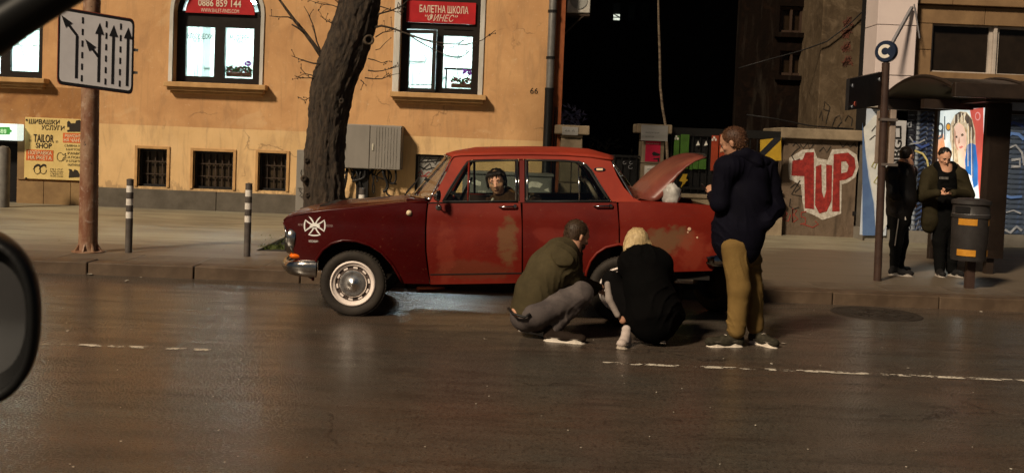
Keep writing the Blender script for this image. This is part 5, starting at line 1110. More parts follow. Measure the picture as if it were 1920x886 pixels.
# paint: red enamel dulled, with primer and overspray patches
def paint(name, c1, c2, rough, patches=(), dull=.5, coat=.0):
    m, nt, b = new_mat(name); co = tex_coord(nt)
    n = nz(nt, co, 2.2, 5, .6, .5); n2 = nz(nt, co, 9, 5, .65, .3); n3 = nz(nt, co, 40, 3, .6)
    c = mixc(nt, ramp(nt, n, .38, .66), c1, c2); rgh = mth(nt, 'ADD', rough, mth(nt, 'MULTIPLY', n2, .18))
    sx = nt.nodes.new('ShaderNodeSeparateXYZ'); nt.links.new(co, sx.inputs[0]); X, Z = sx.outputs[0], sx.outputs[2]
    for (px, py, rx, ry, col, amt) in patches:
        x0, z0 = S(px, py); x0 -= car.location.x
        dx = mth(nt, 'DIVIDE', mth(nt, 'SUBTRACT', X, x0), rx / 204); dz = mth(nt, 'DIVIDE', mth(nt, 'SUBTRACT', Z, z0), ry / 204)
        dd = mth(nt, 'ADD', mth(nt, 'POWER', mth(nt, 'ABSOLUTE', dx), 2.0), mth(nt, 'POWER', mth(nt, 'ABSOLUTE', dz), 2.0))
        dd = mth(nt, 'ADD', dd, mth(nt, 'MULTIPLY', mth(nt, 'SUBTRACT', n2, .5), 2.6)); dd = mth(nt, 'ADD', dd, mth(nt, 'MULTIPLY', mth(nt, 'SUBTRACT', n, .5), 2.2))
        f = mth(nt, 'MULTIPLY', ramp(nt, dd, .45, 1.25, (1, 1, 1, 1), (0, 0, 0, 1)), amt); c = mixc(nt, f, c, col); rgh = mth(nt, 'ADD', rgh, mth(nt, 'MULTIPLY', f, .15))
    # light scratches and grime low down
    g1 = nz(nt, co, 6, 5, .7, .4, (1, 1, 2.5)); c = mixc(nt, mth(nt, 'MULTIPLY', ramp(nt, g1, .58, .72), dull * .5), c, tuple(v * .45 + .01 for v in c1))
    c = mixc(nt, mth(nt, 'MULTIPLY', ramp(nt, n3, .66, .72), .35), c, (.22, .07, .035))
    nt.links.new(c, b.inputs['Base Color']); nt.links.new(rgh, b.inputs['Roughness']); b.inputs['Specular IOR Level'].default_value = .22; b.inputs['Coat Weight'].default_value = coat; b.inputs['Coat Roughness'].default_value = .12
    bump(nt, b, n, .06, .03); return m
prim = (.13, .060, .024); prim2 = (.125, .065, .030)
p_fender = paint('dark red gloss paint', (.050, .0012, .0012), (.038, .0009, .0009), .20, [], .5, .10)
p_door = paint('faded orange red paint', (.155, .0125, .0055), (.115, .0070, .0032), .42, [(952, 456, 25, 46, prim, .85), (880, 505, 100, 20, (.12, .032, .014), .6), (835, 470, 22, 60, (.20, .03, .014), .5)])
p_door2 = paint('red paint', (.120, .0078, .0040), (.090, .0050, .0030), .36, [(1040, 440, 45, 14, (.17, .018, .010), .5), (1160, 470, 10, 20, prim, .3)])
p_rear = paint('patched red paint', (.165, .0140, .0068), (.125, .0090, .0045), .38, [(1262, 450, 46, 30, prim2, .85), (1225, 440, 20, 12, prim2, .5), (1300, 468, 44, 36, (.22, .034, .016), .6)])
p_roof = paint('chalky red roof paint', (.28, .030, .013), (.21, .020, .0095), .5, [])
p_lid = paint('brownish red lid paint', (.19, .052, .036), (.11, .030, .022), .28, [], .8)
chrome = M('dull chrome', (.62, .60, .57), (.38, .35, .32), 14, .14, 1.0); rubber = M('black rubber', (.012, .011, .011), None, 9, .6)
under = M('black underbody', (.010, .009, .009), (.018, .015, .012), 6, .9); glassc = glass('car glass', (.86, .89, .86), 1.0)
def arc(cx, cy, rx, ry, a0, a1, n): return [(cx + rx * math.cos(math.radians(a0 + (a1 - a0) * i / n)), cy - ry * math.sin(math.radians(a0 + (a1 - a0) * i / n))) for i in range(n + 1)]
# pixel outlines of the near flank
front_arch = [(754, 532), (746, 515), (734, 494), (716, 473), (694, 459), (668, 451), (644, 450), (622, 456), (605, 468), (594, 484), (587, 504), (584, 527)]
P_fender = [(528, 417), (534, 410), (548, 405), (575, 400), (610, 395.5), (660, 391), (712, 386.5), (770, 380.5), (800, 381), (798, 400), (796.5, 430), (797, 470), (800, 500), (805, 533)] + front_arch + [(572, 520), (560, 510), (553, 490), (545, 462), (536, 438)]
P_door1 = [(803, 382), (976, 380.5), (978, 420), (978, 531), (806.5, 534), (803, 500), (800, 470), (799.5, 430), (801, 400)]
rear_arch = [(1098, 528), (1100, 508), (1107, 489), (1119, 474), (1136, 463), (1157, 458)]
P_door2 = [(980, 380.5), (1157, 380), (1160, 420), (1160, 457)] + rear_arch[::-1] + [(1096, 531), (981, 531)]
P_rear = [(1161, 380), (1205, 379), (1260, 383), (1310, 386), (1343, 389), (1347, 420), (1348, 460), (1344, 500), (1338, 509), (1250, 510), (1226, 512)] + [(1223, 500), (1212, 483), (1196, 469), (1178, 461), (1163, 458), (1162, 420)]
def panel(name, pts, mat, parent=car, both=True, step=.055, **k):
    out = None
    for s in ((1, -1) if both else (1,)):
        g = sheet(SL(pts), [], sidemap(s), .035, step)
        if s == -1: g.f = [f[::-1] for f in g.f]
        o = obj(name, g, mat, parent, smooth=35, **k); out = out or o
    return out
fen = panel('front_wing', P_fender, p_fender, label='darker glossy red front wing with cross badge')
d1 = panel('front_door', P_door1, p_door, label='faded orange-red front door with brown primer patch'); d2 = panel('rear_door', P_door2, p_door2); rf = panel('rear_wing', P_rear, p_rear, label='rear wing with brown primer patches')
# near-side sill strips and gap lines
for o_, pts in ((d1, [(806, 514), (978, 511), (978, 513.2), (806, 516.2)]), (d2, [(981, 511), (1096, 511), (1096, 513.2), (981, 513.2)])):
    g = sheet(SL(pts), [], sidemap(1, .004), .006, .04); obj('lower_seam', g, under, o_)
# wheel arch lips
for P, pa, mm in ((front_arch, fen, p_fender), ([(1226, 512), (1223, 500), (1212, 483), (1196, 469), (1178, 461), (1160, 457.5)] + rear_arch[::-1][1:], rf, p_rear)):
    for s in (1, -1):
        g = G(); g.tube([Vector((S(x, y)[0], CY - s * (wid(*S(x, y)) + .004), S(x, y)[1])) for x, y in P], .013, 8); obj('arch_lip', g, mm, pa, smooth=True)
# greenhouse: flank with door window opening
gh = [(800, 380.3), (816, 360), (829, 336), (839, 314), (844, 301), (848, 293.5), (860, 292), (930, 290.5), (1000, 290), (1060, 291), (1110, 294.5), (1149, 301), (1152, 309), (1160, 330), (1172, 352), (1188, 370), (1204, 379), (1161, 380), (1158, 380), (979, 380.3), (803, 381.5)]
wo = [(828, 379), (838, 360), (852, 336), (866, 314), (874, 303.5), (884, 300.5), (930, 299.5), (1000, 299.5), (1060, 300.5), (1086, 303), (1101, 309), (1112, 321), (1126, 345), (1140, 366), (1147, 379)]
gho = [(806, 378), (817, 359), (830, 335), (840, 313), (845, 300)] + gh[5:-4] + [(979, 379.6), (803, 380.6)]
for s in (1, -1):
    g = sheet(SL(gho), [SL([(x, y - .8) for x, y in wo])], sidemap(s), .03, .06)
    if s == -1: g.f = [f[::-1] for f in g.f]
    obj('roof_side', g, p_roof, car, smooth=35)
# door window frames: black rubber, chrome strips, glass
def strip(name, pts, r, mat, parent, s=1, dz=.006, n=6, close=False):
    P = pts + ([pts[0]] if close else [])
    g = G(); g.tube([Vector((S(x, y)[0], CY - s * (wid(*S(x, y)) + dz), S(x, y)[1])) for x, y in P], r, n); return obj(name, g, mat, parent, smooth=True)
w1 = [(830, 378), (841, 357), (855, 334), (869, 312.5), (877, 304.5), (886, 302.5), (970, 301), (970, 378)]
w2 = [(986.5, 378), (986.5, 301), (1060, 302), (1085, 304.5), (1099, 311), (1110, 323), (1124, 347), (1137, 367), (1144, 378)]
for s in (1, -1):
    for pts, dr in ((w1, d1), (w2, d2)):
        strip('window_rubber', pts, .011, rubber, dr, s, .0, 6, True)
        g = sheet(SL([(x + (2 if x < 900 else 0), y) for x, y in pts]), [], sidemap(s, -.012), .004)
        if s == -1: g.f = [f[::-1] for f in g.f]
        obj('window_glass', g, glassc, dr)
    strip('chrome_strip', [(967.5, 377), (967.5, 303)], .0095, chrome, d1, s, .006); strip('chrome_strip', [(973, 377), (973, 303)], .004, chrome, d1, s, .006)
    strip('chrome_strip', [(989, 377), (989, 303)], .011, chrome, d2, s, .006); strip('chrome_strip', [(1087, 377), (1087, 307)], .007, chrome, d2, s, .006)
    strip('chrome_strip', [(1147, 378), (1127, 346), (1113, 321), (1102, 308.5), (1086, 302)], .005, chrome, d2, s, .006)
    g = sheet(SL([(974.5, 379.6), (974.5, 300.4), (983.5, 300.4), (983.5, 379.6)]), [], sidemap(s, .003), .02)
    if s == -1: g.f = [f[::-1] for f in g.f]
    obj('centre_pillar', g, p_door2, car); strip('quarterlight_bar', [(877, 378), (877.5, 304)], .009, p_door, d1, s, .003); strip('quarterlight_bar', [(879.5, 378), (880, 304)], .004, chrome, d1, s, .006)
    strip('quarterlight_bar', [(834, 376), (846, 355), (860, 332), (874, 309)], .007, rubber, d1, s, .004); strip('sill_trim', [(803, 380.4), (830, 379.8), (972, 379.4)], .005, rubber, d1, s, .001); strip('sill_trim', [(983, 379.4), (1156, 379.4)], .005, rubber, d2, s, .001)
# roof panel
def roofedge(x):
    P = SL([(842, 297), (848, 293.5), (860, 292), (930, 290.5), (1000, 290), (1060, 291), (1110, 294.5), (1149, 301)])
    for i in range(len(P) - 1):
        if x <= P[i + 1][0] or i == len(P) - 2:
            t = max(0, min(1, (x - P[i][0]) / (P[i + 1][0] - P[i][0]))); return P[i][1] + (P[i + 1][1] - P[i][1]) * t
xr0, xr1 = S(845, 297)[0], S(1153, 301)[0]; rows = []
for i in range(31):
    t = i / 30; x = xr0 + (xr1 - xr0) * t; ze_ = roofedge(x); hw = wid(x, ze_) + .004; cn = .062 * min(1, (t * 6 + .25)) * min(1, ((1 - t) * 5 + .45)); row = []
    for k in range(25):
        v = -1 + 2 * k / 24; bow = (1 - v * v) * (-.09 if t < .1 else 0) * (1 - t * 10) + (1 - v * v) * (.05 if t > .9 else 0) * (t * 10 - 9)
        row.append((x + bow, CY + v * hw, ze_ - .004 + cn * (1 - abs(v) ** 3.2)))
    rows.append(row)
g = G(); g.grid(rows); obj('roof_panel', g, p_roof, car, smooth=True, solid=.018)
for s in (1, -1): strip('gutter', [(834, 322), (843, 300), (848, 293.5), (860, 291.8), (930, 290.2), (1000, 289.8), (1060, 290.8), (1110, 294.2), (1149, 300.5)], .008, p_roof, car, s, .006)
# emblem on the rear pillar
o = obj('pillar_emblem', sheet(SL(ellp(1127, 318, 11, 3.6, 18)), [], sidemap(1, .012), .012), chrome, car); obj('emblem_centre', sheet(SL([(1121, 316.2), (1133, 316.2), (1133, 320), (1121, 320)]), [], sidemap(1, .016), .004), M('amber cream enamel', (.75, .55, .35)), o)
# windscreen and rear screen with chrome surround
def screen(name, b0, t0, bow_b, bow_t, mat):
    xb, zb_ = S(*b0); xt, zt3 = S(*t0); rows = []
    for i in range(9):
        t = i / 8; x = xb + (xt - xb) * t; z = zb_ + (zt3 - zb_) * t; hw = wid(x, z) - .012; bow = bow_b + (bow_t - bow_b) * t; rows.append([(x + bow * (1 - abs(k / 10 - 1) ** 2.4), CY + (k / 10 - 1) * hw, z + .018 * t * (1 - (k / 10 - 1) ** 2)) for k in range(21)])
    g = G(); g.grid(rows); o = obj(name, g, mat, car, smooth=True)
    ring = [Vector(r[0]) for r in rows] + [Vector(p) for p in rows[-1][1:]] + [Vector(r[-1]) for r in rows[::-1][1:]] + [Vector(p) for p in rows[0][::-1][1:]]
    g = G(); g.tube([p + Vector((-.004 if bow_b < 0 else .004, 0, .004)) for p in ring], .0105, 6); obj('chrome_surround', g, chrome, o, smooth=True); return o, rows
ws, wrows = screen('windscreen', (806, 374), (845, 298), -.24, -.10, glass('windscreen glass', (.72, .74, .72), .5)); rs_, rrows = screen('rear_window', (1190, 376), (1150, 305), .13, .05, glassc)
for k in (0, 1):
    a_ = at(772 + 40 * k, 372, CY - .45 + .5 * k); g = G(); q = Vector(wrows[0][5 + 7 * k]) + Vector((-.03, 0, .02)); g.tube([q + Vector((-.05, 0, -.01)), q + Vector((.05, .1, .12)), q + Vector((.09, .16, .2))], [.008, .005, .004], 5); obj('wiper', g, under, ws)
g = G(); q = Vector(wrows[0][3]); g.bar(q + Vector((.02, 0, .05)), q + Vector((.17, .42, .32)), .012)
obj('paper_on_dash', G().box(S(785, 370)[0], S(800, 370)[0] + .05, CY - .5, CY - .25, S(790, 373)[1], S(790, 366)[1]), M('pale cloth', (.5, .47, .42), (.3, .28, .25), 12), ws)
# bonnet
wt = SL([(529, 415), (534, 410), (548, 405), (575, 400), (610, 395.5), (660, 391), (712, 386.5), (770, 380.5), (803, 381)]); rows = []
for i, (x, z) in enumerate(wt):
    hw = wid(x, z) - .0; c_ = (.012, .020, .028, .030, .030, .030, .028, .026, .022)[i]; row = []
    for k in range(33):
        v = -1 + k / 16; nose = (1 - v * v) * -.05 * max(0, 1 - i / 3); row.append((x + nose, CY + v * hw, z - .006 + c_ * (1 - abs(v) ** 5) - .012 * math.exp(-((abs(v) - .82) / .05) ** 2)))
    rows.append(row)
g = G(); g.grid(rows); obj('bonnet', g, p_fender, car, smooth=True, solid=.015)
g = G(); g.bar((wt[-3][0], CY, wt[-3][1] + .05), (wt[1][0] - .02, CY, wt[1][1] + .045), .016, .012); obj('bonnet_trim', g, chrome, car)
g = G(); q = wt[-1]; g.box(q[0] - .22, q[0] + .03, CY - .66, CY + .66, q[1] + .012, q[1] + .03); obj('cowl', g, p_fender, car, bevel=.01)
# nose: front fascia, grille, lamps, indicator, bumper
def fx(z): # x of the raked front at height z
    P = SL([(528, 417), (536, 438), (545, 462), (553, 490), (560, 512)])
    for i in range(len(P) - 1):
        if z >= P[i + 1][1] or i == len(P) - 2: t = (P[i][1] - z) / (P[i][1] - P[i + 1][1]); return P[i][0] + (P[i + 1][0] - P[i][0]) * t
zn0, zn1 = S(560, 512)[1], S(528, 417)[1]; rows = []
for i in range(10):
    z = zn0 + (zn1 - zn0) * i / 9; hw = wid(fx(z), z) - .01; rows.append([(fx(z) - .07 * (1 - v * v) + .008, CY + v * hw, z) for v in [-1 + k / 12 for k in range(25)]])
g = G(); g.grid(rows); obj('nose_panel', g, p_fender, car, smooth=True, solid=.02)
gr_ = obj('grille', G().box(fx(zn1 - .1) - .09, fx(zn1 - .1) - .03, CY - .42, CY + .42, zn1 - .30, zn1 - .08), under, car, bevel=.01)
for k in range(6): z = zn1 - .10 - k * .035; g = G(); g.bar((fx(z) - .085, CY - .42, z), (fx(z) - .085, CY + .42, z), .012); obj('grille_bar', g, chrome, gr_)
for s in (1, -1):
    ys = CY - s * (.585); zc_ = (S(540, 430)[1] + S(548, 470)[1]) / 2; xh = fx(zc_)
    g = G(); g.lathe((xh + .05, ys, zc_), (-1, 0, .12), [(.155, 0), (.160, .05), (.150, .075), (.118, .068), (.110, .04)], 28)
    hl = obj('headlamp', g, chrome, car, smooth=40); g = G(); g.lathe((xh + .05, ys, zc_), (-1, 0, .12), [(.116, .05), (.10, .078), (.06, .10), (.001, .108)], 24); obj('lens', g, M('headlamp glass', (.62, .62, .58), (.5, .5, .46), 20, .08), hl, smooth=True)
    # chrome bezel edge seen from the side
    g = G(); g.tube([Vector((S(x, y)[0] - .006, CY - s * (wid(*S(x, y)) - .004), S(x, y)[1])) for x, y in ((531, 424), (536, 440), (544, 462), (551, 484))], [.008, .016, .020, .012], 8); obj('bezel_edge', g, chrome, hl, smooth=True)
    g = G(); x0, z0 = S(548, 481); g.lathe((x0 + .05, CY - s * .655, z0), (-1, -s * .35, 0), [(.05, -.02), (.052, .03), (.046, .07), (.03, .09), (.001, .10)], 18)
    g.v = [(v[0], CY - s * .655 + (v[1] - CY + s * .655) * 1.25, z0 + (v[2] - z0) * .62) for v in g.v]
    obj('indicator', g, M('orange lens', (.78, .16, .01), (.7, .12, .01), 20, .2), car, smooth=True)
# bumpers
def bumper(name, pts_x, z, r, sgn, parent):
    pass
zbm, xb0 = S(545, 503)[1], S(534, 503)[0]; h_ = .075
def prof(c, nrm, h=h_, t=.035):  # rounded blade section along the path
    return [c + nrm * (t * math.cos(a)) + Vector((0, 0, h * math.sin(a))) for a in [2 * PI * k / 14 for k in range(14)]]
path = []
for v, x, hh in ((1.0, S(592, 503)[0], .08), (1.0, S(570, 503)[0], .078), (.985, S(552, 503)[0], .072), (.93, S(540, 503)[0], .062), (.84, S(534, 503)[0] - .01, .056), (.6, S(530, 503)[0] - .05, .052), (.3, S(530, 503)[0] - .08, .05), (0, S(530, 503)[0] - .09, .05)): path.append((v, x, hh))
full = [(v, x, hh) for v, x, hh in path] + [(-v, x, hh) for v, x, hh in path[:-1][::-1]]
Ps = [Vector((x, CY - v * .735, zbm)) for v, x, hh in full]; rows = []
for i, p in enumerate(Ps):
    t = (Ps[min(i + 1, len(Ps) - 1)] - Ps[max(i - 1, 0)]).normalized(); n = Vector((t.y, -t.x, 0)); r = prof(p, n, full[i][2]); rows.append(r + [r[0]])
g = G(); g.grid(rows); obj('front_bumper', g, chrome, car, smooth=True)
xb1 = S(1346, 490)[0]; zb1_ = S(1340, 489)[1]; path = [(1.0, S(1326, 490)[0], .035), (1.0, S(1336, 490)[0], .05), (.99, S(1345, 490)[0], .055), (.93, xb1 + .05, .055), (.8, xb1 + .08, .055), (.4, xb1 + .11, .055), (0, xb1 + .12, .055)]
full = path + [(-v, x, hh) for v, x, hh in path[:-1][::-1]]; Ps = [Vector((x, CY - v * .75, zb1_)) for v, x, hh in full]; rows = []
for i, p in enumerate(Ps):
    t = (Ps[min(i + 1, len(Ps) - 1)] - Ps[max(i - 1, 0)]).normalized(); n = Vector((t.y, -t.x, 0)); r = prof(p, n, full[i][2], .03); rows.append(r + [r[0]])
g = G(); g.grid(rows); obj('rear_bumper', g, chrome, car, smooth=True)
# rear panel, floor, inner arches, boot cavity
rz0, rz1 = S(1338, 509)[1], S(1343, 389)[1]; g = G(); rows = [[(XT + .02 * (1 - v * v) + .0, CY + v * (wid(XT, z) - .01), z) for v in [-1 + k / 8 for k in range(17)]] for z in (rz0, (rz0 + rz1) / 2, rz1 - .01)]; g.grid(rows); obj('tail_panel', g, p_rear, car, smooth=True, solid=.02)
for s in (1, -1): obj('tail_lamp', G().box(XT + .0, XT + .05, CY - s * .66 - .05, CY - s * .66 + .05, rz1 - .30, rz1 - .08), M('red lamp lens', (.4, .02, .015), None, 5, .2), car, bevel=.02)
fl = S(1000, 524)[1]
wl0, wl1 = S(584, 500)[0], S(757, 500)[0]; rl0, rl1 = S(1094, 500)[0], S(1228, 500)[0]
g = G(); g.box(wl1, rl0, CY - .72, CY + .72, ZS + .01, fl + .03); obj('floor_pan', g, under, car)
g = G(); g.box(wl0, wl1, CY - .46, CY + .46, ZS + .02, ZB - .12); obj('engine_bay', g, under, car)
g = G(); g.box(rl0, rl1, CY - .48, CY + .48, ZS + .06, ZC - .05); obj('axle_tunnel', g, under, car); g = G(); g.box(rl1, XT - .02, CY - .66, CY + .66, ZS + .10, ZS + .14); g.box(rl1 - .1, rl1 + .01, CY - .70, CY + .70, ZS + .10, ZC + .06); obj('boot_floor', g, under, car)
for (a, b, arch_) in ((wl0 - .02, wl1 + .02, ZC - .06), (rl0 - .01, rl1 + .01, ZC - .02)):
    g = G(); n = 14; cx_ = (a + b) / 2; rw_ = (b - a) / 2 + .0
    for s in (1, -1):
        rows = [[(cx_ + rw_ * math.cos(t) * 1.0, CY - s * .735, .34 + (arch_ - .34) * math.sin(t)), (cx_ + rw_ * math.cos(t), CY - s * .44, .34 + (arch_ - .34) * math.sin(t))] for t in [PI * i / n for i in range(n + 1)]]; g.grid(rows)
    obj('wheel_well', g, under, car)
# axles and exhaust
g = G(); g.tube([(S(1148, 537)[0], CY - .68, .30), (S(1148, 537)[0], CY + .68, .30)], .035, 8); g.tube([(S(1000, 540)[0], CY + .2, .25), (S(1350, 530)[0], CY + .25, .27)], .03, 8); obj('rear_axle', g, under, car)
g = G(); g.bar(Vector((S(1284, 512)[0], YNR + .12, ZS + .17)), Vector((S(1258, 524)[0], YNR + .12, ZS + .06)), .02); g.bar(Vector((S(1272, 512)[0], YNR + .12, ZS + .18)), Vector((S(1272, 520)[0], YNR + .12, ZS + .08)), .025); obj('hanging_bracket', g, under, car)
# interior
seatm = M('dark brown vinyl', (.05, .03, .02), (.03, .018, .012), 6, .45); 
def seat(x, zt_s, rake, wd, yy, name='front_seat'):
    g = G(); R = Matrix.Rotation(math.radians(rake), 3, 'Y'); g.box(x, x + .13, yy - wd / 2, yy + wd / 2, .52, zt_s, R); obj(name, g, seatm, car, bevel=.04, seg=3)
    g = G(); g.box(x - .45, x, yy - wd / 2, yy + wd / 2, .42, .58); obj(name, g, seatm, car, bevel=.04)
xs_ = S(985, 400)[0]; seat(xs_ - .02, ZB + .03, 14, .52, CY - .35); seat(xs_ - .02, ZB + .03, 14, .52, CY + .35); seat(S(1120, 400)[0], ZB + .02, 18, 1.25, CY, 'rear_seat')
g = G(); g.box(S(790, 380)[0], S(832, 380)[0], CY - .66, CY + .66, ZB - .22, ZB + .015); obj('dashboard', g, M('black dashboard', (.015, .014, .013), None, 5, .5), car, bevel=.03)
g = G(); sw = Vector((S(862, 372)[0], CY - .35, ZB - .00)); ax_ = Vector((-.92, 0, .42)).normalized(); u_ = Vector((0, 1, 0)); v_ = ax_.cross(u_)
g.tube([sw + (u_ * math.cos(t) + v_ * math.sin(t)) * .205 for t in [2 * PI * i / 28 for i in range(29)]], .012, 6); g.bar(sw + u_ * .2, sw - u_ * .2, .014); g.bar(sw, sw + ax_ * .4, .03); obj('steering_wheel', g, rubber, car, smooth=40)
g = G(); g.box(S(1120, 379)[0], S(1195, 379)[0], CY - .64, CY + .64, ZB - .03, ZB - .01); obj('parcel_shelf', g, seatm, car)
rows = [[Vector((S(x, y)[0], CY + yy, S(x, y)[1])) for x, y in ((1096, 338), (1104, 336), (1112, 345), (1120, 358), (1132, 379))] for yy in (-.38, -.2, 0, .2)]
g = G(); g.grid(rows); obj('folded_cloth', g, M('beige cloth', (.42, .34, .27), (.25, .2, .15), 5, .9, stretch=(3, 1, 3)), car, smooth=True, solid=.03)
for s in (1, -1): g = G(); g.grid([[(x, CY - s * (wid(x, z) - .05), z) for x, z in ((S(835, 380)[0], z), (S(1150, 380)[0], z))] for z in (fl, ZB - .02)]); obj('door_lining', g, seatm, car)
# rear deck remnants and raised boot lid
xdk = S(1205, 380)[0]; 
for s in (1, -1):
    rows = [[(x, CY - s * (wid(x, z) - .002), z - .004), (x, CY - s * (wid(x, z) - .03), z + .012), (x, CY - s * (wid(x, z) - .13), z + .008), (x, CY - s * (wid(x, z) - .15), z - .05)] for x, z in SL([(1188, 379), (1205, 379), (1260, 383), (1310, 386), (1343, 389)])]
    if s == 1: rows = rows[::-1]
    g = G(); g.grid(rows); obj('deck_edge', g, p_rear, car, smooth=True)
g = G(); g.box(xdk - .10, xdk + .10, CY - .66, CY + .66, ZB - .06, ZB + .0); obj('deck_front', g, p_rear, car, bevel=.01)
# lid: closed-profile curve rotated up about its front hinge: traced as a side profile and lofted across
prof_top = [(1203, 374), (1213, 362), (1232, 343), (1254, 324), (1276, 309), (1297, 299), (1314, 294), (1324, 293)]
prof_bot = [(1224, 378), (1236, 374), (1248, 364), (1258, 348), (1270, 331), (1286, 315), (1304, 303), (1324, 296)]
YL = CY - .60; rows = []
tp3, bt3 = [S(x, y, YL) for x, y in prof_top], [S(x, y, YL) for x, y in prof_bot]
g = G(); n = len(tp3); rows = []
for i in range(n):   # outer skin: near edge drops to the lower profile (rounded side), then across the car
    (xt_, zt_3), (xb_, zb_3) = tp3[i], bt3[i]; row = []
    for k in range(6):
        t = k / 5; row.append((xb_ + (xt_ - xb_) * math.sin(t * PI / 2), YL + .18 * (1 - math.cos(t * PI / 2)), zb_3 + (zt_3 - zb_3) * math.sin(t * PI / 2)))
    for v in (.4, .6, .8, 1.0): row.append((xt_ - .012, YL + v, zt_3 + .012))
    for k in range(6):
        t = 1 - k / 5; row.append((xb_ + (xt_ - xb_) * math.sin(t * PI / 2), YL + 1.2 - .18 * (1 - math.cos(t * PI / 2)), zb_3 + (zt_3 - zb_3) * math.sin(t * PI / 2)))
    rows.append(row)
g.grid(rows); lid = obj('boot_lid', g, p_lid, car, smooth=True, solid=.012)
g = G(); q = S(1322, 295, YL); g.tube([(q[0], YL - .0, q[1]), (q[0] + .03, YL + .2, q[1] + .02), (q[0] + .03, YL + 1.0, q[1] + .02), (q[0], YL + 1.2, q[1])], .018, 8); obj('lid_edge', g, under, lid, smooth=True)
for y_ in (YL + .08, YL + 1.12): g = G(); g.bar(Vector((S(1240, 384, YL)[0], y_, ZB - .08)), Vector((S(1262, 350, YL)[0], y_, S(1262, 350, YL)[1])), .02); obj('hinge_arm', g, under, lid)
# door handles, wing lamp, mirror
def handle(x0, x1, y, dr):
    A_, B_ = S(x0, y), S(x1, y); h = obj('door_handle', G().tube([Vector((A_[0], CY - wid(*A_) - .006, A_[1])), Vector((A_[0] + .02, CY - wid(*A_) - .028, A_[1])), Vector((B_[0] - .03, CY - wid(*B_) - .030, B_[1])), Vector((B_[0], CY - wid(*B_) - .008, B_[1]))], [.005, .008, .009, .009], 8), chrome, dr, smooth=True)
    g = G(); g.lathe((B_[0] - .01, CY - wid(*B_) + .005, B_[1]), (0, -1, 0), [(.022, 0), (.022, .02), (.014, .032), (.001, .034)], 14); obj('lock_button', g, chrome, h, smooth=40)
handle(935, 968, 387.5, d1); handle(1113, 1148, 386.5, d2)
xq, zq_ = S(767, 399); g = G(); g.lathe((xq, CY - wid(xq, zq_) - .002, zq_), (0, -1, 0), [(.026, 0), (.026, .008), (.018, .02), (.001, .026)], 16); obj('wing_lamp', g, M('cream lamp lens', (.72, .58, .38), None, 5, .2), fen, smooth=40)
g = G(); A_, B_ = S(822, 389), S(823, 366); g.tube([Vector((A_[0], CY - wid(*A_), A_[1])), Vector((A_[0], CY - wid(*A_) - .09, A_[1] + .03)), Vector((B_[0], CY - wid(*A_) - .12, B_[1]))], .007, 6); mr = obj('door_mirror', g, chrome, d1, smooth=True)
g = G(); g.lathe((B_[0] - .02, CY - wid(*A_) - .13, B_[1]), (1, -.3, 0), [(.001, -.02), (.035, -.01), (.055, .02), (.053, .03), (.001, .03)], 20); g2 = obj('mirror_head', g, chrome, d1, smooth=40)
obj('mirror_foot', G().lathe((A_[0], CY - wid(*A_) + .002, A_[1]), (0, -1, 0), [(.03, 0), (.026, .012), (.001, .016)], 12), chrome, d1)
# sealing dots on rear wing
for (x, y, r) in ((1294, 430, .018), (1291, 436, .010), (1309, 446, .010)): q = S(x, y); obj('paint_chip', G().lathe((q[0], CY - wid(*q) - .001, q[1]), (0, -1, 0), [(r, 0), (r * .7, .003), (.001, .003)], 7), M('cream primer', (.62, .42, .28)), rf)
# cross badge on the front wing, outline only, car silhouette in its middle
wht = M('white sticker film', (.85, .83, .80), None, 5, .5)
def wing(pts, w, close=False, name='sticker_line', fill=False):
    P = [S(x, y) for x, y in (pts + [pts[0]] if close else pts)]
    if fill: return obj(name, sheet(P, [], sidemap(1, .004), .003), wht, fen)
    rows = []
    for i, p in enumerate(P):
        a_, b_ = P[max(i - 1, 0)], P[min(i + 1, len(P) - 1)]; dx, dz = b_[0] - a_[0], b_[1] - a_[1]; L = math.hypot(dx, dz) or 1; nx, nz_ = -dz / L * w / 408, dx / L * w / 408
        rows.append([Vector((p[0] + nx, CY - wid(*p) - .004, p[1] + nz_)), Vector((p[0] - nx, CY - wid(*p) - .004, p[1] - nz_))])
    g = G(); g.grid(rows); return obj(name, g, wht, fen)
cx, cy = 589, 423
for a in range(4):
    ca, sa = math.cos(a * PI / 2), math.sin(a * PI / 2)
    def q(u, v): return (cx + (u * ca - v * sa), cy + (u * sa + v * ca) * .93)
    wing([q(4, -2), q(9, -4), q(14, -7.5), q(18, -11), q(19.5, -5), q(19.8, 0), q(19.5, 5), q(18, 11), q(14, 7.5), q(9, 4), q(4, 2)], 2.6)
wing([(580, 423), (583, 420), (586, 418), (592, 418), (595, 421), (599, 422), (599, 425), (579, 425)], 1, name='sticker_shape', fill=True)
wing([(585, 427), (593, 427), (592, 429), (586, 429)], 1, name='sticker_shape', fill=True)
def wtext(s, x0, y0, x1, y1, al=1): 
    (xa_, za_), (xb_, zb_2) = S(x0, y1), S(x1, y0); text('lettering', s, M('greyed sticker print', (.34, .24, .22)) if al else wht, fen, xa_, xb_, za_, zb_2, 0, M_=lambda u, v, d: Vector((u, CY - wid(u, v) - .004, v)))
wtext('РЕТРО', 557, 420, 567, 423.5); wtext('МОСКВА', 611, 421, 624, 425); wtext('МОСКВИЧ', 578, 450.5, 596, 454, 0)
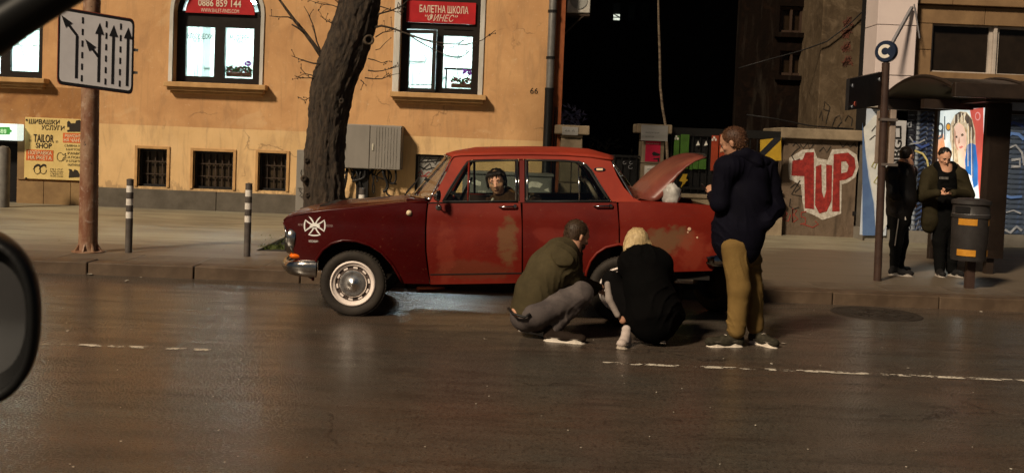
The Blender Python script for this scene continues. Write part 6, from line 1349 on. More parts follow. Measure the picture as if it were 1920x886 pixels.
# ---- wheels
tyre_m = M('worn tyre rubber', (.022, .018, .015), (.035, .028, .022), 12, .75, bs=.3, bscale=60); rimw = M('cream white rim paint', (.82, .72, .66), (.70, .60, .54), 8, .5); cap = M('hub cap chrome', (.86, .83, .80), (.7, .66, .62), 10, .27, 1.0)
def wheel(px, py, s, rim=True, spin=0):
    x, z = S(px, py, YNR + .02); R = .303; yo = CY - s * .70; a = (0, -s, 0); zc = max(R, z) if px > 900 else R
    g = G(); w_ = .08; g.lathe((x, yo, zc), a, [(R - .095, .035), (R - .085, .055), (R - .05, .068), (R - .02, .066), (R - .004, .05), (R, .03), (R - .001, 0), (R, -.03), (R - .004, -.05), (R - .02, -.07), (R - .09, -.06)], 56); wo_ = obj('wheel', g, tyre_m, car, smooth=45)
    g = G()
    for k in range(56):
        t = 2 * PI * k / 56
        for dd in (-.035, 0, .035):
            c_ = Vector((x + (R + .001) * math.cos(t), yo + dd, zc + (R + .001) * math.sin(t))); tt = Vector((-math.sin(t), 0, math.cos(t))); g.bar(c_ - tt * .011, c_ + tt * .011, .024, .006, up=(math.cos(t), 0, math.sin(t)))
    o_ = obj('tread', g, tyre_m, wo_); o_['kind'] = 'stuff'
    g = G(); g.lathe((x, yo, zc), a, [(R - .092, .05), (R - .098, .060), (R - .106, .062), (R - .112, .048), (R - .135, .040), (R - .142, .02)], 56); obj('rim', g, rimw, wo_, smooth=50)
    g = G(); g.lathe((x, yo, zc), a, [(R - .141, .03), (R - .15, .02), (.06, .018), (.001, .018)], 40); dsk = obj('wheel_disc', g, M('dark wheel disc', (.05, .035, .03), (.12, .09, .08), 10, .6), wo_)
    for k in range(10):
        t = 2 * PI * (k + .3) / 10; c_ = Vector((x + .148 * math.cos(t), yo - s * .026, zc + .148 * math.sin(t))); tt = Vector((-math.sin(t), 0, math.cos(t))); g = G(); g.bar(c_ - tt * .02, c_ + tt * .02, .016, .012, up=(0, 1, 0)); obj('rim_slot', g, rimw, wo_)
    g = G(); g.lathe((x, yo, zc), a, [(.128, .026), (.130, .036), (.122, .046), (.10, .050), (.092, .048), (.06, .056), (.03, .062), (.026, .066), (.001, .070)], 44); obj('hub_cap', g, cap, wo_, smooth=40)
    return wo_
wheel(661, 537, 1); wheel(661, 537, -1); wheel(1165, 543, 1); wheel(1165, 543, -1)
# ---- things round the car
sp0 = gr(1345, 582); ty = thing('spare_tyre', (sp0.x, sp0.y, 0), 'bare black tyre standing on the road behind the boot', 'tyre')
R = .30; dirn = Vector((-.80, -.60, .0)).normalized(); cen = Vector((sp0.x, sp0.y, R - .005)); axx = Vector((dirn.x, dirn.y, .16)).normalized()
g = G(); g.lathe(cen, axx, [(.175, .05), (.20, .085), (.25, .09), (.285, .078), (R, .05), (R, -.05), (.285, -.078), (.25, -.09), (.20, -.085), (.175, -.05), (.185, 0), (.175, .05)], 48); obj('tyre_carcass', g, tyre_m, ty, smooth=40)
g = G(); g.lathe(cen, axx, [(.176, -.04), (.165, -.02), (.10, -.01), (.03, .0), (.001, 0)], 32); obj('rim', g, M('dark rusty rim', (.03, .02, .016), (.05, .03, .02), 9, .6), ty, smooth=40)
bag = thing('plastic_bag', Vector((S(1255, 380, CY - .3)[0], CY - .3, ZB - .1)), 'crumpled white plastic bag in the open boot', 'bag')
c = Vector((S(1259, 366, CY - .60)[0], CY - .60, S(1259, 367, CY - .60)[1])); g = G(); rows = []
for i in range(15):
    th = PI * i / 14; rows.append([c + Vector((.085 * math.sin(th) * math.cos(a), .09 * math.sin(th) * math.sin(a), .115 * math.cos(th))) * (1 + .28 * noise.noise(Vector((math.cos(a) * 2.3, math.sin(a) * 2.3, th * 2.2)))) for a in [2 * PI * k / 24 for k in range(25)]])
g.grid(rows); obj('sack', g, M('white plastic film', (.48, .46, .43), (.28, .26, .24), 14, .35), bag, smooth=True)
rb_ = gr(808, 541, .02); g = G(); q = [gr(x, y, KZ * .0 + .006) for x, y in ((781, 541), (790, 538), (826, 537), (834, 542), (812, 545), (786, 545))]; g.ngon(q, (0, 0, .02)); o = obj('red_panel_scrap', g, M('orange red plastic', (.50, .10, .05), (.4, .08, .04), 8, .5), bevel=.004); props(o, 'flat piece of orange-red bodywork lying on the road under the front door', 'scrap')
# ================================================================== people: smooth distance-field bodies, meshed with surface nets
def surfnet(prims, h, fold=None, k=.02, pad=.05):
    """prims: ('c',A,B,ra,rb[,k]) tapered limb, ('f',A,B,ra,rb,axis,squash[,k]) flattened limb, ('e',C,(rx,ry,rz),R or None[,k]) ellipsoid"""
    bb = []
    for p in prims:
        if p[0] == 'e': r = max(p[2]) ; lo = np.array(p[1]) - r; hi = np.array(p[1]) + r
        else:
            A, B, r = np.array(p[1]), np.array(p[2]), max(p[3], p[4]); lo = np.minimum(A, B) - r; hi = np.maximum(A, B) + r
        bb.append((lo - pad, hi + pad))
    lo = np.min([b[0] for b in bb], 0); hi = np.max([b[1] for b in bb], 0); n = np.ceil((hi - lo) / h).astype(int) + 1
    D = np.full(n, .2, dtype=np.float32); ax = [lo[i] + h * np.arange(n[i]) for i in range(3)]
    for p, (b0, b1) in zip(prims, bb):
        i0 = np.maximum(0, ((b0 - lo) / h).astype(int)); i1 = np.minimum(n, np.ceil((b1 - lo) / h).astype(int) + 1)
        sl = tuple(slice(i0[i], i1[i]) for i in range(3))
        X, Y, Z = np.meshgrid(*[ax[i][sl[i]] for i in range(3)], indexing='ij')
        if p[0] == 'e':
            q = np.stack([X - p[1][0], Y - p[1][1], Z - p[1][2]], -1)
            if p[3] is not None: q = q @ np.array(p[3])          # columns of R are the local axes
            r = np.array(p[2]); k0 = np.linalg.norm(q / r, axis=-1); k1 = np.linalg.norm(q / (r * r), axis=-1) + 1e-9; d = k0 * (k0 - 1) / k1; kk = p[4] if len(p) > 4 else k
        else:
            A, B = np.array(p[1], float), np.array(p[2], float); P = np.stack([X - A[0], Y - A[1], Z - A[2]], -1); ab = B - A
            t = np.clip(P @ ab / max(1e-9, ab @ ab), 0, 1); v = P - t[..., None] * ab
            if p[0] == 'f':
                a_ = np.array(p[5], float); a_ /= np.linalg.norm(a_); v = v + (v @ a_)[..., None] * a_ * (p[6] - 1); kk = p[7] if len(p) > 7 else k
            else: kk = p[5] if len(p) > 5 else k
            d = np.linalg.norm(v, axis=-1) - (p[3] + (p[4] - p[3]) * t)
        o = D[sl]; hh = np.clip(.5 + .5 * (o - d) / kk, 0, 1); D[sl] = o * (1 - hh) + d * hh - kk * hh * (1 - hh)
    if fold:
        X, Y, Z = np.meshgrid(*ax, indexing='ij'); D = D + fold(X, Y, Z).astype(np.float32)
    S_ = D < 0; m = [S_[i:S_.shape[0] - 1 + i, j:S_.shape[1] - 1 + j, l:S_.shape[2] - 1 + l] for i in (0, 1) for j in (0, 1) for l in (0, 1)]
    any_ = np.logical_or.reduce(m); all_ = np.logical_and.reduce(m); act = any_ & ~all_
    idx = -np.ones(act.shape, int); idx[act] = np.arange(act.sum()); acc = np.zeros(act.shape + (3,), np.float32); cnt = np.zeros(act.shape, np.float32)
    for a in range(3):
        s0 = [slice(None)] * 3; s1 = [slice(None)] * 3; s0[a] = slice(0, -1); s1[a] = slice(1, None)
        d0, d1 = D[tuple(s0)], D[tuple(s1)]; cr_ = (d0 < 0) != (d1 < 0); t = np.where(cr_, d0 / np.where(cr_, d0 - d1, 1), 0)
        o1, o2 = [q for q in range(3) if q != a]
        for i in (0, 1):
            for j in (0, 1):
                s = [slice(None)] * 3; s[o1] = slice(i, D.shape[o1] - 1 + i); s[o2] = slice(j, D.shape[o2] - 1 + j); c_ = cr_[tuple(s)]; tt = t[tuple(s)]
                acc[..., a] += np.where(c_, tt, 0); acc[..., o1] += np.where(c_, i, 0); acc[..., o2] += np.where(c_, j, 0); cnt += c_
    I = np.argwhere(act); V = lo + h * (I + acc[act] / cnt[act][:, None]); F = []
    for a in range(3):
        s0 = [slice(None)] * 3; s1 = [slice(None)] * 3; s0[a] = slice(0, -1); s1[a] = slice(1, None)
        cr_ = S_[tuple(s0)] != S_[tuple(s1)]; E = np.argwhere(cr_); o1, o2 = (a + 1) % 3, (a + 2) % 3
        E = E[(E[:, o1] > 0) & (E[:, o2] > 0) & (E[:, o1] < D.shape[o1] - 1) & (E[:, o2] < D.shape[o2] - 1)]
        def g_(i, j): q = E.copy(); q[:, o1] -= i; q[:, o2] -= j; return idx[q[:, 0], q[:, 1], q[:, 2]]
        Q = np.stack([g_(1, 1), g_(0, 1), g_(0, 0), g_(1, 0)], 1); ins = S_[E[:, 0], E[:, 1], E[:, 2]]; Q[~ins] = Q[~ins][:, ::-1]; F.append(Q)
    F = np.concatenate(F); g = G(); g.v = [tuple(v) for v in V.tolist()]; g.f = [tuple(f) for f in F.tolist()]; return g
def folds(amp=.006, fr=26, dirv=(0, 0, 1), seed=0, wob=.5):
    """cloth creases: sharp narrow ridges that fade in and out, running across dirv"""
    dx, dy, dz = Vector(dirv).normalized()
    def fn(X, Y, Z):
        s = X * dx + Y * dy + Z * dz; w_ = np.sin(X * 7.3 + Y * 5 + seed) * .9 + np.sin(Y * 9 - Z * 6.1 + seed * 2) * .7 + np.sin(Z * 11 + X * 8 + seed) * .5
        r1 = 1 - np.abs(np.sin(s * fr * .55 + w_ * (2.2 + wob * 1.5))); r2 = 1 - np.abs(np.sin((s * .6 + X * .5 - Z * .35) * fr * 1.13 + w_ * 3.4 + X * 13 + 1.7))
        m1 = np.clip(np.sin(X * 8.1 + Z * 4 + seed * 3) + np.sin(Y * 7 + Z * 9.3 + seed) * .8, 0, 1.4); m2 = np.clip(np.sin(Z * 13 - X * 9 + seed * 5) + .3, 0, 1.2)
        return -amp * (1.25 * r1 ** 3 * m1 + .8 * r2 ** 3 * m2 - .3)
    return fn
def body(name, prims, mat, parent, h=.011, fold=None, k=.02, smooth=True, label=None): return obj(name, surfnet(prims, h, fold, k), mat, parent, smooth=smooth, label=label)
def tufts(o, n, L, mat, lean, seed=1, w=.003, zmin=-9):
    rnd = random.Random(seed); r = o.parent; O = ORG[r.name]; me = o.data; g = G(); nv = len(me.vertices); lean = Vector(lean)
    for k in range(n):
        v = me.vertices[rnd.randrange(nv)]; p = v.co + O; nn = v.normal; d = (nn * .55 + lean + Vector((rnd.uniform(-.3, .3), rnd.uniform(-.3, .3), rnd.uniform(-.3, .3)))).normalized(); x = d.cross(nn).normalized() * w; l = L * rnd.uniform(.5, 1.2); q = p - nn * .002
        g.add([q - x, q + x, q + d * l * .6 + x * .6, q + d * l * 1.0, q + d * l * .6 - x * .6], [(0, 1, 2, 3, 4)])
    t = obj('hair_tufts', g, mat, o); t['kind'] = 'stuff'
def V3(*a): return Vector(a)
def frame_of(f, u):   # local axes: x right, y forward, z up
    f = Vector(f).normalized(); u = Vector(u); r = f.cross(u).normalized(); u = r.cross(f).normalized(); return r, f, u
def Rm(r, f, u): return [[r[i], f[i], u[i]] for i in range(3)]
def head_prims(c, f, u, s=1.0):
    r, f, u = frame_of(f, u); R = Rm(r, f, u); P = lambda a, b, d: c + (r * a + f * b + u * d) * s
    return [('e', c + u * .02 * s, (.076 * s, .094 * s, .092 * s), R, .01), ('e', P(0, .028, -.045), (.056 * s, .066 * s, .062 * s), R, .02), ('e', P(0, .062, -.088), (.026 * s, .022 * s, .020 * s), R, .018),
            ('c', P(0, .088, .012), P(0, .112, -.028), .009 * s, .013 * s, .008), ('e', P(.018, .094, -.032), (.009 * s,) * 3, None, .006), ('e', P(-.018, .094, -.032), (.009 * s,) * 3, None, .006),
            ('e', P(0, .088, -.058), (.022 * s, .010 * s, .006 * s), R, .006), ('e', P(0, .085, -.068), (.018 * s, .010 * s, .007 * s), R, .006),
            ('e', P(.03, .082, .022), (.022 * s, .012 * s, .008 * s), R, .012), ('e', P(-.03, .082, .022), (.022 * s, .012 * s, .008 * s), R, .012),
            ('e', P(.045, .06, -.022), (.020 * s, .022 * s, .02 * s), R, .015), ('e', P(-.045, .06, -.022), (.020 * s, .022 * s, .02 * s), R, .015),
            ('e', P(.077, -.004, -.012), (.008 * s, .018 * s, .030 * s), R, .004), ('e', P(-.077, -.004, -.012), (.008 * s, .018 * s, .030 * s), R, .004), ('e', P(.084, -.012, -.004), (.005 * s, .014 * s, .02 * s), R, .003), ('e', P(-.084, -.012, -.004), (.005 * s, .014 * s, .02 * s), R, .003)], P, (r, f, u)
def face(c, f, u, parent, s=1.0, brow=True, smile=False, hairm=None):
    _, P, (r, f, u) = head_prims(c, f, u, s)
    ey = M('eye white', (.55, .50, .45)); ir = M('dark iris', (.02, .012, .008), None, 5, .2); lip = M('lips', (.24, .085, .06))
    for q in (1, -1):
        o = obj('eye', G().lathe(P(.030 * q, .0795, .003), f, [(.012 * s, -.006), (.011 * s, .002), (.007 * s, .006), (.001, .008)], 10), ey, parent, smooth=True)
        obj('iris', G().lathe(P(.030 * q, .0860, .003), f, [(.0055 * s, -.002), (.004 * s, .002), (.0005, .003)], 8), ir, o)
        g = G(); g.tube([P(.014 * q, .094, .021), P(.030 * q, .093, .027), P(.049 * q, .080, .021)], [.0045 * s, .005 * s, .003 * s], 6); obj('eyebrow', g, hairm or ir, parent, smooth=True)
        g = G(); g.tube([P(.018 * q, .088, .010), P(.030 * q, .0875, .013), P(.044 * q, .078, .008)], [.003 * s] * 3, 5); obj('eyelid', g, M('shaded lid skin', (.28, .14, .09)), parent, smooth=True)
    sm_ = .010 if smile else 0
    g = G(); g.tube([P(-.028, .080, -.061 + sm_), P(-.012, .093, -.063), P(0, .0955, -.0625), P(.012, .093, -.063), P(.028, .080, -.061 + sm_)], [.003 * s, .0055 * s, .0055 * s, .0055 * s, .003 * s], 6); obj('mouth', g, lip, parent, smooth=True)
def hand(wr, d, n, s=1.0, curl=.5, side=1):
    """wrist, direction of fingers, palm normal (towards the closing side); returns prims"""
    d = Vector(d).normalized(); n = Vector(n); n = (n - d * n.dot(d)).normalized(); x = d.cross(n) * side; out = []
    out.append(('f', wr + d * .02 * s, wr + d * .075 * s, .036 * s, .042 * s, n, 2.2, .012))
    for i, (L, off) in enumerate(((.070, -.030), (.079, -.010), (.073, .010), (.058, .029))):
        a = wr + d * .088 * s + x * off * s; d1 = (d * math.cos(curl * .8) + n * math.sin(curl * .8)); b = a + d1 * L * .45 * s; d2 = (d * math.cos(curl * 1.9) + n * math.sin(curl * 1.9)); c = b + d2 * L * .32 * s; d3 = (d * math.cos(curl * 2.7) + n * math.sin(curl * 2.7)); e = c + d3 * L * .25 * s
        out += [('c', a, b, .0095 * s, .0085 * s, .004), ('c', b, c, .0085 * s, .0078 * s, .003), ('c', c, e, .0078 * s, .0068 * s, .003)]
    a = wr + d * .03 * s - x * .034 * s; b = a + (d * .6 - x * .65 + n * .3).normalized() * .034 * s; c = b + (d * .85 - x * .1 + n * .5).normalized() * .030 * s
    out += [('c', a, b, .013 * s, .011 * s, .006), ('c', b, c, .011 * s, .0085 * s, .004)]; return out
def shoe(parent, heel, toe, upper, sole, s=1.0, up=(0, 0, 1), hi=.08, stripe=None, label=None):
    heel, toe = Vector(heel), Vector(toe); d = (toe - heel).normalized(); L = (toe - heel).length; u = Vector(up); u = (u - d * u.dot(d)).normalized(); x = d.cross(u)
    pr = [('f', heel + d * .03 + u * .045, heel + d * L * .55 + u * .045, .042 * s, .042 * s, u, .95, .02), ('f', heel + d * L * .45 + u * .04, toe - d * .036 + u * .040, .046 * s, .043 * s, u, 1.25, .02), ('c', heel + d * .045 + u * .06, heel + d * .05 + u * (.06 + hi * .6), .042 * s, .040 * s, .02), ('c', heel + d * .10 + u * .065, heel + d * .06 + u * .095, .034 * s, .036 * s, .02)]
    up_ = obj('shoe', surfnet(pr, .008, None, .02), upper, parent, smooth=True, label=label)
    out = [(-.005, .0), (.02, .036), (.08, .042), (L * .55, .036), (L * .78, .044), (L * .92, .034), (L - .002, .0), (L * .92, -.032), (L * .78, -.041), (L * .55, -.034), (.08, -.040), (.02, -.034)]
    g = G(); g.ngon([heel + d * a + x * b * s for a, b in out], u * .034 * s ** 2); obj('sole', g, sole, up_, bevel=.008)
    g = G()
    for k in range(4): q = heel + d * L * (.48 + .08 * k) + u * (.095 - k * .010); g.tube([q - x * .022, q + u * .004, q + x * .022], .003, 5, False)
    lo_ = obj('laces', g, stripe or sole, up_, smooth=True); lo_['kind'] = 'stuff'
    return up_
skin = M('skin', (.42, .225, .14), (.36, .18, .11), 8, .5, bs=.1, bscale=80); skin2 = M('ruddy skin', (.60, .33, .22), (.50, .26, .16), 8, .5)
def cloth(name, c, c2=None, rough=.85, bs=.25, sc_=180, s=4): return M(name, c, c2, s, rough, bs=bs, bscale=sc_, spec=.07)
def A(px, py, Y): return at(px, py, Y)
def hairmat(name, c, c2): return M(name, c, c2, 60, .45, bs=.6, bscale=90, stretch=(1, 1, .25))
# ------------------------------------------------------------------ 1. standing man in a navy hooded jacket
Y1 = 8.68
def man_standing():
    hips = A(1388, 455, Y1); r = thing('person', (hips.x, Y1, 0), 'tall man in navy hooded jacket and khaki trousers looking down behind the open boot', 'person')
    navy = cloth('navy jacket cloth', (.0045, .0042, .0095), (.0028, .0026, .006), .8, .25); kh = cloth('khaki trouser cloth', (.20, .125, .042), (.14, .085, .028), .85)
    hc = A(1375, 267, Y1 - .02); hf = Vector((-.80, .42, -.42)); hu = Vector((-.35, .15, 1))
    hp, P, (rr, ff, uu) = head_prims(hc, hf, hu, 1.12)
    fa1, fa2 = A(1381, 618, 8.60), A(1416, 612, 8.80); kn1, kn2 = A(1386, 540, 8.58), A(1410, 538, 8.80); h1, h2_ = A(1376, 462, 8.60), A(1402, 462, 8.78)
    neck = A(1392, 300, Y1); chest = A(1396, 345, Y1); waist = A(1388, 430, Y1)
    s1, s2 = A(1358, 314, Y1 - .10), A(1436, 318, Y1 + .10); e1, e2 = A(1350, 380, Y1 - .10), A(1450, 388, Y1 + .08)
    w1_, w2_ = A(1338, 368, Y1 + .16), A(1434, 414, Y1 - .10)
    hd = hand(A(1339, 364, Y1 + .14), (-.3, .55, .45), (.5, .3, -.6), 1.0, .7, 1)
    bp = hp + [('c', hc + Vector((.02, 0, -.04)), neck, .055, .06, .03), ('c', neck, waist, .10, .12, .05), ('c', s1, e1, .05, .045), ('c', e1, w1_, .04, .03), ('c', s2, e2, .05, .045), ('c', e2, w2_, .04, .03), ('c', waist, h1, .10, .09), ('c', waist, h2_, .10, .09), ('c', h1, kn1, .08, .055), ('c', kn1, fa1, .05, .035), ('c', h2_, kn2, .08, .055), ('c', kn2, fa2, .05, .035)] + hd
    b = body('body', bp, skin, r, .0095); face(hc, hf, hu, b, 1.12)
    # short hair and stubble
    sh_ = hairmat('short brown hair', (.075, .034, .018), (.045, .020, .011))
    body('hair', [('e', hc + uu * .034 - ff * .018, (.094, .109, .101), Rm(rr, ff, uu), .01), ('e', hc - ff * .048 - uu * .016, (.083, .066, .087), Rm(rr, ff, uu), .02)], sh_, r, .0085, None); tufts([c for c in r.children if c.name.startswith('hair')][0], 1500, .016, hairmat('short brown hair tips', (.15, .07, .035), (.06, .028, .015)), (.1, -.1, -.35))
    body('beard', [('e', hc + ff * .030 - uu * .058, (.056, .064, .045), Rm(rr, ff, uu), .01)], hairmat('reddish stubble', (.16, .075, .04), (.12, .055, .03)), r, .009)
    # jacket
    jk = [('f', A(1396, 335, Y1), A(1392, 375, Y1), .205, .215, (.25, 1, 0), 1.45, .05), ('f', A(1392, 375, Y1), A(1386, 436, Y1), .225, .222, (.25, 1, 0), 1.25, .05), ('f', A(1384, 430, Y1), A(1383, 450, Y1), .222, .212, (.25, 1, 0), 1.2, .03),
          ('f', s1 + V3(.05, 0, .0), s2 - V3(.05, 0, 0), .115, .115, (.2, 1, 0), 1.1, .06), ('c', s1, e1, .092, .086, .04), ('c', e1, w1_, .082, .060, .03), ('c', s2, e2, .105, .098, .05), ('c', e2, w2_, .092, .080, .05), ('c', neck + V3(0, 0, -.02), neck + V3(-.01, 0, .03), .105, .085, .04)]
    body('jacket', jk, navy, r, .0095, folds(.009, 34, (.45, .1, 1), 1, .9))
    body('hood', [('f', A(1404, 292, Y1 + .03), A(1432, 304, Y1 + .02), .070, .060, (0, .2, 1), 1.1, .04), ('f', A(1390, 286, Y1 - .04), A(1418, 306, Y1 - .08), .060, .055, (0, .2, 1), 1.0, .05), ('c', A(1412, 300, Y1 - .05), A(1418, 322, Y1 - .03), .070, .045, .05), ('c', A(1372, 294, Y1 - .06), A(1398, 288, Y1 - .09), .035, .05, .04)], navy, r, .0105, folds(.006, 30, (1, .2, .6), 3, .8))
    body('jacket_hem', [('f', A(1384, 452, Y1), A(1383.5, 458, Y1), .205, .20, (.25, 1, 0), 1.2, .03)], navy, r, .012)
    # trousers with wrinkles gathering at the ankle
    body('trousers', [('f', A(1386, 458, Y1), A(1386, 472, Y1), .150, .155, (.2, 1, 0), 1.45, .04), ('c', h1, kn1, .116, .100, .04), ('c', kn1, fa1, .100, .080, .03), ('c', h2_, kn2, .108, .092, .04), ('c', kn2, fa2, .092, .074, .03), ('c', fa1 + V3(0, 0, .05), fa1, .075, .064, .02), ('c', fa2 + V3(0, 0, .05), fa2, .070, .060, .02)], kh, r, .009, folds(.0105, 46, (.35, 0, 1), 2, 1.2))
    shm, som = cloth('dark patterned trainer', (.022, .019, .014), (.05, .044, .03), .7, .3, 60, 30), M('white chunky sole', (.72, .64, .54), (.56, .49, .41), 12, .6)
    g1 = gr(1398, 640); t1 = gr(1340, 650); g1.z = t1.z = .0; hl = V3(fa1.x + .06, fa1.y + .04, 0); d = (V3(-1, -.25, 0)).normalized(); shoe(r, hl, hl + d * .325, shm, som, 1.2)
    hl = V3(fa2.x - .02, fa2.y + .05, 0); shoe(r, hl, hl + V3(.55, -.85, 0).normalized() * .30, shm, som, 1.14)
    ph = thing('mobile_phone', w1_ + V3(-.06, .05, .03), 'dark mobile phone held by the man in the navy jacket', 'phone')
    R = Matrix.Rotation(math.radians(-35), 3, 'Y'); q = w1_ + V3(-.055, .06, .045); obj('handset', G().box(q.x - .005, q.x + .005, q.y - .035, q.y + .035, q.z - .07, q.z + .07, R), black_m, ph, bevel=.003)
man_standing()
# ------------------------------------------------------------------ 2. squatting man in an olive jumper
def man_squatting():
    Yc = 8.62; r = thing('person', (A(1020, 620, Yc).x, Yc, 0), 'bearded man in olive jumper and grey jeans squatting by the rear wheel', 'person')
    ol = cloth('olive jumper wool', (.074, .058, .030), (.048, .038, .020), .9, .4, 140); jn = cloth('grey washed jeans', (.115, .095, .088), (.060, .050, .049), .85, .3, 200, 6)
    hc = A(1082, 441, Yc + .10); hf = Vector((.86, .50, -.38)); hu = Vector((.30, .15, 1)); hp, P, (rr, ff, uu) = head_prims(hc, hf, hu, 1.10)
    nk = A(1068, 464, Yc + .06); ch = A(1042, 492, Yc); mid = A(1012, 530, Yc - .03); hip = A(992, 583, Yc)
    sL, sR = A(1032, 474, Yc - .16), A(1078, 488, Yc + .18); eR, wR = A(1078, 528, Yc + .10), A(1120, 538, Yc + .30)
    sN = A(1070, 485, Yc - .13); eN = A(1082, 528, Yc + .0); wN = A(1112, 545, Yc + .26)
    hpN, hpF = A(1006, 588, Yc - .12), A(1000, 582, Yc + .14); knN, knF = A(1092, 549, Yc - .12), A(1066, 548, Yc + .30); anN, anF = A(1042, 612, Yc - .08), A(992, 600, Yc + .20)
    b = body('body', hp + [('c', hc + Vector((-.02, 0, -.05)), nk, .055, .062, .03), ('c', nk, mid, .10, .11), ('c', mid, hip, .11, .12), ('c', sN, eN, .045, .04), ('c', eN, wN, .038, .028), ('c', sR, eR, .045, .04), ('c', eR, wR, .038, .028), ('c', hpN, knN, .075, .05), ('c', knN, anN, .048, .036), ('c', hpF, knF, .075, .05), ('c', knF, anF, .048, .036), ('e', A(975, 592, Yc), (.06, .09, .04), None, .03)] + hand(wN, (.7, .6, 0), (0, 0, -1), 1, .6, 1) + hand(wR, (.7, .5, 0), (0, 0, -1), 1, .6, -1), skin2, r, .0095)
    face(hc, hf, hu, b, 1.10)
    body('hair', [('e', hc + uu * .033 - ff * .024, (.093, .106, .099), Rm(rr, ff, uu), .01), ('e', hc - ff * .052 - uu * .02, (.082, .062, .084), Rm(rr, ff, uu), .02)], hairmat('cropped dark brown hair', (.050, .030, .017), (.036, .021, .012)), r, .0085, None); tufts([c for c in r.children if c.name.startswith('hair')][0], 1500, .013, hairmat('dark hair tips', (.07, .042, .024), (.03, .018, .01)), (-.1, -.1, -.35), 2)
    body('beard', [('e', hc + ff * .044 - uu * .070, (.064, .068, .056), Rm(rr, ff, uu), .01)], hairmat('dark beard', (.025, .014, .009), (.015, .009, .006)), r, .009)
    body('jumper', [('c', nk + V3(-.03, 0, -.03), nk + V3(.0, 0, .01), .10, .078, .04), ('f', A(1052, 480, Yc), A(1030, 508, Yc), .17, .195, (.75, 0, .65), 1.1, .07), ('f', A(1030, 508, Yc - .01), A(1005, 548, Yc), .19, .19, (.8, 0, .5), 1.12, .06), ('f', A(1005, 548, Yc), A(996, 572, Yc), .188, .180, (.9, 0, .2), 1.08, .05),
        ('c', A(1048, 474, Yc - .12), A(1054, 480, Yc - .13), .09, .09, .06), ('c', sN + V3(-.03, 0, 0), eN, .092, .075, .05), ('c', eN, wN, .070, .050, .03), ('c', A(1074, 478, Yc + .14), eR, .088, .07, .05), ('c', eR, wR, .068, .048, .03)], ol, r, .0105, folds(.0095, 40, (-.35, .25, 1), 11, 1.0))
    body('waistband', [('f', A(996, 574, Yc), A(992, 580, Yc), .170, .165, (.9, 0, .2), 1.05, .03)], ol, r, .012)
    body('lower_back', [('f', A(976, 587, Yc - .03), A(980, 594, Yc), .10, .10, (1, 0, .6), 1.4, .03)], skin2, r, .011)
    body('jeans', [('f', A(988, 594, Yc), A(1004, 592, Yc), .150, .148, (0, 0, 1), 1.15, .06), ('c', hpN, knN, .125, .094, .05), ('c', knN, anN, .088, .062, .03), ('c', hpF, knF, .120, .09, .05), ('c', knF, anF, .085, .06, .03)], jn, r, .0105, folds(.011, 40, (.8, 0, .7), 7, 1.0))
    g = G(); g.tube([A(953, 577, Yc - .12), A(962, 588, Yc - .19), A(984, 594, Yc - .24), A(994, 588, Yc - .25)], .012, 6); obj('belt', g, black_m, r, smooth=True)
    shm, som = cloth('dark brown suede trainer', (.030, .020, .015), (.018, .012, .009), .8, .3, 60), M('off white sole', (.66, .60, .52), (.5, .44, .37), 12, .6)
    hl = gr(1022, 630); hl.z = .0; hl.y = anN.y; tt = V3(hl.x + .33, hl.y - .07, 0); shoe(r, V3(hl.x - .01, hl.y, .0), tt, shm, som, 1.05, stripe=shm)
    hl = V3(anF.x - .08, anF.y - .05, .03); shoe(r, hl, hl + V3(.28, -.05, -.03), shm, som, 1.05, stripe=shm)
man_squatting()
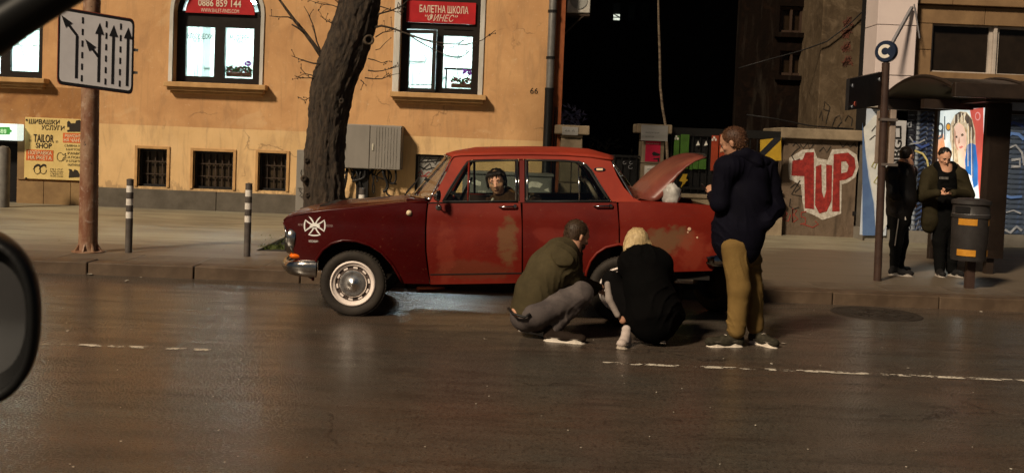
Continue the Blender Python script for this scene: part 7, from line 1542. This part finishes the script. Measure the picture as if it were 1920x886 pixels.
# ------------------------------------------------------------------ 3. squatting woman in a black coat
def woman():
    Yc = 8.52; r = thing('person', (A(1210, 630, Yc).x, Yc, 0), 'blonde woman in black coat and white trainers squatting beside the rear wheel', 'person')
    bk_ = cloth('black coat wool', (.0022, .0018, .0018), (.0012, .0012, .0012), .9, .3); bj = cloth('black trouser', (.004, .0035, .0035), None, .9)
    hc = A(1194, 452, Yc + .16); hf = Vector((-.15, .92, -.35)); hu = Vector((0, .3, 1)); hp, P, (rr, ff, uu) = head_prims(hc, hf, hu, .95)
    nk = A(1198, 478, Yc + .12); mid = A(1214, 540, Yc + .04); hip = A(1224, 586, Yc)
    kL, kR = A(1146, 524, Yc + .06), A(1262, 548, Yc + .26); aL, aR = A(1168, 600, Yc - .02), A(1240, 624, Yc - .06); hL, hR = A(1196, 588, Yc), A(1250, 588, Yc + .02)
    eL, wL = A(1170, 520, Yc + .24), A(1152, 520, Yc + .46); eR_, wR_ = A(1252, 520, Yc + .20), A(1215, 520, Yc + .50)
    b = body('body', hp + [('c', hc + V3(0, -.01, -.05), nk, .045, .05, .03), ('c', nk, mid, .09, .09), ('c', mid, hip, .10, .13), ('c', hL, kL, .07, .05), ('c', kL, aL, .046, .033), ('c', hR, kR, .07, .05), ('c', kR, aR, .046, .033), ('c', A(1180, 496, Yc + .10), eL, .04, .035), ('c', eL, wL, .034, .026), ('c', A(1240, 496, Yc + .10), eR_, .04, .035), ('c', eR_, wR_, .034, .026)] + hand(wL, (-.1, .9, 0), (0, 0, -1), .92, .6, 1) + hand(wR_, (-.4, .9, 0), (0, 0, -1), .92, .6, -1), skin, r, .0095); face(hc, hf, hu, b, .95)
    # bobbed hair: a smooth shell plus separate locks
    hm = hairmat('blonde hair', (.56, .42, .22), (.34, .24, .12)); h2m = hairmat('dark blonde hair', (.34, .23, .10), (.44, .30, .14))
    hr_ = body('hair', [('e', hc + V3(0, -.012, .022), (.098, .108, .098), None, .03), ('f', hc + V3(-.035, -.03, -.02), A(1181, 466, Yc + .08), .078, .058, (0, 1, 0), 1.1, .03), ('f', hc + V3(.035, -.03, -.02), A(1212, 463, Yc + .10), .076, .05, (0, 1, 0), 1.1, .03), ('f', hc + V3(0, -.05, 0), A(1196, 466, Yc + .07), .076, .05, (0, 1, 0), 1.2, .03)], hm, r, .008, lambda X, Y, Z: .0012 * np.sin(X * 190 + np.sin(Z * 14) * 2))
    rnd = random.Random(3)
    for name_, mm, n_, off in (('hair_strands', hm, 420, .000), ('hair_strands', h2m, 330, .002), ('hair_strands', hairmat('hair shadow strand', (.10, .06, .025), (.16, .10, .045)), 110, .001)):
        g = G()
        for k in range(n_):
            u = rnd.uniform(-1, 1); dpt = math.sqrt(max(.05, 1 - u * u * .92)); top = hc + V3(u * .03 + rnd.uniform(-.012, .012), -.02 - .03 * rnd.random(), .118 + off); tip = A(1196 + u * 27.5, 470 + rnd.uniform(-6, 5) - abs(u) * 2, Yc + .075 - .035 * dpt)
            m0 = hc + V3(u * .070, -.075 * dpt - .01, .082 + off); m1 = hc + V3(u * .102, -.122 * dpt + .012 - off, .015 + rnd.uniform(-.02, .02)); pts = [top, m0, m1, (m1 * .45 + tip * .55) + V3(u * .006, -.006 * dpt, 0), tip]; x = V3(1, u * .8, 0).normalized(); ww = rnd.uniform(.0010, .0026); rows = [[p - x * ww * c_, p + x * ww * c_] for p, c_ in zip(pts, (.8, 1, 1.1, 1, .3))]
            g.grid(rows)
        st = obj(name_, g, mm, hr_, smooth=True); st['kind'] = 'stuff'
    body('coat', [('c', nk + V3(0, 0, -.03), nk + V3(0, -.01, .01), .085, .068, .04), ('f', A(1184, 492, Yc + .06), A(1236, 494, Yc + .06), .115, .115, (0, 1, 0), 1.05, .07), ('f', A(1208, 500, Yc + .04), A(1212, 545, Yc), .19, .19, (0, 1, 0), 1.25, .06), ('f', A(1214, 545, Yc), A(1222, 590, Yc), .205, .225, (0, 1, 0), 1.12, .06), ('f', A(1222, 585, Yc), A(1226, 602, Yc), .235, .185, (0, 1, 0), 1.05, .05), ('c', A(1240, 560, Yc + .02), A(1262, 588, Yc + .05), .13, .10, .06),
        ('c', A(1178, 494, Yc + .06), eL, .078, .066, .04), ('c', eL, wL, .062, .045, .03), ('c', A(1244, 494, Yc + .06), eR_, .078, .066, .04), ('c', eR_, wR_, .062, .045, .03)], bk_, r, .0105, folds(.010, 26, (.3, .2, 1), 9, 1.2))
    body('trousers', [('c', hL, kL, .105, .075, .05), ('c', kL, A(1160, 585, Yc - .01), .070, .048, .03), ('c', hR, kR, .105, .08, .05), ('c', kR, A(1242, 612, Yc - .04), .08, .055, .04), ('c', hL, hR, .12, .12, .05)], bj, r, .0105, folds(.005, 30, (.5, 0, 1), 4))
    # pale torn strip along the shin
    body('pale_trouser_panel', [('c', A(1139, 532, Yc - .01), A(1142, 560, Yc - .03), .026, .030, .02), ('c', A(1142, 560, Yc - .03), A(1158, 590, Yc - .05), .030, .026, .02)], cloth('pale worn denim', (.33, .28, .25), (.22, .18, .16)), r, .0095)
    shm, som = cloth('white canvas trainer', (.50, .42, .38), (.38, .31, .27), .8, .3, 60), M('cream trainer sole', (.50, .43, .35), (.36, .30, .24), 12, .6)
    hl = gr(1180, 628); hl.z = 0; shoe(r, V3(aL.x + .045, aL.y - .02, .0), V3(aL.x - .035, aL.y - .16, 0) + V3(0, -.04, 0), shm, som, .98, hi=.13)
    # second shoe: seen from behind, heel up
    shoe(r, V3(aR.x, aR.y - .03, .035), V3(aR.x + .01, aR.y + .20, 0), shm, som, .98, hi=.05)
woman()
# ------------------------------------------------------------------ 4. driver looking out of the window
def driver():
    Yd = CY - .57; r = thing('person', (A(935, 400, Yd).x, Yd, .5), 'smiling dark-haired driver in a brown jacket looking out of the car window', 'person')
    hc = A(931, 341, Yd); hf = Vector((-.10, -1, -.10)); hu = Vector((-.20, 0, 1)); hp, P, (rr, ff, uu) = head_prims(hc, hf, hu, 1.02)
    nk = A(939, 368, Yd + .03); ch = A(950, 420, Yd + .06); sL, sR = A(918, 392, Yd + .10), A(975, 388, Yd - .02)
    b = body('body', hp + [('c', hc + V3(.01, .03, -.05), nk, .055, .06, .03), ('c', nk, A(950, 395, Yd + .06), .05, .06, .02), ('c', A(950, 395, Yd + .06), A(955, 470, Yd + .06), .08, .10), ('c', A(924, 398, Yd + .10), A(890, 430, Yd + .05), .04, .035), ('c', A(890, 430, Yd + .05), A(866, 392, Yd + .02), .035, .03), ('c', A(972, 396, Yd - .0), A(990, 440, Yd - .02), .04, .035), ('c', A(955, 480, Yd), A(880, 490, Yd), .09, .06), ('c', A(880, 490, Yd), A(850, 515, Yd + .1), .06, .045)] + hand(A(866, 392, Yd + .02), (-.5, .1, .5), (-.5, 0, -.5), 1, 1.0, 1), skin2, r, .0085)
    face(hc, hf, hu, b, 1.02, smile=True)
    hm = hairmat('black hair', (.014, .010, .008), (.008, .006, .005))
    hb = body('hair', [('e', hc + uu * .048 - ff * .042, (.089, .090, .080), Rm(rr, ff, uu), .02), ('e', P(-.074, -.022, .005), (.022, .045, .06), Rm(rr, ff, uu), .02), ('e', P(.074, -.022, .005), (.022, .045, .06), Rm(rr, ff, uu), .02), ('c', P(-.07, .03, .06), P(-.080, .005, -.045), .020, .010, .02), ('c', P(.07, .03, .06), P(.080, .005, -.035), .020, .010, .02)], hm, r, .008, lambda X, Y, Z: .003 * np.sin(X * 170 + Z * 40)); tufts(hb, 420, .024, hairmat('black hair tips', (.03, .02, .014), (.012, .009, .006)), (.0, -.15, -.8), 3, .004)
    rnd = random.Random(8)
    for k in range(11):
        u = -1 + k / 5; g = G(); g.tube([P(u * .05, .062, .105), P(u * .062 + .006, .094, .082), P(u * .066 + .012, .092, .066 - .035 * rnd.random())], [.010, .006, .002], 5); obj('lock', g, hm, hb, smooth=True)
    jk = cloth('brown corduroy jacket', (.060, .030, .014), (.038, .019, .009), .8, .5, 90)
    body('jacket', [('f', A(946, 396, Yd + .04), A(955, 460, Yd + .05), .18, .20, (0, 1, 0), 1.1, .06), ('c', A(938, 376, Yd + .05), A(946, 392, Yd + .04), .085, .12, .04), ('c', sL, sR, .085, .095, .06), ('c', A(914, 372, Yd - .03), A(922, 388, Yd - .01), .018, .04, .02), ('c', A(948, 362, Yd + .05), A(962, 372, Yd + .06), .055, .06, .04), ('c', sL, A(890, 432, Yd + .05), .075, .062, .04), ('c', A(890, 430, Yd + .05), A(868, 396, Yd + .02), .06, .048, .03), ('c', sR, A(990, 440, Yd - .02), .088, .075, .04)], jk, r, .0095, folds(.006, 30, (1, .1, .8), 6))
    body('hood', [('f', A(952, 360, Yd + .07), A(964, 374, Yd + .05), .055, .055, (0, 1, 0), .9, .04)], cloth('tan hood lining', (.22, .10, .03), (.14, .07, .025)), r, .0095)
    g = G(); g.tube([A(917, 384, Yd - .12), A(921, 378, Yd - .10), A(925, 372, Yd - .08)], .012, 6); obj('shirt_collar', g, M('white shirt', (.6, .57, .5)), r, smooth=True)
    body('trousers', [('c', A(955, 480, Yd), A(880, 490, Yd), .10, .075, .04), ('c', A(880, 490, Yd), A(850, 515, Yd + .1), .07, .05, .04)], M('dark trousers', (.015, .014, .016)), r, .012)
driver()
# ------------------------------------------------------------------ 5./6. two men waiting behind the post
def waiting(px, YB_, dirx, label, jacket, legs, hcpx, hf, poses, extra=None):
    pass
def man_black():
    Yb = 13.35; c = gr(1684, 516, KZ - .01); r = thing('person', (c.x, Yb, .13), 'man in black leather jacket and black track trousers waiting with his back turned', 'person')
    bj = M('black leather jacket', (.006, .005, .005), (.004, .0035, .0035), 6, .5, bs=.25, bscale=30); bt_ = cloth('black track trousers', (.004, .004, .004), None, .85)
    hc = A(1700, 291, Yb); hf = Vector((.85, .5, -.08)); hu = V3(0, 0, 1); hp, P, (rr, ff, uu) = head_prims(hc, hf, hu)
    nk = A(1698, 308, Yb); w_ = A(1688, 400, Yb); f1, f2 = A(1676, 505, Yb - .05), A(1686, 500, Yb + .25); k1, k2 = A(1680, 455, Yb - .06), A(1692, 452, Yb + .22); s1, s2 = A(1672, 324, Yb - .16), A(1706, 322, Yb + .18)
    b = body('body', hp + [('c', hc + V3(-.01, 0, -.05), nk, .055, .06, .03), ('c', nk, w_, .10, .11), ('c', w_, k1, .085, .055), ('c', k1, f1, .05, .036), ('c', w_, k2, .085, .055), ('c', k2, f2, .05, .036), ('c', s1, A(1674, 362, Yb - .2), .05, .045), ('c', A(1674, 362, Yb - .2), A(1704, 380, Yb - .05), .04, .03), ('c', s2, A(1708, 362, Yb + .2), .05, .045), ('c', A(1708, 362, Yb + .2), A(1716, 378, Yb + .05), .04, .03)] + hand(A(1704, 380, Yb - .05), (.8, .3, 0), (0, .5, -1), 1, .7, 1), skin2, r, .0105); face(hc, hf, hu, b)
    hm = hairmat('black hair', (.014, .010, .008), (.008, .006, .005)); body('hair', [('e', hc + uu * .032 - ff * .014, (.081, .096, .088), Rm(rr, ff, uu), .01), ('e', hc - ff * .045 - uu * .01, (.068, .046, .062), Rm(rr, ff, uu), .02)], hm, r, .009); body('beard', [('e', hc + ff * .038 - uu * .064, (.057, .060, .046), Rm(rr, ff, uu), .01)], hm, r, .010)
    body('jacket', [('c', nk + V3(0, 0, -.03), nk + V3(0, 0, .02), .095, .075, .04), ('f', A(1690, 330, Yb), A(1690, 372, Yb), .20, .215, (1, .3, 0), 1.25, .05), ('f', A(1690, 372, Yb), A(1686, 396, Yb), .215, .19, (1, .3, 0), 1.25, .04), ('c', s1, s2, .10, .10, .05), ('c', s1, A(1674, 362, Yb - .2), .085, .08, .04), ('c', A(1674, 362, Yb - .2), A(1702, 379, Yb - .06), .075, .052, .03), ('c', s2, A(1708, 362, Yb + .2), .085, .08, .04), ('c', A(1708, 362, Yb + .2), A(1714, 376, Yb + .05), .07, .05, .03)], bj, r, .012, folds(.007, 24, (.2, 0, 1), 3))
    body('trousers', [('f', A(1686, 396, Yb), A(1686, 412, Yb), .16, .16, (1, .3, 0), 1.1, .04), ('c', w_, k1, .115, .085, .04), ('c', k1, f1, .078, .055, .03), ('c', w_, k2, .112, .082, .04), ('c', k2, f2, .076, .055, .03)], bt_, r, .012, folds(.006, 28, (.3, 0, 1), 5))
    g = G(); g.tube([A(1685, 408, Yb - .13), A(1683, 425, Yb - .155), A(1680, 445, Yb - .15), A(1678, 460, Yb - .14)], .007, 5); obj('side_stripe', g, M('grey stripe', (.45, .42, .38)), r); g = G(); g.tube([A(1697, 406, Yb - .17), A(1698, 412, Yb - .17)], .010, 5); obj('zip_tag', g, M('grey stripe', (.45, .42, .38)), r)
    shm, som = cloth('black trainer', (.015, .014, .014), None, .7), M('grey sole', (.36, .32, .28)); shoe(r, V3(f1.x - .06, f1.y, .13), V3(f1.x + .22, f1.y - .10, .13), shm, som, 1.05, stripe=shm); shoe(r, V3(f2.x - .06, f2.y, .13), V3(f2.x + .2, f2.y + .16, .13), shm, som, 1.05, stripe=shm)
man_black()
def man_parka():
    Yb = 13.45; c = gr(1768, 515, KZ - .01); r = thing('person', (A(1766, 515, Yb).x, Yb, .13), 'man in open olive parka over black hoodie looking down at his phone', 'person')
    pk_ = cloth('olive parka', (.030, .024, .012), (.020, .016, .008), .8, .3); bh = cloth('black hoodie', (.004, .004, .004), None, .9); hc = A(1771, 294, Yb - .05); hf = Vector((-.02, -.88, -.48)); hu = V3(0, -.35, 1); hp, P, (rr, ff, uu) = head_prims(hc, hf, hu)
    nk = A(1771, 312, Yb); w_ = A(1770, 400, Yb); s1, s2 = A(1740, 330, Yb), A(1802, 330, Yb); e1, e2 = A(1729, 368, Yb - .06), A(1815, 366, Yb - .06); w1_, w2_ = A(1760, 362, Yb - .30), A(1784, 362, Yb - .30)
    f1, f2 = A(1762, 504, Yb), A(1784, 504, Yb + .05); k1, k2 = A(1761, 452, Yb), A(1784, 452, Yb + .04)
    b = body('body', hp + [('c', hc + V3(0, .02, -.05), nk, .055, .062, .03), ('c', nk, w_, .10, .12), ('c', w_, k1, .085, .055), ('c', k1, f1, .05, .036), ('c', w_, k2, .085, .055), ('c', k2, f2, .05, .036), ('c', s1, e1, .05, .045), ('c', e1, w1_, .04, .03), ('c', s2, e2, .05, .045), ('c', e2, w2_, .04, .03)] + hand(w1_, (.9, -.2, .05), (0, -.4, 1), 1, .6, 1) + hand(w2_, (-.9, -.2, .05), (0, -.4, 1), 1, .6, -1), skin2, r, .0095); face(hc, hf, hu, b)
    hm = hairmat('black hair', (.014, .010, .008), (.008, .006, .005)); body('hair', [('e', hc + uu * .040 - ff * .020, (.084, .092, .086), Rm(rr, ff, uu), .01)], hm, r, .009, lambda X, Y, Z: .003 * np.sin(X * 150)); body('beard', [('e', hc + ff * .030 - uu * .066, (.055, .058, .040), Rm(rr, ff, uu), .01)], hairmat('dark beard', (.025, .014, .009), (.015, .009, .006)), r, .010)
    body('hoodie', [('f', A(1771, 335, Yb), A(1771, 400, Yb), .165, .16, (0, 1, 0), 1.35, .05), ('f', A(1760, 312, Yb + .02), A(1784, 312, Yb + .02), .075, .075, (0, 1, 0), .9, .05)], bh, r, .012, folds(.005, 24, (.2, 0, 1), 2))
    tx = A(1771, 334, Yb - .16); text('hoodie_print', 'IIIIIII', M('grey print', (.30, .28, .26)), r, A(1763, 334, Yb - .19).x, A(1779, 334, Yb - .19).x, A(1771, 336, Yb - .19).z, A(1771, 331.5, Yb - .19).z, Yb - .165)
    body('parka', [('f', s1 + V3(.04, .02, .01), s1 + V3(.06, .03, .0), .11, .11, (0, 1, 0), 1.0, .06), ('f', s2 + V3(-.04, .02, .01), s2 + V3(-.06, .03, 0), .11, .11, (0, 1, 0), 1.0, .06), ('c', s1, e1, .092, .085, .05), ('c', e1, w1_ + V3(-.02, 0, 0), .078, .055, .03), ('c', s2, e2, .092, .085, .05), ('c', e2, w2_ + V3(.02, 0, 0), .078, .055, .03),
        ('f', A(1747, 340, Yb + .02), A(1744, 415, Yb + .02), .105, .115, (0, 1, 0), 1.0, .05), ('f', A(1797, 340, Yb + .04), A(1798, 412, Yb + .04), .10, .11, (0, 1, 0), 1.0, .05), ('f', A(1771, 335, Yb + .10), A(1771, 410, Yb + .10), .20, .21, (0, 1, 0), 1.9, .05), ('c', A(1752, 314, Yb + .06), A(1790, 314, Yb + .06), .06, .06, .05), ('f', A(1744, 412, Yb), A(1742, 424, Yb + .02), .105, .095, (0, 1, 0), 1.0, .03)], pk_, r, .012, folds(.007, 22, (.3, 0, 1), 8))
    body('trousers', [('f', A(1770, 402, Yb), A(1771, 416, Yb), .155, .15, (0, 1, 0), 1.25, .04), ('c', w_, k1, .112, .09, .04), ('c', k1, f1, .086, .068, .03), ('c', w_, k2, .112, .09, .04), ('c', k2, f2, .086, .068, .03)], bh, r, .012, folds(.006, 28, (.3, 0, 1), 5))
    shm, som = cloth('black trainer', (.015, .014, .014), None, .7), M('grey sole', (.36, .32, .28)); shoe(r, V3(f1.x - .0, f1.y + .06, .13), V3(f1.x - .04, f1.y - .21, .13), shm, som, 1.05, stripe=shm); shoe(r, V3(f2.x, f2.y + .06, .13), V3(f2.x + .07, f2.y - .2, .13), shm, som, 1.05, stripe=shm)
    ph = thing('mobile_phone', (w1_ + w2_) / 2 + V3(0, -.07, .0), 'dark mobile phone held by the man in the olive parka', 'phone'); q = (w1_ + w2_) / 2 + V3(0, -.06, .03); obj('handset', G().box(q.x - .036, q.x + .036, q.y - .005, q.y + .005, q.z - .065, q.z + .06, Matrix.Rotation(math.radians(50), 3, 'X')), black_m, ph, bevel=.003)
man_parka()
